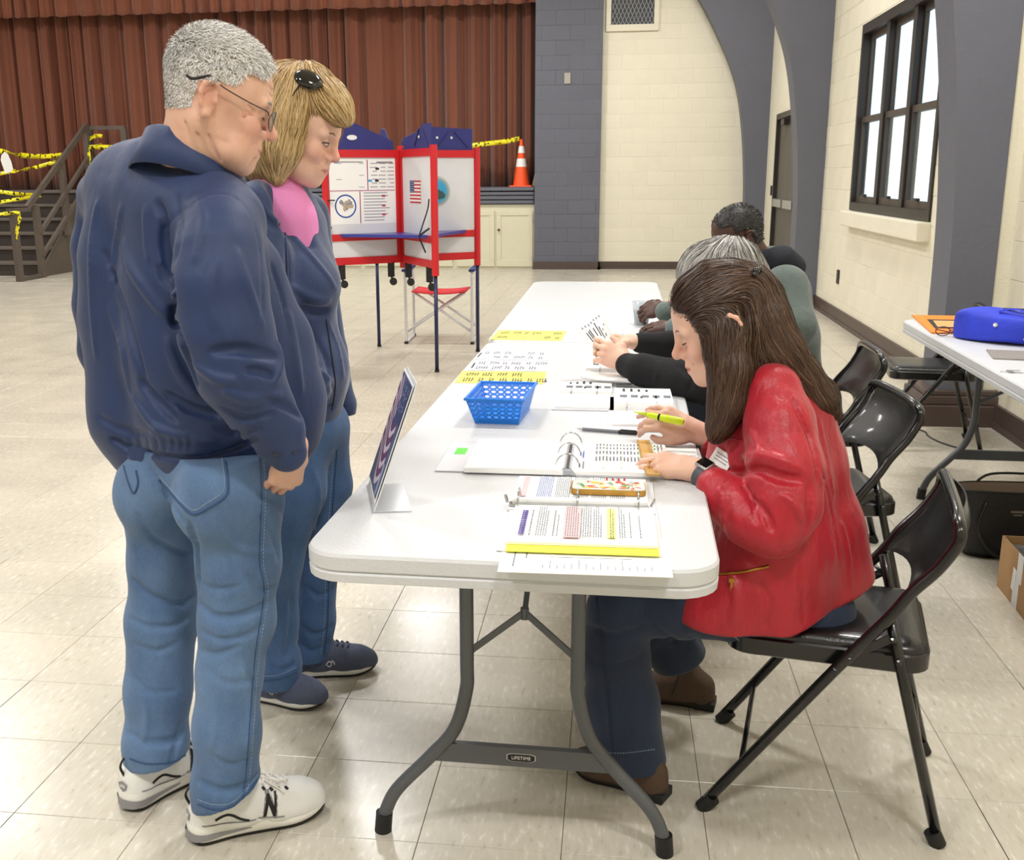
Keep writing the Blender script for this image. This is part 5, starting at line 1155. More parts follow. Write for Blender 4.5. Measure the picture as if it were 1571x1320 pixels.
def hand(f, wrist, fwd, dorsal, side, curl, spread=(.10, .02, -.05, -.12), thumb=((.022, .026, -.008), (.048, .048, -.016), (.072, .058, -.022), (.092, .062, -.026)), scale=1., yaw=(0, 0, 0, 0), arm=None, arm_r=(.026, .03), k=.006):
    "local x to the fingers, y to the thumb (side), z out of the back of the hand; curl: 3 bends in degrees for each finger"
    x = unit(fwd); z = np.asarray(dorsal, float); z = unit(z-x*(z@x)); y = np.cross(z, x)
    if y@np.asarray(side) < 0: y = -y
    R = np.stack([x, y, z], 1); W = lambda p: np.asarray(wrist)+scale*(R@np.asarray(p, float)); sc = scale
    f.cone(W((-.01, 0, 0)), W((.03, .004, 0)), .023*sc, .026*sc, .01, ax=y, f=1.15)
    mc = [(.086, .029, .003), (.090, .010, .005), (.086, -.010, .003), (.077, -.028, -.001)]
    for m in mc: f.cone(W((.02, m[1]*.55, 0)), W(m), .0155*sc, .0115*sc, .012)
    f.cone(W((.045, .02, -.008)), W((.06, -.02, -.008)), .014*sc, .013*sc, .014)
    ln = [(.042, .026, .021), (.046, .029, .022), (.043, .027, .021), (.034, .021, .019)]; rr = [(.0095, .0085, .0078, .0068), (.0098, .0086, .0078, .0068), (.0094, .0083, .0076, .0066), (.0085, .0075, .0068, .006)]
    tips = []
    for i in range(4):
        p = np.array(mc[i], float); a = 0.; pts = [p.copy()]
        for j in range(3):
            a += math.radians(curl[i][j]); d = np.array([math.cos(a)*math.cos(spread[i]), math.cos(a)*math.sin(spread[i]), -math.sin(a)]); p = p+d*ln[i][j]; pts.append(p.copy())
        f.chain([W(q) for q in pts], [q*sc for q in rr[i]], k); tips.append([W(q) for q in pts])
    f.chain([W(q) for q in thumb], [.014*sc, .0115*sc, .0098*sc, .0078*sc], .008)
    f.cone(W(thumb[1]), W((.075, .022, -.002)), .008*sc, .008*sc, .016)
    if arm is not None: f.cone(W((-.005, 0, 0)), np.asarray(arm), arm_r[0], arm_r[1], .015)
    return tips, W
def skin_shade(V, base, flush, pts, rad=.006, a=.35):
    C = np.tile(base, (len(V), 1))
    for p in pts:
        w = a*np.exp(-((V-np.asarray(p))**2).sum(1)/(2*rad*rad)); C = C*(1-w[:, None])+flush*w[:, None]
    return C
# ------------------------------------------------------------------ people
def denim(name, a, b):
    m = mat(name, a, .8, var=.3, vscale=5, col2=b, stretch=(1, 1, .7), sheen=.1); nt = m.node_tree; L = nt.links; bs = nt.nodes['Principled BSDF']
    src = bs.inputs['Base Color'].links[0].from_socket; tc = nd(nt, 'ShaderNodeTexCoord'); mp = nd(nt, 'ShaderNodeMapping'); mp.inputs['Scale'].default_value = (1, 1, .12); L.new(tc.outputs['Object'], mp.inputs[0])
    n = nd(nt, 'ShaderNodeTexNoise', i_Scale=700., i_Detail=2.); L.new(mp.outputs[0], n.inputs['Vector']); mx = nd(nt, 'ShaderNodeMix', data_type='RGBA', blend_type='OVERLAY'); mx.inputs['Factor'].default_value = .32
    L.new(src, mx.inputs['A']); L.new(n.outputs['Fac'], mx.inputs['B']); L.new(mx.outputs['Result'], bs.inputs['Base Color'])
    bp = nd(nt, 'ShaderNodeBump', i_Strength=.25, i_Distance=.002); L.new(n.outputs['Fac'], bp.inputs['Height']); L.new(bp.outputs[0], bs.inputs['Normal']); return m
def line_on(f, name, pix, r, material, parent, origin, lift=.0006, n=8):
    P = f.trace(pix, n)
    if len(P) < 2: return None
    P = np.array(P); P = P+f.grad(P)*lift; b = MB(origin); b.tube(P, r, 5); return b.obj(name, material, parent, smooth=True)
def dash_on(f, name, pix, r, material, parent, origin, n=40, lift=.0004):
    q = catmull(np.asarray(pix, float), 10); d = np.r_[0, np.cumsum(np.hypot(*np.diff(q, axis=0).T))]; b = MB(origin); c = 0
    for k in range(n):
        s0, s1 = d[-1]*(k+.15)/n, d[-1]*(k+.75)/n; pr = []
        for s in (s0, s1): pr.append(f.hit(np.interp(s, d, q[:, 0]), np.interp(s, d, q[:, 1])))
        if pr[0] is None or pr[1] is None or np.linalg.norm(pr[0]-pr[1]) > .02: continue
        g = f.grad(np.array(pr)); b.tube(np.array(pr)+g*lift, r, 4); c += 1
    if c: o = b.obj(name, material, parent); o['kind'] = 'stuff'; return o
def shoe(name, parent, loc, ang, L, spec, origin):
    "local x to the toe; spec: colours and style"
    Rz = np.array(rotz(ang)); Wd = lambda p: (np.atleast_2d(p)@Rz.T)+np.asarray(loc)
    out = [(-.5, 0), (-.47, .085), (-.40, .115), (-.2, .105), (0, .115), (.18, .155), (.32, .15), (.43, .10), (.49, .03), (.5, -.02), (.46, -.09), (.36, -.145), (.2, -.165), (0, -.135), (-.2, -.115), (-.40, -.12), (-.47, -.085)]
    oc = catmull([(x*L, y*L*(.93 if spec.get('slim') else 1.0), 0) for x, y in out], 4, True)[:, :2]; nO = len(oc)
    def ring(sc, dz): return [np.array([x*(1+sc/(L*.5)), y*(1+sc/(L*.15)), dz(x)]) for x, y in oc]
    spring = lambda x: .016*max(0, (x/L-.22)/.28)**2+.004*max(0, (-x/L-.38)/.12)**2
    toph = lambda x: .026+(.016 if not spec.get('flat') else .004)*min(1, max(0, (.1-x/L)/.35))+spring(x)*.8
    def lo(nm, rings, material, pr):
        vs = [p for r in rings for p in r]; fs = [(i*nO+j, i*nO+(j+1) % nO, (i+1)*nO+(j+1) % nO, (i+1)*nO+j) for i in range(len(rings)-1) for j in range(nO)]; fs += [tuple(range(nO))[::-1], tuple((len(rings)-1)*nO+j for j in range(nO))]
        return mesh_obj(nm, Wd(np.array(vs))-np.asarray(origin), fs, material, pr, True, angle=50)
    e = bpy.data.objects.new(name, None); link(e, parent)
    lo('outsole', [ring(-.004, lambda x: spring(x)), ring(0, lambda x: spring(x)+.002), ring(.001, lambda x: spring(x)+.007), ring(-.002, lambda x: spring(x)+.008)], spec['outsole'], e)
    lo('midsole', [ring(-.001, lambda x: spring(x)+.0075), ring(.003, lambda x: spring(x)+.014), ring(.0025, lambda x: toph(x)-.006), ring(-.002, lambda x: toph(x)+.003), ring(-.008, lambda x: toph(x)+.003)], spec['midsole'], e)
    f = SDF((-L*.56, -L*.24, -.01), (L*.58, L*.24, .19), .0032); s = L/.30
    P = lambda x, y, z: np.array([x*L, y*L, z*s])
    f.chain([P(-.34, 0, .045), P(-.1, 0, .05), P(.15, .0, .045), P(.32, 0, .036), P(.41, -.005, .032)], [.038*s, .040*s, .042*s, .040*s, .026*s], .03, ax=np.array([0, 1, 0]), f=1.03)
    f.chain([P(-.36, 0, .08), P(-.22, 0, .085), P(-.05, 0, .078), P(.10, 0, .062)], [.029*s, .031*s, .028*s, .022*s], .03)
    f.chain([P(-.38, 0, .03), P(-.38, 0, .075)], [.034*s, .028*s], .02)
    if spec.get('boot'): f.chain([P(-.25, 0, .08), P(-.20, 0, .135)], [.034*s, .031*s], .03)
    f.chain([P(.16, 0, .03), P(.36, 0, .03)], [.046*s, .036*s], .02)
    f.cut((0, 0, .022*s), (0, 0, -1))
    for (a, q) in spec.get('grooves', ()): f.chain([P(*u) for u in a], .0022, .004, 'sub')
    V, F = f.mesh(1); up = np_mesh('upper', Wd(V), F, spec['upper'], e, origin)
    def side(y0, x, z):
        T = np.linspace(y0, 0, 90); d = f.sample(np.stack([np.full(90, x), T, np.full(90, z)], 1)); w = np.where(d < 0)[0]; return T[w[0]] if len(w) else 0.
    def decal(nm, poly, material, sg=-1, lift=.0012, sub=6):
        bm = bmesh.new(); bm.faces.new([bm.verts.new((x*L, 0, z*s)) for x, z in poly]); bmesh.ops.triangulate(bm, faces=list(bm.faces))
        for _ in range(2): bmesh.ops.subdivide_edges(bm, edges=list(bm.edges), cuts=1, use_grid_fill=True)
        bm.verts.index_update(); vs = [np.array([v.co.x, side(sg*L*.23, v.co.x, v.co.z)+sg*lift, v.co.z]) for v in bm.verts]; fs = [[v.index for v in q.verts] for q in bm.faces]; bm.free()
        return mesh_obj(nm, Wd(np.array(vs))-np.asarray(origin), fs, material, e)
    def strip(nm, pts, w, material, sg=-1, lift=.001, N=10):
        q = catmull([(x*L, z*s, 0) for x, z in pts], N)[:, :2]; b = MB(origin); b.tube(Wd(np.array([[x, side(sg*L*.23, x, z)+sg*lift, z] for x, z in q])), w, 5); return b.obj(nm, material, e, smooth=True)
    def lace(nm, pts, r, material, lift=.003):
        "over the instep: points (x, y) dropped on the top of the upper"
        vs = []
        for x, y in catmull([(a*L, c*L, 0) for a, c in pts], 4)[:, :2]:
            T = np.linspace(.18, 0, 120); d = f.sample(np.stack([np.full(120, x), np.full(120, y), T], 1)); w = np.where(d < 0)[0]; vs.append((x, y, (T[w[0]] if len(w) else .05)+lift))
        b = MB(origin); b.tube(Wd(np.array(vs)), r, 6); return b.obj(nm, material, e, smooth=True)
    return e, up, decal, strip, lace, Wd, s
M_WLEATHER = mat('white_leather', '#eeeeec', .45, var=.04, vscale=14, bump=.1, bscale=80); M_GREYS = mat('grey_foam', '#8d8d90', .6); M_MIDW = mat('white_foam', '#e6e4de', .6); M_LACE = mat('white_lace', '#e8e5de', .8)
def collar(parent, O, c, f, r0, zb, zf, fall, flare, material, gap=20., name='collar', tilt=0.):
    f = unit((f[0], f[1], 0)); rv = np.array([f[1], -f[0], 0]); vs = []; n = 40; th = np.radians(np.linspace(gap, 360-gap, n))
    for a in th:
        d = math.cos(a)*f+math.sin(a)*rv; zt = zf+(zb-zf)*(1-math.cos(a))/2
        for r, dz in ((r0-.004, -.06), (r0-.003, -.01), (r0+.002, 0), (r0+.009, -.001), (r0+.014+flare*.35, -fall*.45), (r0+.018+flare, -fall)): vs.append(np.asarray(c)*[1, 1, 0]+d*r+np.array([0, 0, zt+dz])-O)
    fs = [(i*6+j, i*6+j+1, i*6+j+7, i*6+j+6) for i in range(n-1) for j in range(5)]; o = mesh_obj(name, vs, fs, material, parent, True); m = o.modifiers.new('cloth', 'SOLIDIFY'); m.thickness = .004; m.offset = 0; return o
SKIN_A, SKIN_B, SKIN_C = lin('#dfb39c'), lin('#e3b8a2'), lin('#4a3128')
LIP = lin('#b5625c'); FLUSH = lin('#cf7a6c')

def build_man():
    O = np.array([-.85, 2.0, 0.]); t = thing('person', 'man in a navy jacket, jeans and white sneakers standing at the table', 'person', tuple(O))
    # ---------------- jeans
    f = SDF((-1.16, 1.70, .03), (-.50, 2.32, .845), .0048)
    R_ = [(350, 690, 1.99, 60), (358, 760, 1.97, 74), (366, 863, 1.98, 62), (363, 950, 1.97, 56), (352, 1031, 1.95, 49), (348, 1120, 1.93, 50), (347, 1205, 1.93, 51), (347, 1262, 1.93, 52)]
    L_ = [(258, 690, 2.08, 60), (252, 760, 2.09, 66), (252, 860, 2.10, 52), (249, 950, 2.10, 53), (243, 1060, 2.08, 49), (240, 1140, 2.06, 47), (240, 1200, 2.06, 48)]
    limb(f, R_, .025); limb(f, L_, .025); limb(f, [(262, 700, 2.09, 60), (300, 690, 2.05, 72), (350, 700, 2.01, 62)], .05); limb(f, [(235, 760, 2.04, 56), (250, 740, 2.04, 60)], .04); limb(f, [(325, 770, 1.93, 60), (340, 740, 1.93, 64)], .04)
    p_ = at(347, 1222, 1.93); f.cutbox(p_-[.12, .15, .12], p_+[.12, .15, .10], p_+[-.02, 0, 0], (.42, .1, -1)); p_ = at(240, 1160, 2.06); f.cutbox(p_-[.12, .10, .14], p_+[.09, .13, .09], p_, (.15, .1, -1))
    for pix, w, d in ((((304, 925), (330, 948), (372, 945), (412, 925)), .013, -.007), (((306, 968), (340, 982), (380, 975), (404, 958)), .010, -.005), (((306, 1000), (335, 1004), (370, 990)), .010, -.004), (((300, 890), (330, 905), (365, 900)), .010, -.004), (((203, 890), (235, 918), (275, 925), (298, 915)), .013, -.007), (((198, 950), (225, 962), (262, 962), (292, 945)), .010, -.005), (((205, 990), (240, 1000), (275, 985)), .010, -.004),
        (((302, 1198), (340, 1215), (380, 1205), (398, 1190)), .012, -.007), (((325, 1160), (355, 1175), (392, 1160)), .010, -.004), (((195, 1125), (225, 1140), (262, 1138), (284, 1122)), .012, -.006), (((262, 1175), (272, 1140), (276, 1110)), .010, -.006), (((290, 800), (300, 850), (303, 905)), .012, -.012), (((330, 800), (365, 840), (420, 850)), .012, .003), (((210, 790), (240, 830), (290, 850)), .012, -.005), (((230, 720), (262, 770), (285, 805)), .010, -.008),
        (((310, 1060), (330, 1100), (325, 1150)), .012, .004), (((370, 1010), (385, 1080), (380, 1150)), .012, .004), (((215, 1060), (225, 1100), (218, 1140)), .012, .004), (((395, 760), (425, 770), (436, 800)), .010, -.005), (((400, 790), (420, 830), (428, 860)), .010, -.005), (((320, 1030), (350, 1050), (395, 1040)), .010, -.003), (((380, 880), (400, 905), (422, 905)), .010, -.005), (((205, 1040), (230, 1062), (270, 1060)), .010, -.003)): f.fold(pix, w, d)
    f.wrinkle(.0022, 30, 3, (1, 1, .6))
    V, F = f.mesh(1); DEN = denim('faded_denim', '#6684aa', '#3f5c85'); jn = np_mesh('jeans', V, F, DEN, t, O)
    SEAM = mat('denim_seam', '#33507a', .8); STI = mat('denim_stitch', '#93a9bf', .8)
    for pix in (((398, 700), (401, 765), (398, 860), (405, 910), (392, 1000), (384, 1100), (378, 1180), (372, 1225)),): line_on(f, 'side_seam', pix, .0013, SEAM, jn, O); dash_on(f, 'seam_stitching', [(x+6, y) for x, y in pix], .0008, STI, jn, O, 90)
    pk = ((244, 736), (262, 757), (278, 775), (297, 789), (322, 778), (347, 760), (349, 735), (345, 708)); line_on(f, 'pocket_edge', pk, .0026, SEAM, jn, O); dash_on(f, 'pocket_stitching', [(x-5*(x > 300), y-6) for x, y in pk], .0009, STI, jn, O, 70)
    line_on(f, 'pocket_edge', ((190, 715), (197, 740), (205, 757), (212, 742), (209, 722)), .0022, SEAM, jn, O); line_on(f, 'hem_seam', ((303, 1234), (330, 1242), (360, 1236), (396, 1196)), .0016, SEAM, jn, O); dash_on(f, 'hem_stitching', ((303, 1227), (330, 1235), (360, 1229), (396, 1189)), .0009, STI, jn, O, 30)
    line_on(f, 'hem_seam', ((199, 1164), (225, 1172), (262, 1170), (286, 1158)), .0016, SEAM, jn, O)
    # ---------------- jacket
    f = SDF((-1.24, 1.62, .76), (-.44, 2.42, 1.50), .0043)
    limb(f, [(215, 268, 2.10, 42), (212, 320, 2.10, 62), (208, 400, 2.11, 76), (216, 490, 2.12, 84), (228, 580, 2.11, 82), (232, 640, 2.10, 84), (246, 680, 2.09, 70)], .05)
    limb(f, [(314, 312, 1.99, 36), (325, 345, 1.98, 56), (332, 400, 1.99, 74), (354, 490, 2.02, 78), (392, 580, 2.06, 84), (400, 640, 2.07, 84), (392, 684, 2.06, 70)], .05)
    limb(f, [(262, 262, 2.05, 38), (272, 335, 2.03, 66), (280, 430, 2.02, 82), (292, 540, 2.02, 88), (310, 640, 2.02, 86), (312, 688, 2.02, 70)], .05)
    limb(f, [(238, 248, 2.07, 30), (190, 276, 2.13, 32), (160, 302, 2.17, 36)], .07); limb(f, [(292, 300, 1.99, 34), (328, 326, 1.95, 40), (346, 340, 1.93, 44)], .06); limb(f, [(235, 300, 2.04, 46), (296, 332, 1.98, 48)], .08)
    limb(f, [(155, 300, 2.19, 34), (152, 380, 2.21, 38), (153, 470, 2.22, 37), (155, 540, 2.22, 32), (158, 562, 2.22, 26)], .02)
    limb(f, [(346, 338, 1.93, 42), (338, 370, 1.88, 54)], .05); limb(f, [(338, 360, 1.88, 58), (336, 390, 1.86, 64), (338, 440, 1.84, 70), (348, 510, 1.83, 70), (368, 570, 1.83, 64), (398, 625, 1.85, 50), (426, 662, 1.87, 42)], .022); limb(f, [(426, 662, 1.87, 42), (440, 688, 1.88, 30)], .012)
    limb(f, [(398, 410, 2.05, 32), (432, 520, 2.08, 38), (452, 610, 2.09, 36), (450, 670, 2.08, 30)], .04)
    for pix, w, d in ((((241, 312), (249, 338), (252, 380), (264, 442), (269, 495), (285, 545), (302, 590)), .016, -.018), (((161, 385), (176, 430), (192, 475), (207, 535), (222, 590)), .014, -.012), (((150, 310), (141, 376), (142, 466), (147, 548)), .010, .006), (((186, 318), (178, 380), (172, 440)), .010, .006), (((223, 318), (224, 360), (228, 400)), .008, .005),
        (((192, 370), (200, 410), (235, 460), (252, 480)), .014, .006), (((172, 470), (190, 540), (200, 600)), .014, .006), (((217, 585), (240, 615), (272, 645)), .014, -.012), (((255, 605), (295, 628), (337, 637)), .014, -.012), (((242, 410), (252, 428), (264, 445)), .010, -.009), (((325, 540), (370, 536), (425, 548)), .014, -.011), (((378, 568), (400, 570), (420, 578)), .010, -.010), (((362, 385), (380, 440), (403, 500)), .012, .006),
        (((330, 400), (322, 450), (330, 500)), .016, .004), (((345, 600), (385, 612), (430, 605)), .012, .006), (((340, 625), (380, 642), (420, 635)), .010, -.007), (((405, 612), (440, 625), (462, 640)), .010, -.008), (((425, 525), (430, 560), (420, 590)), .010, .007), (((300, 560), (330, 580), (360, 585)), .012, .006),
        (((150, 640), (185, 660), (230, 668)), .012, -.006), (((240, 655), (270, 668), (330, 676)), .012, .007), (((330, 655), (365, 665), (400, 655)), .010, -.006), (((415, 405), (430, 450), (446, 520)), .010, -.006), (((440, 480), (452, 540), (462, 600)), .012, .006), (((300, 300), (312, 340), (300, 400)), .012, .005), (((270, 300), (275, 350), (268, 400)), .012, -.005), (((205, 610), (225, 640), (245, 665)), .010, .006), (((255, 520), (275, 570), (300, 605)), .012, .006)): f.fold(pix, w, d)
    for x in range(186, 300, 13): f.fold(((x, 672), (x+2, 684), (x+1, 692)), .006, -.004)
    f.fold(((172, 676), (205, 690), (250, 700), (300, 703), (350, 692), (392, 674)), .008, -.009, taper=False)
    f.fold(((251, 356), (268, 332), (292, 313), (318, 300), (341, 297), (366, 306), (386, 332), (398, 376), (403, 440), (403, 499)), .004, -.003, .005, taper=False)
    f.wrinkle(.0020, 26, 8, (1, 1, .55))
    V, F = f.mesh(1); NAVY = mat('navy_poplin', '#19305d', .6, var=.12, vscale=3, bump=.35, bscale=16, stretch=(1, 1, .5), sheen=.1); jk = np_mesh('jacket', V, F, NAVY, t, O)
    g = SDF((-1.16, 1.78, .76), (-.52, 2.34, .87), .0045)
    limb(g, [(234, 692, 2.10, 62), (262, 700, 2.06, 66), (312, 700, 2.04, 74), (360, 698, 2.05, 70), (398, 690, 2.08, 58)], .03)
    g.cut(at(280, 719, 2.0), (-.18, -.05, -1)); g.wrinkle(.0022, 75, 4, (1, 1, .08)); V, F = g.mesh(1); np_mesh('waistband', V, F, NAVY, t, O)
    collar(jk, O, at(297, 225, 2.03), (.5, .866), .078, 1.470, 1.360, .066, .026, NAVY, 18)
    g = SDF((-.72, 1.74, .80), (-.50, 2.02, .96), .004); limb(g, [(424, 676, 1.87, 36), (440, 694, 1.88, 31)], .01); V, F = g.mesh(1); cf = np_mesh('cuff', V, F, NAVY, jk, O)
    for px, py in ((424, 697), (452, 692)):
        p = g.hit(px, py)
        if p is not None: b = MB(O); n_ = g.grad(p)[0]; b.lathe([(.0075, 0), (.0075, .003), (.005, .004)], 12, p, frame_xy(np.cross(n_, [0, 0, 1.]), n_)); b.obj('button', mat('navy_button', '#1b2440', .3), jk, angle=40)
    # ---------------- head, neck, hand, hidden body
    az = math.radians(24); pi_ = math.radians(19); fw = (math.cos(az)*math.cos(pi_), math.sin(az)*math.cos(pi_), -math.sin(pi_))
    H = Head(at(335, 153, 2.0), fw, (0, 0, 1), (1.0, 1.0, 1.0)); H.build(nose=1.03, jaw=1.06, chin=1.05, neck=at(297, 275, 2.03), neck_r=.058, jowl=1.1, aged=True)
    V, F = H.f.mesh(1); C = H.colour(V, SKIN_A, lin('#b8736b'), FLUSH, .55)
    rn = np.random.default_rng(8); nz = sum(np.sin(V@(rn.normal(size=3)*q)+rn.uniform(0, 6)) for q in (60, 90, 140, 200))/4; C = C*(1-.10*np.clip(nz, 0, 1)[:, None]*np.array([.5, 1, 1.1]))
    for p_, rd_, a_ in (((.052, -.055, -.040), .006, .4), ((.045, -.057, -.062), .009, .4), ((.034, -.058, -.070), .006, .4), ((.058, -.050, -.055), .004, .4), ((.03, -.062, -.02), .012, .2), ((.065, -.045, -.075), .010, .25)):
        w_ = a_*np.exp(-((V-np.array(p_))**2).sum(1)/(2*rd_*rd_)); C = C*(1-w_[:, None])+lin('#9c5f4a')*w_[:, None]
    def hairline(v):   # 1 inside the hair-bearing scalp
        x, y, z = v.T; side = np.clip((np.abs(y)-.045)/.02, 0, 1); front = .066-.012*side-.0*z; low = np.where(x > .02, .035+.35*(x-.02)+.02*side*(x > .03), np.where(x > -.012, .028, np.where(x > -.045, .018-.6*(-.012-x)*0, -.035-.25*(-x-.045)))); return (x < front+.25*np.clip(z-.06, 0, .05)) & (z > low)
    hm = hairline(V); C[hm] = C[hm]*.45+lin('#b5afa8')*.55
    hg = SDF((-.62, 1.80, .70), (-.44, 2.10, .98), .0026) if False else SDF(at(446, 720, 1.92)-.13, at(446, 720, 1.92)+.13, .0028)
    tips, _ = hand(hg, at(449, 688, 1.905), at(434, 752, 1.93)-at(449, 688, 1.905), at(520, 700, 1.80)-at(449, 700, 1.905), (0.5, .8, 0), [(35, 40, 20)]*4, thumb=((.02, .026, -.004), (.045, .036, -.010), (.068, .036, -.022), (.085, .030, -.034)), scale=.92, arm=at(432, 660, 1.89))
    VH, FH = hg.mesh(1); CH_ = skin_shade(VH, SKIN_A*.95, FLUSH, [q[1] for q in tips], .012, .3)
    bs = SDF((-1.2, 1.65, .05), (-.45, 2.40, 1.42), .014)
    for rows in (R_, L_): limb(bs, [(a, b_, c, r*.6) for a, b_, c, r in rows[:-2]], .03)
    limb(bs, [(300, 700, 2.04, 50), (290, 520, 2.06, 62), (275, 380, 2.06, 60), (285, 290, 2.04, 34)], .04); limb(bs, [(270, 330, 2.05, 40), (340, 330, 1.94, 30), (345, 500, 1.86, 30), (375, 590, 1.87, 26), (438, 676, 1.90, 20)], .02); limb(bs, [(250, 330, 2.08, 36), (165, 320, 2.18, 22), (155, 540, 2.22, 20)], .02)
    VB, FB = bs.mesh(1); V2, F2, C2 = join_meshes([(H.w(V), F, C), (VH, FH, CH_), (VB, FB, np.tile(SKIN_A, (len(VB), 1)))]); np_mesh('body', V2, F2, M_SKIN, t, O, C2)
    # ---------------- face details
    lash = mat('dark_lash', '#3b2a22', .6); brow = mat('grey_brow', '#a79a8f', .8)
    for q in (-1, 1):
        H.tube('eyelash_line', [(.084, q*.020, -.008), (.0872, q*.030, -.0100), (.083, q*.042, -.008)], .0011, lash, t, O); H.tube('eyebrow', [(.0925, q*.014, .020), (.0895, q*.030, .024), (.079, q*.047, .019)], .0026, brow, t, O)
    # ---------------- short grey hair
    i = np.where(hm & (V[:, 2] > -.06))[0]; rr = np.random.default_rng(2); sd = V[rr.choice(i, 22000)]; nn = H.f.grad(sd)
    def short(sd, nn, n, ln, col, spread, seed, name):
        r = np.random.default_rng(seed); comb = np.stack([np.where(sd[:, 2] > .05, .8, -.1), np.sign(sd[:, 1])*.1, np.where(sd[:, 2] > .07, .15, -.75)], 1)+r.normal(size=sd.shape)*spread
        comb -= nn*(comb*nn).sum(1)[:, None]; comb /= np.linalg.norm(comb, axis=1)[:, None]+1e-9; l = ln(sd)*r.uniform(.7, 1.3, len(sd)); topk = np.clip((sd[:, 2]-.02)/.08, 0, 1)
        mid = sd+nn*(l*(.30+.2*topk))[:, None]+comb*(l*.4)[:, None]; tip = sd+nn*(l*(.36+.28*topk))[:, None]+comb*(l*.95)[:, None]; S = np.cross(nn, comb); w = .00075*r.uniform(.7, 1.4, len(sd))[:, None]
        A = np.stack([sd-S*w, sd+S*w, mid-S*w*.8, mid+S*w*.8, tip-S*w*.15, tip+S*w*.15], 1); ids = np.arange(len(sd)*6).reshape(-1, 6); Fh = np.concatenate([ids[:, [0, 1, 3, 2]], ids[:, [2, 3, 5, 4]]])
        c = col(sd, r); Cc = np.repeat(c, 6, 0); np_mesh(name, H.w(A.reshape(-1, 3)), Fh, M_HAIR, t, O, Cc)
    def gcol(sd, r):
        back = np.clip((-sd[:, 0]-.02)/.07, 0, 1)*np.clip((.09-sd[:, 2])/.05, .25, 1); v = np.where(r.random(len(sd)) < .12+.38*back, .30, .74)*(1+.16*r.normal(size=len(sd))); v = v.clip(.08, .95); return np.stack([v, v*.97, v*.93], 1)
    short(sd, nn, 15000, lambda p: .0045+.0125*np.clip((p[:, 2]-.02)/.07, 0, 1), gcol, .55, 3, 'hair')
    # ---------------- glasses
    gm = mat('gunmetal_wire', '#3b3634', .3, metal=.7); gl_ = mat('tinted_lens', '#4a4546', .08, alpha=.55); e = bpy.data.objects.new('glasses', None); link(e, t)
    for q in (-1, 1):
        ring = [(.104-.010*abs(math.cos(a))*(1 if math.cos(a)*1 > 0 else .1), q*(.033+.025*math.cos(a)), -.008+.018*math.sin(a)) for a in np.linspace(0, 2*math.pi, 24, endpoint=False)]
        ring = [(.1065-6.0*(abs(y)-.010)**2, y, z) for x, y, z in ring]; b = MB(O); b.tube(H.w(ring), .0009, 6, closed=True); b.obj('lens_rim', gm, e, smooth=True)
        W_ = H.w(ring); mesh_obj('lens', W_-O, [tuple(range(24))], gl_, e)
        b = MB(O); b.tube(H.w(catmull([(.090, q*.059, -.002), (.084, q*.066, .004), (.045, q*.078, .008), (.0, q*.086, .016), (-.016, q*.088, .023), (-.030, q*.090, .024)], 5)), .0011, 6); b.obj('temple', gm, e, smooth=True)
        b = MB(O); b.tube(H.w(catmull([(-.010, q*.088, .022), (-.026, q*.0905, .027), (-.042, q*.088, .019), (-.056, q*.084, .012), (-.066, q*.081, .015)], 5)), .0026, 8); b.obj('ear_hook', M_RUB, e, smooth=True)
    b = MB(O); b.tube(H.w(catmull([(.1062, -.008, -.004), (.1085, 0, .0), (.1062, .008, -.004)], 4)), .001, 6); b.obj('bridge', gm, e, smooth=True)
    # ---------------- sneakers
    spec = dict(outsole=M_RUB, midsole=M_MIDW, upper=M_WLEATHER, grooves=[([(.24, -.13, .05), (.30, -.05, .062), (.30, .05, .062), (.24, .13, .05)], 0), ([(-.28, -.14, .055), (-.1, -.14, .05), (.05, -.14, .03)], 0)])
    for nm, loc, ang in (('sneaker', (-.742, 1.985, 0), 32), ('sneaker', (-.985, 2.125, 0), 62)):
        e, up, decal, strip, lace, Wd, s = shoe(nm, t, loc, math.radians(ang), .300, spec, O)
        N = [(.0, .042), (.045, .088), (.062, .088), (.085, .060), (.10, .088), (.118, .088), (.088, .040), (.072, .040), (.048, .068), (.024, .042)]
        grow = [(x+(.009 if x > .06 else -.009), z+(.006 if z > .06 else -.006)) for x, z in N]
        for sg in (-1, 1):
            decal('logo_edge', grow, M_GREYS, sg, .0010); decal('logo_letter', N, M_RUB, sg, .0018); strip('dark_flash', [(-.33, .058), (-.24, .066), (-.16, .052), (-.10, .044)], .0028, M_RUB, sg); strip('overlay_edge', [(-.42, .05), (-.2, .045), (.0, .04), (.15, .036)], .0016, M_GREYS, sg)
            b = MB(O); q = catmull([(-.50*.30, 0, 0), (-.46*.30, sg*.088*.30, 0), (-.38*.30, sg*.119*.30, 0), (-.25*.30, sg*.112*.30, 0), (-.05*.30, sg*.118*.30, 0)], 5)
            vs = []
            for k_, p in enumerate(q):
                tt = k_/(len(q)-1); hh = .018*(1-tt)**.7; zz = .020
                o_ = np.array([p[0]*1.045, p[1]*1.14, 0]); vs += [o_+np.array([0, 0, zz-hh*.55]), o_+np.array([0, 0, zz+hh*.75])]
            vs = Wd(np.array(vs)); b.add(vs, [(2*i_, 2*i_+2, 2*i_+3, 2*i_+1) if sg > 0 else (2*i_, 2*i_+1, 2*i_+3, 2*i_+2) for i_ in range(len(q)-1)]); b.obj('heel_wedge', M_GREYS, e, smooth=True)
        for k_ in range(4): x = .03+.055*k_; lace('lace', [(x, -.075+.006*k_), (x+.018, 0), (x, .075-.006*k_)], .0032, M_LACE); lace('eyelet_tab', [(x-.006, -.082), (x+.008, -.098)], .0035, M_RUB, .001)
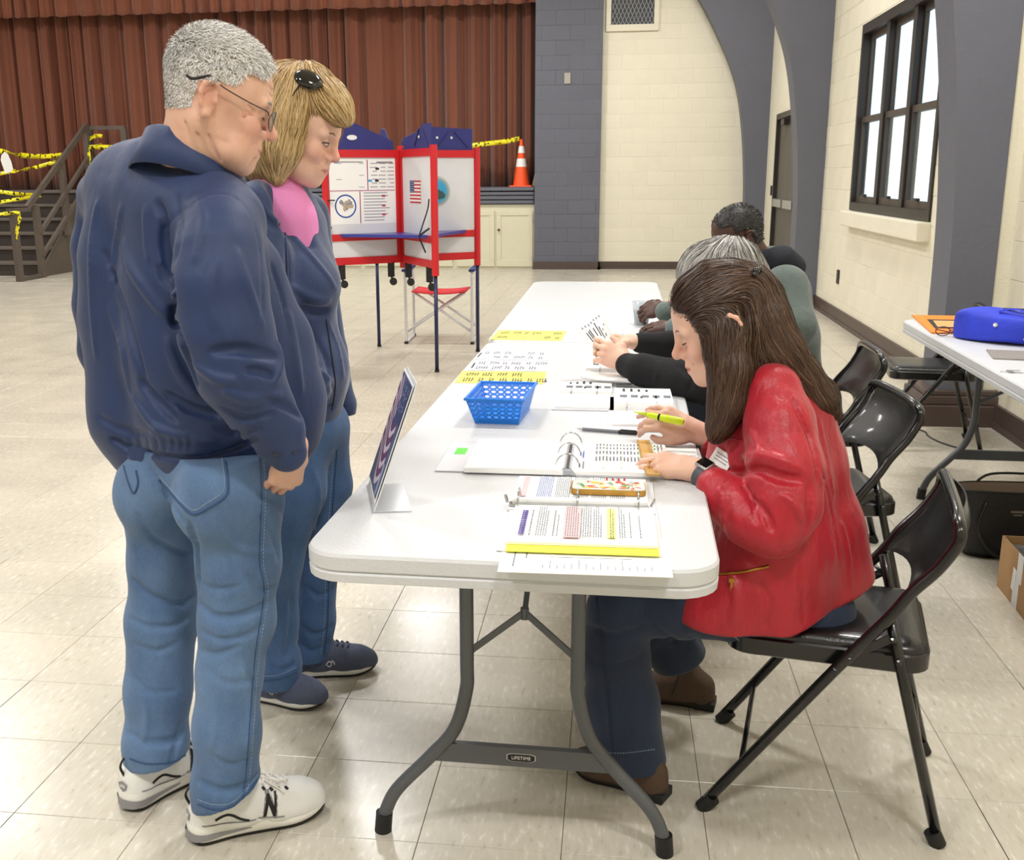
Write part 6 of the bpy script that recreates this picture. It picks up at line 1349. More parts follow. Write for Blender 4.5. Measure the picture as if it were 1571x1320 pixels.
        lace('lace', [(.03, .0), (.07, -.05), (.14, -.10), (.17, -.13)], .0024, M_LACE, .004); lace('lace', [(.03, 0), (.10, -.03), (.16, -.05), (.22, -.035)], .0026, M_LACE, .006); lace('lace', [(.03, 0), (.06, .06), (.12, .09)], .0026, M_LACE, .008)
        b = MB(O); b.tube(Wd(catmull([(-.142, 0, .085), (-.150, 0, .11), (-.138, 0, .125), (-.125, 0, .11)], 5)), .004, 6, flat=.5); b.obj('heel_loop', M_RUB, e, smooth=True)
        b = MB(O); b.prism([(-.014, .006), (0, .012), (.014, .006), (.010, -.008), (0, -.014), (-.010, -.008)], .002, np.array(rotz(math.radians(ang)))@np.array([[0, 0, -1], [-1, 0, 0], [0, 1, 0]]), Wd([(-.1475, 0, .062)])[0]); b.obj('heel_badge', M_GREYS, e); Mb = np.array(rotz(math.radians(ang)))@np.array([[0, 0, -1], [-1, 0, 0], [0, 1, 0]]); text_mesh('608', .011, Mb, Wd([(-.1475, 0, .062)])[0]+Mb@np.array([0, 0, .0024])-O, 'badge_lettering', M_WHITEPRINT, e)
    return t
build_man()
def pbody(t, O, rows, base, extra, name='body'):
    "hidden coarse figure joined to the visible head and hands"
    lo = np.array([at(*r[:3]) for c in rows for r in c]).min(0)-.12; hi = np.array([at(*r[:3]) for c in rows for r in c]).max(0)+.12; bs = SDF(lo, hi, .015)
    for c in rows: limb(bs, c, .04)
    V, F = bs.mesh(1); V2, F2, C2 = join_meshes(extra+[(V, F, np.tile(base, (len(V), 1)))]); return np_mesh(name, V2, F2, M_SKIN, t, O, C2)
def long_hair(t, O, H, mass, guides, base, tip, n, seed, steps=22, step=.013, width=.0028, k=.03, cols2=None, h=.005, start=None, fieldsig=.022):
    P = np.array([at(*m[:3]) for c in mass for m in c]); g = SDF(P.min(0)-.14, P.max(0)+.14, h)
    for c in mass: limb(g, c, k)
    g.wrinkle(.0025, 90, seed, (1, 1, .25)); V, F = g.mesh(1); fld = guide_field(guides, fieldsig); vr = np.random.default_rng(seed).normal(size=(len(V), 1))*.06
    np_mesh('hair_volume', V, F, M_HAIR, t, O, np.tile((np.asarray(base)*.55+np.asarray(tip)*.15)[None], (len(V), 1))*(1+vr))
    sd = surf_seeds(V, np.ones(len(V), bool) if start is None else start(V), n, seed); hair_ribbons('hair', t, O, sd, fld, steps, step, width, base, tip, g, 0., .12, seed, None, .14, .006, cols2); return g
def shoe_dir(loc, az): return loc, math.radians(az)
def build_blonde():
    O = np.array([-.80, 2.6, 0.]); t = thing('person', 'blonde woman in a navy jacket and pink top standing behind the man', 'person', tuple(O))
    near = [(450, 660, 2.56, 58), (446, 750, 2.54, 52), (420, 863, 2.53, 42), (416, 950, 2.53, 40), (424, 1020, 2.53, 36), (428, 1075, 2.53, 36)]; far = [(488, 660, 2.66, 46), (498, 745, 2.68, 41), (484, 870, 2.70, 35), (478, 950, 2.70, 36), (470, 1040, 2.70, 36)]
    f = SDF((-1.05, 2.38, .05), (-.58, 2.84, .86), .006); limb(f, near, .025); limb(f, far, .02); limb(f, [(440, 640, 2.6, 60), (470, 650, 2.62, 58)], .05)
    p_ = at(428, 1050, 2.53); f.cutbox(p_-[.15, .12, .12], p_+[.15, .095, .10], p_, (-.15, 0, -1)); p_ = at(470, 1012, 2.70); f.cutbox(p_-[.15, .07, .13], p_+[.15, .15, .07], p_, (.1, 0, -1))
    for pix, w, d in ((((445, 880), (448, 940), (440, 1010)), .012, -.008), (((470, 900), (490, 915), (514, 900)), .012, -.006), (((460, 960), (485, 975), (512, 960)), .012, -.006), (((455, 985), (480, 1000), (508, 985)), .010, -.006), (((480, 720), (490, 760), (480, 820)), .012, .004), (((440, 800), (455, 840), (450, 880)), .012, -.006), (((415, 1020), (432, 1030), (452, 1018)), .010, -.006)): f.fold(pix, w, d)
    f.wrinkle(.002, 32, 5, (1, 1, .6)); V, F = f.mesh(1); jn = np_mesh('jeans', V, F, denim('mid_blue_denim', '#50719f', '#2f4d78'), t, O); SEAM = mat('denim_seam', '#33507a', .8); STI = mat('denim_stitch', '#93a9bf', .8)
    for pix in (((517, 690), (512, 760), (505, 860), (503, 950), (497, 1005)),): line_on(f, 'side_seam', pix, .002, SEAM, jn, O); dash_on(f, 'seam_stitching', [(x-5, y) for x, y in pix], .0009, STI, jn, O, 60)
    line_on(f, 'hem_seam', ((404, 1044), (428, 1042), (455, 1030)), .002, SEAM, jn, O); dash_on(f, 'hem_stitching', ((404, 1038), (428, 1036), (455, 1024)), .001, STI, jn, O, 18)
    # pink top
    g = SDF((-.99, 2.40, 1.10), (-.60, 2.80, 1.42), .005); limb(g, [(416, 285, 2.60, 34), (428, 330, 2.60, 46), (436, 390, 2.60, 48), (444, 430, 2.60, 48)], .05); limb(g, [(428, 290, 2.58, 27), (448, 340, 2.57, 28), (462, 390, 2.57, 24)], .04); g.wrinkle(.0022, 50, 3, (1, 1, .4)); V, F = g.mesh(1); np_mesh('pink_top', V, F, mat('pink_jersey', '#e58ac3', .75, var=.08, vscale=12, bump=.2, bscale=30), t, O)
    # jacket
    f = SDF((-1.08, 2.34, .74), (-.58, 2.90, 1.44), .005)
    limb(f, [(415, 292, 2.62, 44), (430, 350, 2.62, 60), (446, 430, 2.61, 66), (450, 500, 2.60, 58), (458, 570, 2.60, 66), (456, 622, 2.60, 58), (455, 655, 2.60, 50)], .05)
    limb(f, [(446, 380, 2.55, 36), (474, 440, 2.54, 42), (468, 480, 2.56, 36), (474, 560, 2.57, 52), (468, 610, 2.57, 46)], .04); limb(f, [(455, 350, 2.68, 34), (477, 435, 2.68, 36), (470, 500, 2.67, 36), (480, 575, 2.66, 48), (474, 615, 2.66, 40)], .04)
    limb(f, [(455, 296, 2.66, 20), (474, 345, 2.65, 21), (486, 395, 2.64, 20)], .02); limb(f, [(402, 318, 2.50, 42), (404, 400, 2.47, 44), (416, 490, 2.45, 44), (446, 560, 2.46, 38), (478, 590, 2.49, 32)], .02)
    limb(f, [(470, 330, 2.74, 34), (488, 440, 2.78, 30), (505, 540, 2.78, 27)], .02); limb(f, [(505, 540, 2.78, 26), (526, 620, 2.77, 20), (532, 690, 2.76, 13)], .015)
    for a, b_ in (((432, 268, 2.50, 30), (447, 330, 2.50, 29)), ((447, 330, 2.50, 29), (470, 372, 2.49, 15)), ((446, 275, 2.56, 22), (458, 335, 2.54, 18)), ((458, 335, 2.54, 16), (474, 376, 2.53, 6))): limb(f, [a, b_], .022, 'sub')
    for pix, w, d in ((((385, 288), (410, 325), (437, 352), (470, 384), (500, 420), (517, 446)), .008, .006), (((455, 470), (480, 480), (503, 478)), .016, -.014), (((450, 440), (475, 455), (505, 462)), .012, .006), (((440, 380), (442, 430), (436, 500)), .012, -.008), (((470, 500), (495, 540), (512, 600)), .008, -.006), (((450, 510), (475, 530), (495, 575)), .008, -.007), (((470, 575), (490, 570), (508, 585)), .010, .008), (((460, 620), (490, 630), (512, 622)), .012, -.008), (((470, 600), (490, 605), (505, 600)), .010, -.006), (((390, 300), (400, 330), (425, 352)), .012, -.010), (((505, 495), (520, 535), (527, 580)), .008, .005)): f.fold(pix, w, d)
    f.wrinkle(.0022, 34, 9, (1, 1, .6)); V, F = f.mesh(1); NV = mat('navy_fleece', '#283a63', .75, var=.12, vscale=5, bump=.35, bscale=24, sheen=.3); jk = np_mesh('jacket', V, F, NV, t, O)
    line_on(f, 'drawstring', ((437, 356), (440, 390), (441, 430), (439, 462)), .0022, mat('navy_cord', '#3d4c70', .7), jk, O, .002); line_on(f, 'zip_edge', ((500, 490), (508, 540), (514, 590), (509, 630)), .0022, mat('zip_dark', '#1b2436', .6), jk, O, .001)
    collar(jk, O, at(425, 285, 2.62), (.99, .1), .070, 1.375, 1.30, .05, .024, NV, 48)
    # head
    az, pt_ = math.radians(-4), math.radians(24); fw = (math.cos(az)*math.cos(pt_), math.sin(az)*math.cos(pt_), -math.sin(pt_)); H = Head(at(461, 197, 2.6), fw, (0, 0, 1), (1, 1, 1)); H.build(nose=.99, jaw=.97, chin=.95, cheek=1.12, neck=at(420, 300, 2.62), neck_r=.050, smile=.004, jowl=1.0)
    V, F = H.f.mesh(1); C = H.colour(V, SKIN_B, lin('#c2736c'), FLUSH, .5); lash = mat('dark_lash', '#3b2a22', .6); brow = mat('brown_brow', '#7a5d44', .8)
    for q in (-1, 1):
        H.tube('eyelash_line', [(.0835, q*.018, -.003), (.0885, q*.030, -.001), (.0835, q*.040, -.002), (.078, q*.046, -.004)], .0017, lash, t, O); H.tube('eyelash_line', [(.0835, q*.020, -.0085), (.0875, q*.030, -.0105), (.081, q*.042, -.007)], .0007, lash, t, O)
        H.tube('eye_white', [(.0840, q*.021, -.0055), (.0865, q*.030, -.0055), (.0820, q*.040, -.0045)], .0030, mat('eye_white', '#d9d2cc', .2), t, O); H.tube('iris', [(.0875, q*.0305, -.0040), (.0878, q*.0305, -.0070)], .0026, mat('iris_dark', '#3a3026', .1), t, O); H.tube('eyebrow', [(.0925, q*.015, .019), (.089, q*.032, .024), (.077, q*.048, .017)], .0018, brow, t, O)
    pbody(t, O, [[(460, 640, 2.6, 36), (446, 430, 2.61, 44), (420, 310, 2.62, 28)], [(a, b_, c, r*.6) for a, b_, c, r in near[:-2]], [(a, b_, c, r*.6) for a, b_, c, r in far[:-2]]], SKIN_B, [(H.w(V), F, C)])
    mass = [[(462, 150, 2.60, 46), (440, 152, 2.60, 50), (424, 185, 2.60, 52), (412, 220, 2.60, 44), (400, 245, 2.585, 30)], [(455, 150, 2.56, 36), (440, 185, 2.545, 33), (430, 230, 2.535, 28), (424, 268, 2.535, 14)], [(480, 138, 2.58, 36), (504, 155, 2.57, 27), (520, 170, 2.56, 15), (530, 182, 2.56, 7)], [(490, 150, 2.63, 30), (515, 170, 2.62, 14)], [(440, 190, 2.67, 34), (430, 240, 2.67, 26)], [(400, 235, 2.56, 28), (390, 255, 2.55, 13)]]
    G = [[(452, 99, 2.58), (415, 125, 2.56), (392, 175, 2.55), (380, 225, 2.545), (372, 258, 2.54)], [(458, 99, 2.57), (432, 135, 2.53), (412, 185, 2.515), (404, 235, 2.51), (410, 285, 2.51)], [(466, 101, 2.57), (455, 140, 2.53), (447, 185, 2.51), (438, 235, 2.505), (430, 288, 2.51)], [(468, 101, 2.57), (495, 118, 2.55), (520, 145, 2.54), (536, 190, 2.545)], [(466, 105, 2.56), (480, 135, 2.53), (500, 158, 2.525), (524, 190, 2.53)], [(468, 112, 2.55), (466, 150, 2.52), (462, 180, 2.51), (452, 230, 2.50)], [(452, 99, 2.64), (430, 140, 2.68), (415, 190, 2.69), (410, 250, 2.69)]]
    g = long_hair(t, O, H, mass, G, lin('#b8955f'), lin('#e6cf9f'), 9000, 4, 16, .012, .0020, .03, (lin('#94713f'), .18), .0045)
    # sunglasses pushed up on the hair
    e = bpy.data.objects.new('sunglasses', None); link(e, t); GB = mat('glossy_black', '#0c0b0c', .08, coat=.6)
    for (cx, cy, Y, a) in ((474, 122, 2.545, 0), (488, 127, 2.60, 1)):
        c = at(cx, cy, Y); p = g.hit(cx, cy) if a == 0 else None; c = c if p is None else p-np.array([0, .006, 0]); b = MB(O); xd = unit(at(cx+10, cy+5, Y)-at(cx, cy, Y)); zd = unit(np.array([.2, -.75, .65])); M = frame_xy(xd, zd); rings = []
        b.lathe([(.001, .010), (.019, .0085), (.029, .003), (.031, -.001), (.027, -.004)], 20, c, M@np.diag([1.15, .85, 1])); b.obj('lens', GB, e, smooth=True)
    tr = g.trace(((466, 124), (458, 134), (448, 148)), 6)
    if len(tr) > 2: b = MB(O); b.tube(np.array(tr)+g.grad(np.array(tr))*.006, [.0065-.0005*i for i in range(len(tr))], 8, flat=.6); b.obj('temple', GB, e, smooth=True)
    # running shoes
    spec = dict(outsole=M_RUB, midsole=M_MIDW, upper=mat('slate_mesh', '#555c74', .8, var=.12, vscale=90, bump=.4, bscale=300)); M_LS = mat('slate_lace', '#3d445c', .8)
    for loc, a in (((-.860, 2.535, 0), -10), ((-.772, 2.715, 0), 19)):
        e, up, decal, strip, lace, Wd, s = shoe('running_shoe', t, loc, math.radians(a), .262, spec, O)
        for k_ in range(4): x = .02+.055*k_; lace('lace', [(x, -.07), (x+.018, 0), (x, .07)], .0026, M_LS)
        strip('logo_stroke', [(-.06, .052), (-.03, .062), (.0, .056), (-.02, .044), (-.05, .05)], .0014, M_WHITEPRINT); strip('logo_stroke', [(.0, .064), (.025, .058), (.03, .05)], .0014, M_WHITEPRINT)
build_blonde()
def build_red():
    O = np.array([.45, 2.33, 0.]); t = thing('person', 'long-haired woman in a red jacket sitting at the near table writing', 'person', tuple(O))
    near = [(1245, 945, 2.27, 60), (1150, 930, 2.25, 58), (1040, 925, 2.23, 52), (950, 935, 2.22, 46), (944, 1000, 2.23, 50), (954, 1080, 2.235, 54), (966, 1190, 2.23, 59)]; far = [(1240, 930, 2.42, 58), (1120, 920, 2.45, 52), (1010, 915, 2.48, 46), (1000, 940, 2.50, 46), (1030, 990, 2.54, 42), (1060, 1040, 2.58, 42)]
    f = SDF((-.12, 2.05, .04), (.68, 2.72, .60), .0056); limb(f, near, .025); limb(f, far, .02); limb(f, [(1240, 940, 2.30, 62), (1240, 930, 2.42, 62)], .04)
    p_ = at(960, 1162, 2.24); f.cutbox(p_-[.16, .16, .1], p_+[.16, .13, .07], p_, (.0, 0, -1)); p_ = at(1050, 1012, 2.56); f.cutbox(p_-[.15, .10, .16], p_+[.15, .18, .16], p_, (.45, .1, -1), .012)
    for pix, w, d in ((((900, 960), (940, 975), (985, 960)), .012, -.006), (((905, 1010), (945, 1022), (985, 1005)), .012, -.004), (((930, 1060), (935, 1100), (940, 1150)), .012, .004), (((985, 930), (1000, 960), (1040, 985)), .012, -.006), (((1060, 975), (1075, 985), (1085, 990)), .010, -.005)): f.fold(pix, w, d)
    f.wrinkle(.002, 34, 6, (1, 1, .6)); V, F = f.mesh(1); jn = np_mesh('jeans', V, F, denim('dark_denim', '#24344f', '#151f36'), t, O); STI = mat('pale_stitch', '#8c98a8', .8)
    line_on(f, 'side_seam', ((915, 915), (925, 1000), (935, 1080), (940, 1155)), .0016, mat('dark_seam', '#1a2740', .8), jn, O); dash_on(f, 'hem_stitching', ((905, 1150), (950, 1156), (1005, 1150)), .001, STI, jn, O, 24)
    for pix in (((1120, 975), (1128, 978), (1133, 982)), ((1165, 965), (1195, 972), (1212, 980)), ((1168, 962), (1200, 968), (1215, 962)), ((1190, 975), (1213, 978), (1225, 962))): line_on(f, 'pocket_stitching', pix, .0010, STI, jn, O, .0008)
    # jacket
    f = SDF((.02, 1.98, .40), (.66, 2.62, 1.06), .0045)
    limb(f, [(1190, 580, 2.35, 42), (1213, 620, 2.36, 56), (1222, 714, 2.36, 67), (1236, 820, 2.36, 82), (1240, 900, 2.35, 90), (1240, 960, 2.34, 86)], .05)
    limb(f, [(1150, 600, 2.34, 38), (1152, 660, 2.33, 52), (1150, 730, 2.32, 60), (1152, 820, 2.31, 66), (1135, 900, 2.30, 76), (1118, 965, 2.30, 74)], .05)
    limb(f, [(1185, 640, 2.28, 50), (1190, 740, 2.27, 70), (1190, 850, 2.25, 80), (1180, 960, 2.25, 85)], .05); limb(f, [(1165, 556, 2.32, 26), (1178, 580, 2.30, 36)], .04)
    limb(f, [(1180, 870, 2.23, 66), (1140, 905, 2.21, 62), (1102, 940, 2.20, 60), (1100, 985, 2.20, 58)], .04); hemp = at(1205, 966, 2.18); f.cut(hemp, (.36, -.05, -1), .008); f.cut(hemp, (-.06, 0, -1), .008)
    limb(f, [(1186, 602, 2.24, 44), (1196, 650, 2.20, 52), (1204, 720, 2.15, 57), (1202, 775, 2.125, 56), (1185, 805, 2.115, 50), (1150, 795, 2.13, 43), (1115, 765, 2.155, 35), (1096, 745, 2.17, 28)], .018)
    limb(f, [(1150, 610, 2.46, 44), (1130, 680, 2.50, 40), (1108, 690, 2.51, 32)], .02)
    for pix, w, d in ((((1140, 722), (1165, 722), (1195, 732), (1232, 738)), .014, -.013), (((1142, 745), (1155, 770), (1160, 800)), .010, -.010), (((1155, 765), (1175, 790), (1185, 815)), .010, -.009), (((1140, 700), (1180, 700), (1230, 720)), .012, .006), (((1150, 660), (1165, 690), (1150, 715)), .010, .005), (((1210, 605), (1228, 640), (1248, 690), (1255, 740)), .008, -.008), (((1240, 740), (1242, 780), (1236, 820)), .010, -.010), (((1250, 690), (1270, 760), (1285, 850), (1300, 930)), .005, -.004), (((1230, 830), (1228, 880), (1234, 958)), .005, -.004), (((1105, 750), (1110, 775), (1108, 800)), .010, .006), (((1255, 640), (1268, 700), (1280, 760)), .008, .005), (((1120, 880), (1130, 920), (1125, 955)), .012, .005), (((1160, 890), (1180, 920), (1175, 960)), .012, -.005), (((1290, 800), (1300, 850), (1305, 900)), .010, .005), (((1200, 760), (1220, 775), (1230, 800)), .010, .006), (((1110, 690), (1115, 720), (1140, 725)), .008, -.006)): f.fold(pix, w, d)
    f.wrinkle(.0022, 42, 12, (1, 1, .6)); V, F = f.mesh(1); RED = mat('red_shantung', '#b3162a', .42, var=.22, vscale=34, bump=.55, bscale=38, stretch=(1, 1, .35), sheen=.12); jk = np_mesh('jacket', V, F, RED, t, O)
    line_on(f, 'chest_pocket_edge', ((1100, 672), (1120, 674), (1139, 676)), .0022, RED, jk, O, .001)
    line_on(f, 'zip_tape', ((1100, 881), (1125, 880), (1150, 876), (1180, 869)), .0034, mat('brass', '#a8752f', .3, metal=.8), jk, O, .001)
    p = f.hit(1122, 884); b = MB(O)
    if p is not None: b.box(p+np.array([0, -.010, -.006]), (.012, .004, .010), bev=.001); b.box(p+np.array([.0, -.012, -.022]), (.006, .003, .026), bev=.0008); b.obj('zip_pull', mat('brass', '#a8752f', .3, metal=.8), jk)
    collar(jk, O, at(1152, 560, 2.33), (-.99, .05), .060, 1.012, .94, .030, .008, RED, 75)
    p = f.hit(1108, 705); b = MB(O)
    if p is not None:
        n_ = f.grad(p)[0]; M = frame_xy(np.cross([0, 0, 1.], n_), n_); b.box(p+n_*.003, (.050, .034, .001), Matrix((M@np.array(Matrix.Rotation(-.35, 3, 'Z'))).tolist())); bd = b.obj('name_badge', M_PAPER, t); b = MB(O)
        for k_ in (-.006, .001, .008): b.box(p+n_*.0037+M@np.array(Matrix.Rotation(-.35, 3, 'Z'))@np.array([0, k_, 0]), (.034, .002 if k_ else .005, .0004), Matrix((M@np.array(Matrix.Rotation(-.35, 3, 'Z'))).tolist()))
        b.obj('badge_print', M_INK, bd)
    # head
    az, pt_ = math.radians(179), math.radians(23); fw = (math.cos(az)*math.cos(pt_), math.sin(az)*math.cos(pt_), -math.sin(pt_)); H = Head(at(1104, 496, 2.33), fw, (0, 0, 1), (1, 1, 1)); H.build(nose=1.0, jaw=.94, chin=.92, cheek=1.0, neck=at(1160, 590, 2.34), neck_r=.048, smile=.002)
    V, F = H.f.mesh(1); C = H.colour(V, SKIN_B, lin('#b5504f'), FLUSH, .4); lash = mat('dark_lash', '#3b2a22', .6)
    for q in (-1, 1): H.tube('eyelash_line', [(.0835, q*.019, -.008), (.0885, q*.030, -.0105), (.081, q*.044, -.007)], .0014, lash, t, O); H.tube('eyebrow', [(.0925, q*.015, .018), (.089, q*.032, .023), (.077, q*.048, .016)], .0016, mat('brown_brow', '#7a5d44', .8), t, O)
    # hands
    h1 = SDF((-.01, 2.10, .735), (.30, 2.36, .92), .0024); w1 = at(1068, 722, 2.215); f1 = at(1000, 722, 2.25); f1[2] = .772
    tips, Wn = hand(h1, w1, f1-w1, (0, -.35, 1), (.0, 1., 0), [(22, 25, 15), (24, 26, 15), (26, 28, 15), (28, 30, 15)], spread=(.10, .03, -.04, -.12), thumb=((.02, .026, -.012), (.042, .046, -.020), (.064, .052, -.024), (.084, .046, -.026)), scale=.93, arm=at(1105, 745, 2.17), arm_r=(.024, .028))
    V1, F1 = h1.mesh(1); C1 = skin_shade(V1, SKIN_B, FLUSH, [q[j] for q in tips for j in (0, 2)], .007, .3)
    h2 = SDF((-.02, 2.36, .745), (.34, 2.64, .96), .0024); w2 = at(1066, 662, 2.52); f2 = at(1012, 640, 2.52)
    tips2, W2 = hand(h2, w2, f2-w2, (-.25, -.75, .75), (-.3, -.2, -1.0), [(48, 30, 15), (52, 28, 12), (40, 22, 10), (36, 20, 10)], spread=(.08, .02, -.06, -.16), thumb=((.02, .028, -.008), (.045, .046, -.020), (.070, .046, -.034), (.088, .038, -.044)), scale=.95, arm=at(1118, 690, 2.50), arm_r=(.024, .030))
    V3, F3 = h2.mesh(1); C3 = skin_shade(V3, SKIN_B*.96, FLUSH, [q[j] for q in tips2 for j in (0, 2)], .007, .3)
    pbody(t, O, [[(1235, 920, 2.35, 46), (1205, 760, 2.35, 44), (1175, 640, 2.34, 34), (1160, 585, 2.34, 24)], [(1190, 610, 2.25, 26), (1203, 760, 2.14, 26), (1150, 790, 2.14, 22), (1095, 740, 2.18, 16)], [(1155, 615, 2.45, 24), (1125, 690, 2.50, 20), (1090, 680, 2.51, 15)], [(a, b_, c, r*.6) for a, b_, c, r in near[:-2]], [(a, b_, c, r*.6) for a, b_, c, r in far[:-2]]], SKIN_B, [(H.w(V), F, C), (V1, F1, C1), (V3, F3, C3)])
    rp = (tips[2][0]*.55+tips[2][1]*.45); rd = unit(tips[2][1]-tips[2][0]); Mr = frame_xy(np.cross(rd, [0, 0, 1.]), rd); b = MB(O); b.tube([rp+Mr@np.array([.0108*math.cos(a), .0108*math.sin(a), 0]) for a in np.linspace(0, 2*math.pi, 18, endpoint=False)], .0016, 6, closed=True); up = Mr@np.array([0, 1, 0]); up = up if up[2] > 0 else -up; b.box(rp+up*.012, (.006, .006, .004), bev=.001); b.obj('ring', mat('gold', '#c9a050', .25, metal=1.), t, smooth=True)
    wd = unit(at(1105, 745, 2.17)-w1); wc = w1+wd*.024; Mw = frame_xy(np.cross([0, 0, 1.], wd), wd); wt = thing('x', 'x', 'x') if False else bpy.data.objects.new('wristwatch', None); link(wt, t); b = MB(O)
    prof = [wc+Mw@np.array([.030*math.cos(a), .0275*math.sin(a), 0]) for a in np.linspace(0, 2*math.pi, 26, endpoint=False)]; b.tube(prof, .011, 8, closed=True, flat=.22, up=Mw@np.array([1., 0, 0])); b.obj('strap', mat('dark_grey_silicone', '#4b4f56', .5), wt, smooth=True)
    zd = unit(np.array([-.15, -.35, 1.])-wd*(np.array([-.15, -.35, 1.])@wd)); Mf = frame_xy(wd, zd); b = MB(O); b.box(wc+zd*.0315, (.033, .030, .010), Matrix(Mf.tolist()), bev=.004, seg=3); b.obj('case', mat('silver_case', '#c7c9cc', .25, metal=.8), wt, smooth=True); b = MB(O); b.box(wc+zd*.0365, (.028, .025, .0012), Matrix(Mf.tolist()), bev=.0005); b.obj('screen', mat('black_glass', '#08080a', .06), wt)
    # hair
    mass = [[(1090, 450, 2.335, 42), (1110, 448, 2.34, 46), (1140, 455, 2.345, 46), (1160, 470, 2.35, 44)], [(1140, 480, 2.33, 48), (1165, 510, 2.345, 46), (1190, 545, 2.36, 38), (1225, 580, 2.37, 30), (1258, 610, 2.38, 24), (1276, 638, 2.38, 12)], [(1108, 470, 2.29, 30), (1118, 520, 2.265, 28), (1122, 570, 2.245, 30), (1117, 620, 2.235, 26), (1104, 655, 2.235, 15), (1097, 672, 2.235, 7)], [(1130, 520, 2.28, 30), (1145, 560, 2.28, 24), (1140, 600, 2.26, 18)], [(1172, 500, 2.31, 38), (1198, 545, 2.30, 34), (1226, 580, 2.305, 29), (1253, 610, 2.315, 22), (1276, 636, 2.33, 9)], [(1110, 480, 2.41, 34), (1115, 560, 2.43, 26)], [(1062, 462, 2.33, 20), (1085, 470, 2.29, 22)], [(1066, 452, 2.335, 30), (1085, 448, 2.33, 40)], [(1048, 470, 2.33, 15), (1070, 460, 2.31, 28)], [(1050, 476, 2.30, 12), (1075, 478, 2.28, 16)], [(1080, 480, 2.275, 17), (1094, 505, 2.262, 17), (1100, 540, 2.25, 18)]]
    G = [[(1036, 478, 2.31), (1060, 440, 2.30), (1100, 415, 2.30), (1158, 418, 2.31)], [(1040, 486, 2.29), (1075, 462, 2.27), (1120, 440, 2.27), (1158, 422, 2.30)], [(1060, 500, 2.27), (1090, 480, 2.26), (1130, 455, 2.27), (1155, 425, 2.30)], [(1160, 418, 2.32), (1188, 448, 2.29), (1215, 505, 2.27), (1248, 565, 2.275), (1288, 636, 2.31)], [(1158, 422, 2.30), (1168, 470, 2.27), (1190, 530, 2.255), (1225, 585, 2.265), (1272, 645, 2.30)], [(1150, 440, 2.28), (1145, 490, 2.26), (1140, 540, 2.24), (1135, 600, 2.225), (1112, 650, 2.22), (1090, 680, 2.22)], [(1100, 478, 2.26), (1095, 520, 2.235), (1093, 570, 2.22), (1094, 620, 2.22), (1090, 675, 2.22)], [(1120, 480, 2.255), (1118, 530, 2.235), (1120, 590, 2.215), (1110, 640, 2.21), (1096, 675, 2.22)], [(1100, 420, 2.36), (1120, 480, 2.43), (1115, 560, 2.45), (1100, 640, 2.45)]]
    g = long_hair(t, O, H, mass, G, lin('#38251b'), lin('#5a4232'), 16000, 6, 20, .013, .0013, .022, (lin('#70543f'), .08), .0045, None, .020)
    for c, r in ((at(1160, 416, 2.29), .008), (at(1166, 413, 2.30), .007), (at(1158, 421, 2.285), .006)): b = MB(O); b.lathe([(.001, -r), (r*.7, -r*.7), (r, 0), (r*.7, r*.7), (.001, r)], 12, c); b.obj('hair_clip', mat('glossy_black', '#0c0b0c', .08, coat=.6), t, smooth=True)
    # suede boots
    SU = mat('brown_suede', '#5a4638', .9, var=.2, vscale=30, bump=.3, bscale=200); spec = dict(outsole=M_RUB, midsole=mat('dark_welt', '#3a2d25', .7), upper=SU, boot=True, flat=True, slim=True)
    for loc, a in (((.040, 2.235, 0), 153), ((.175, 2.655, .0), 168)):
        e, up, decal, strip, lace, Wd, s = shoe('ankle_boot', t, loc, math.radians(a), .240, spec, O); b = MB(O); b.box(Wd([(-.095, 0, .012)])[0], (.055, .06, .024), rotz(math.radians(a)), bev=.004); b.obj('boot_heel', M_RUB, e); strip('boot_zip', [(-.05, .05), (-.10, .10), (-.13, .15)], .0016, M_RUB, 1)
    # highlighter in the right hand
    hp = thing('highlighter_pen', 'neon yellow highlighter held in the right hand of the red-jacketed woman', 'highlighter', tuple(at(1010, 640, 2.47))); a0, a1 = at(972, 632, 2.50), at(1049, 648, 2.455); d = unit(a1-a0); o_ = at(1010, 640, 2.47); ln = np.linalg.norm(a1-a0); NY = mat('neon_plastic', '#d8f01c', .35); b = MB(o_)
    b.tube([a0+d*ln*s_ for s_ in (.28, .32, .60, .62, .96, 1.)], [.005, .0075, .0078, .0092, .0088, .006], 14); b.obj('barrel', NY, hp, angle=40); b = MB(o_); b.tube([a0+d*ln*s_ for s_ in (0, .08, .28)], [.0012, .0022, .0045], 10); b.obj('tip', mat('neon_felt', '#c9e234', .8), hp, smooth=True); b = MB(o_); b.tube([a0+d*ln*s_ for s_ in (.50, .54)], .0081, 14); b.obj('band_print', M_BLACKINK, hp, smooth=True)
build_red()
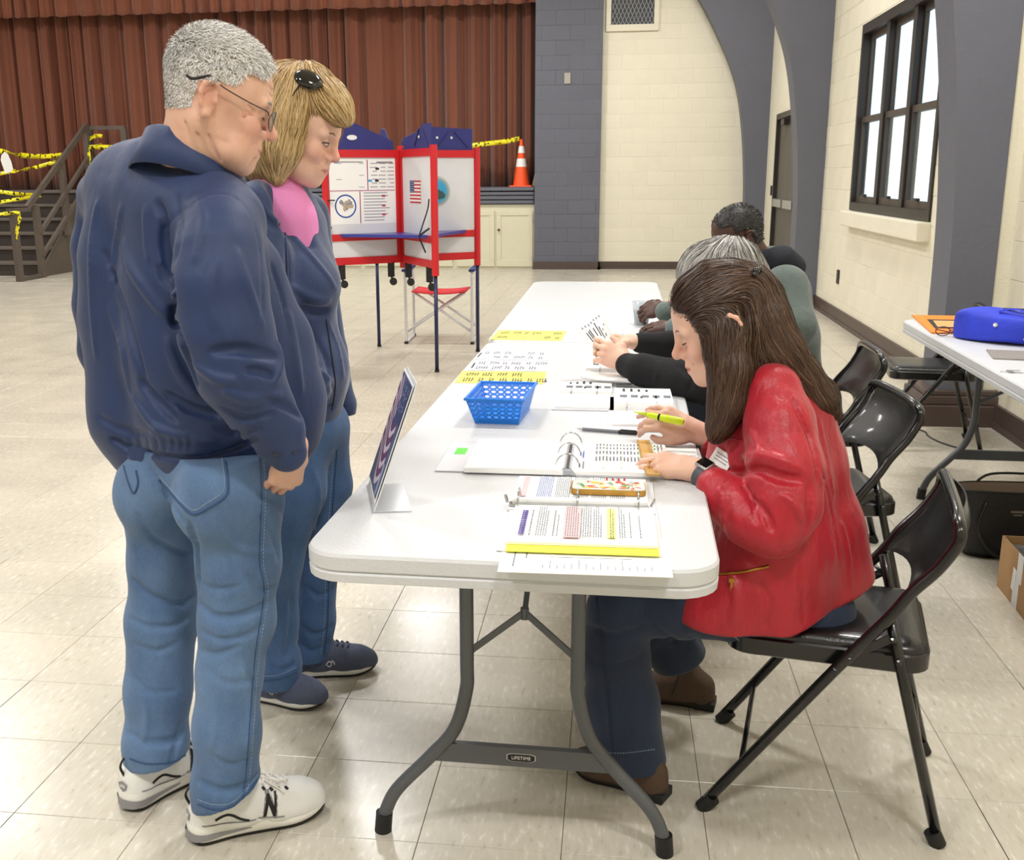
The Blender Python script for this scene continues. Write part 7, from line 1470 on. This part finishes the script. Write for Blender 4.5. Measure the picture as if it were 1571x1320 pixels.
def build_grey():
    O = np.array([.45, 3.3, 0.]); t = thing('person', 'grey-haired woman in black seated behind the red jacket, reading a card', 'person', tuple(O)); BK = mat('black_knit', '#0e0e12', .9, var=.2, vscale=20, bump=.2, bscale=120)
    f = SDF((.0, 2.98, .42), (.82, 3.72, 1.12), .0065); limb(f, [(1140, 475, 3.34, 40), (1160, 540, 3.36, 62), (1175, 640, 3.38, 72), (1180, 730, 3.38, 78)], .05)
    limb(f, [(1120, 490, 3.20, 38), (1135, 555, 3.12, 40), (1100, 590, 3.10, 36), (1040, 582, 3.16, 30), (985, 568, 3.22, 24), (962, 560, 3.26, 19)], .018); limb(f, [(1125, 480, 3.52, 36), (1095, 530, 3.55, 32), (1030, 530, 3.50, 22), (982, 526, 3.47, 16)], .018)
    for pix, w, d in ((((1010, 555), (1008, 575), (1002, 595)), .008, .005), (((1040, 560), (1060, 580), (1055, 600)), .010, -.007)): f.fold(pix, w, d)
    f.wrinkle(.002, 40, 2); V, F = f.mesh(1); np_mesh('sweater', V, F, BK, t, O)
    g = SDF((.0, 3.0, .04), (.85, 3.7, .60), .010); limb(g, [(1185, 760, 3.30, 46), (1060, 735, 3.28, 40), (1010, 740, 3.28, 34), (1015, 880, 3.32, 30)], .03); limb(g, [(1185, 750, 3.48, 46), (1060, 725, 3.48, 40), (1010, 730, 3.50, 34), (1020, 860, 3.52, 30)], .03); V, F = g.mesh(1); np_mesh('trousers', V, F, mat('black_trousers', '#1a1b22', .85), t, O)
    for y in (3.30, 3.50): shoe('flat_shoe', t, (at(1010, 890, y)[0]-.03, y, 0), math.radians(178), .25, dict(outsole=M_RUB, midsole=M_RUB, upper=mat('black_shoe', '#1c1b1c', .5), flat=True, slim=True), O)
    az, pt_ = math.radians(184), math.radians(32); fw = (math.cos(az)*math.cos(pt_), math.sin(az)*math.cos(pt_), -math.sin(pt_)); H = Head(at(1098, 432, 3.32), fw, (0, 0, 1), (.98, .98, .98), .0034); H.build(neck=at(1135, 490, 3.34), neck_r=.048, jaw=.95); V, F = H.f.mesh(1); C = H.colour(V, SKIN_B, LIP, FLUSH, .4)
    h1 = SDF((-.06, 3.14, .76), (.17, 3.44, .98), .0028); w1 = at(964, 560, 3.27); tp, _ = hand(h1, w1, at(935, 545, 3.28)-w1, (-.2, -.85, .5), (-.3, 0, 1), [(30, 25, 15), (26, 25, 15), (34, 30, 15), (42, 30, 15)], scale=.95, arm=at(990, 568, 3.23)); V1, F1 = h1.mesh(1)
    h2 = SDF((-.06, 3.36, .76), (.20, 3.58, .98), .0028); w2 = at(978, 526, 3.47); tp2, _ = hand(h2, w2, at(940, 520, 3.46)-w2, (0, .3, 1), (0, -1, 0), [(30, 35, 20)]*4, scale=.92, arm=at(1000, 528, 3.48)); V3, F3 = h2.mesh(1)
    pbody(t, O, [[(1175, 720, 3.38, 44), (1160, 560, 3.36, 40), (1138, 485, 3.34, 24)]], SKIN_B, [(H.w(V), F, C), (V1, F1, skin_shade(V1, SKIN_B, FLUSH, [q[0] for q in tp], .008, .3)), (V3, F3, skin_shade(V3, SKIN_B, FLUSH, [q[0] for q in tp2], .008, .3))])
    mass = [[(1095, 412, 3.32, 44), (1118, 412, 3.33, 46), (1135, 430, 3.34, 40), (1145, 460, 3.34, 28)], [(1075, 415, 3.30, 34), (1085, 425, 3.28, 34), (1120, 435, 3.27, 34), (1130, 465, 3.28, 22)], [(1100, 430, 3.40, 36), (1120, 465, 3.40, 26)]]
    G = [[(1120, 362, 3.32), (1080, 375, 3.28), (1052, 400, 3.26), (1040, 430, 3.26)], [(1122, 362, 3.30), (1110, 390, 3.24), (1105, 430, 3.22), (1108, 470, 3.22)], [(1125, 362, 3.32), (1150, 385, 3.27), (1162, 430, 3.27), (1160, 475, 3.28)], [(1120, 362, 3.34), (1090, 380, 3.40), (1075, 430, 3.43)]]
    long_hair(t, O, H, mass, G, lin('#8f8c88'), lin('#c9c6c2'), 3200, 8, 14, .012, .0028, .03, (lin('#5c5a58'), .25), .006)
    b = MB(O); b.tube([tp[2][0]*.4+tp[2][1]*.6+frame_xy(np.cross(unit(tp[2][1]-tp[2][0]), [0, 1., .2]), tp[2][1]-tp[2][0])@np.array([.0105*math.cos(a), .0105*math.sin(a), 0]) for a in np.linspace(0, 2*math.pi, 14, endpoint=False)], .0014, 5, closed=True); b.obj('ring', mat('gold', '#c9a050', .25, metal=1.), t, smooth=True)
    # card in her hands
    cdp = [at(882, 505, 3.36), at(923, 475, 3.42), at(944, 528, 3.36), at(930, 562, 3.27)]; o_ = cdp[0]; c = thing('instruction_card', 'printed white card held up in the hands of the grey-haired woman', 'paper', tuple(o_)); N_ = 8
    def cp(u, v): a = np.array(cdp); return (a[0]*(1-u)+a[1]*u)*(1-v)+(a[3]*(1-u)+a[2]*u)*v+np.array([-.006, 0, .012])*math.sin(math.pi*v)
    b = MB(o_); vs = [cp(i/N_, j/N_) for j in range(N_+1) for i in range(N_+1)]; b.add(vs, [(j*(N_+1)+i, j*(N_+1)+i+1, (j+1)*(N_+1)+i+1, (j+1)*(N_+1)+i) for j in range(N_) for i in range(N_)]); s_ = b.obj('sheet', M_PAPER, c, smooth=True); s_.modifiers.new('card', 'SOLIDIFY').thickness = .0008
    b = MB(o_); r = np.random.default_rng(3)
    def bar(u, v0, v1, w, m):
        for k_ in range(5):
            a0, a1 = v0+(v1-v0)*k_/5, v0+(v1-v0)*(k_+1)/5; off = np.array([0, -.0016, .0008]); b.quad(cp(u, a0)+off, cp(u+w, a0)+off, cp(u+w, a1)+off, cp(u, a1)+off, m)
    for k_, (u, v0, v1) in enumerate(((.16, .30, .72), (.24, .30, .75), (.30, .28, .60), (.44, .32, .55), (.56, .22, .62), (.64, .40, .70))): bar(u, v0, v1, .035, 1)
    for k_ in range(7): u = .15+.11*k_; v = r.uniform(.08, .14); bar(u, v, v+.08, .05, 0)
    for k_ in range(6): u = r.uniform(.6, .85); v = r.uniform(.3, .8); bar(u, v, v+.05, .05, 0)
    b.obj('card_print', [M_INK, M_BLACKINK], s_)['kind'] = 'stuff'
build_grey()
def build_hooded():
    O = np.array([.6, 4.4, 0.]); t = thing('person', 'dark-haired man in a grey-green hooded jacket seated furthest along the table', 'person', tuple(O)); GR = mat('grey_green_fleece', '#5b6763', .85, var=.2, vscale=14, bump=.25, bscale=60, sheen=.2); HD = mat('black_hood', '#1d2029', .85, var=.2, vscale=12, bump=.2, bscale=60)
    f = SDF((.02, 4.0, .40), (1.05, 4.85, 1.2), .009); limb(f, [(1180, 412, 4.38, 34), (1192, 450, 4.38, 46), (1200, 520, 4.40, 52), (1205, 590, 4.40, 56)], .05); limb(f, [(1205, 440, 4.22, 34), (1216, 500, 4.14, 34), (1190, 548, 4.12, 30), (1110, 530, 4.22, 25), (1040, 505, 4.34, 20)], .02); limb(f, [(1160, 430, 4.58, 30), (1130, 490, 4.62, 28), (1060, 485, 4.56, 20), (1020, 478, 4.53, 16)], .02); f.wrinkle(.003, 34, 2); V, F = f.mesh(1); np_mesh('jacket', V, F, GR, t, O)
    g = SDF((.5, 4.1, .95), (.95, 4.7, 1.2), .007); limb(g, [(1176, 398, 4.30, 16), (1200, 398, 4.28, 19), (1216, 410, 4.30, 17), (1206, 418, 4.42, 20), (1175, 410, 4.50, 16)], .03); limb(g, [(1180, 405, 4.38, 26), (1205, 412, 4.36, 20)], .03); V, F = g.mesh(1); np_mesh('hood', V, F, HD, t, O)
    g = SDF((.1, 4.05, .04), (1.05, 4.85, .60), .012); limb(g, [(1205, 600, 4.28, 38), (1100, 585, 4.26, 32), (1075, 590, 4.26, 28), (1080, 690, 4.32, 24)], .03); limb(g, [(1205, 595, 4.52, 38), (1100, 575, 4.54, 32), (1075, 580, 4.54, 28), (1080, 670, 4.56, 24)], .03); V, F = g.mesh(1); np_mesh('trousers', V, F, mat('navy_trousers', '#232a3a', .85), t, O)
    for y in (4.28, 4.55): shoe('flat_shoe', t, (at(1080, 690, y)[0]-.03, y, 0), math.radians(178), .28, dict(outsole=M_RUB, midsole=M_RUB, upper=mat('black_shoe', '#1c1b1c', .5), flat=True), O)
    az, pt_ = math.radians(195), math.radians(20); fw = (math.cos(az)*math.cos(pt_), math.sin(az)*math.cos(pt_), -math.sin(pt_)); H = Head(at(1131, 364, 4.33), fw, (0, 0, 1), (1, 1, 1), .0036); H.build(neck=at(1165, 412, 4.36), neck_r=.058); V, F = H.f.mesh(1); C = H.colour(V, SKIN_C, lin('#5a3a36'), lin('#6a4036'), .3)
    hm = (V[:, 2] > np.where(V[:, 0] > .03, .062, np.where(V[:, 0] > -.03, .03, -.04))) & (V[:, 0] < .07); C[hm] = lin('#1c1a1a'); W_ = V.copy(); W_[hm] += H.f.grad(V[hm])*.004
    h1 = SDF((.0, 4.38, .75), (.30, 4.66, 1.0), .0034); w1 = at(1024, 474, 4.54); tp, _ = hand(h1, w1, at(995, 476, 4.56)-w1, (-.3, -.6, .6), (-.2, 0, 1), [(40, 45, 25)]*4, scale=1.02, arm=at(1050, 480, 4.56)); V1, F1 = h1.mesh(1)
    h2 = SDF((.0, 4.2, .74), (.34, 4.50, .95), .0034); w2 = at(1040, 503, 4.35); tp2, _ = hand(h2, w2, at(1000, 500, 4.40)-w2, (0, -.3, 1), (0, 1, 0), [(15, 20, 10)]*4, scale=1.02, arm=at(1070, 515, 4.30)); V3, F3 = h2.mesh(1)
    pbody(t, O, [[(1200, 590, 4.40, 34), (1195, 480, 4.38, 34), (1168, 412, 4.36, 22)]], SKIN_C, [(H.w(W_), F, C), (V1, F1, np.tile(SKIN_C*1.1, (len(V1), 1))), (V3, F3, np.tile(SKIN_C*1.1, (len(V3), 1)))])
    i = np.where(hm)[0]; rr = np.random.default_rng(2); sd = H.w(W_[rr.choice(i, 3500)]); hair_ribbons('hair', t, O, sd, lambda P: np.tile(np.array([.25, 0, .3]), (len(P), 1)), 2, .004, .0016, lin('#1f1d1d'), lin('#3a3838'), None, 0, .9, 3, None, .3, 0, (lin('#8a8886'), .07))
    wc = w1+unit(at(1050, 480, 4.56)-w1)*.0; d = unit(at(1050, 480, 4.56)-w1); M = frame_xy(np.cross(d, [0, 0, 1.]), d); b = MB(O); b.tube([wc+M@np.array([.031*math.cos(a), .031*math.sin(a), 0]) for a in np.linspace(0, 2*math.pi, 20, endpoint=False)], .004, 6, closed=True); b.obj('wristband', M_RED, t, smooth=True)
build_hooded()
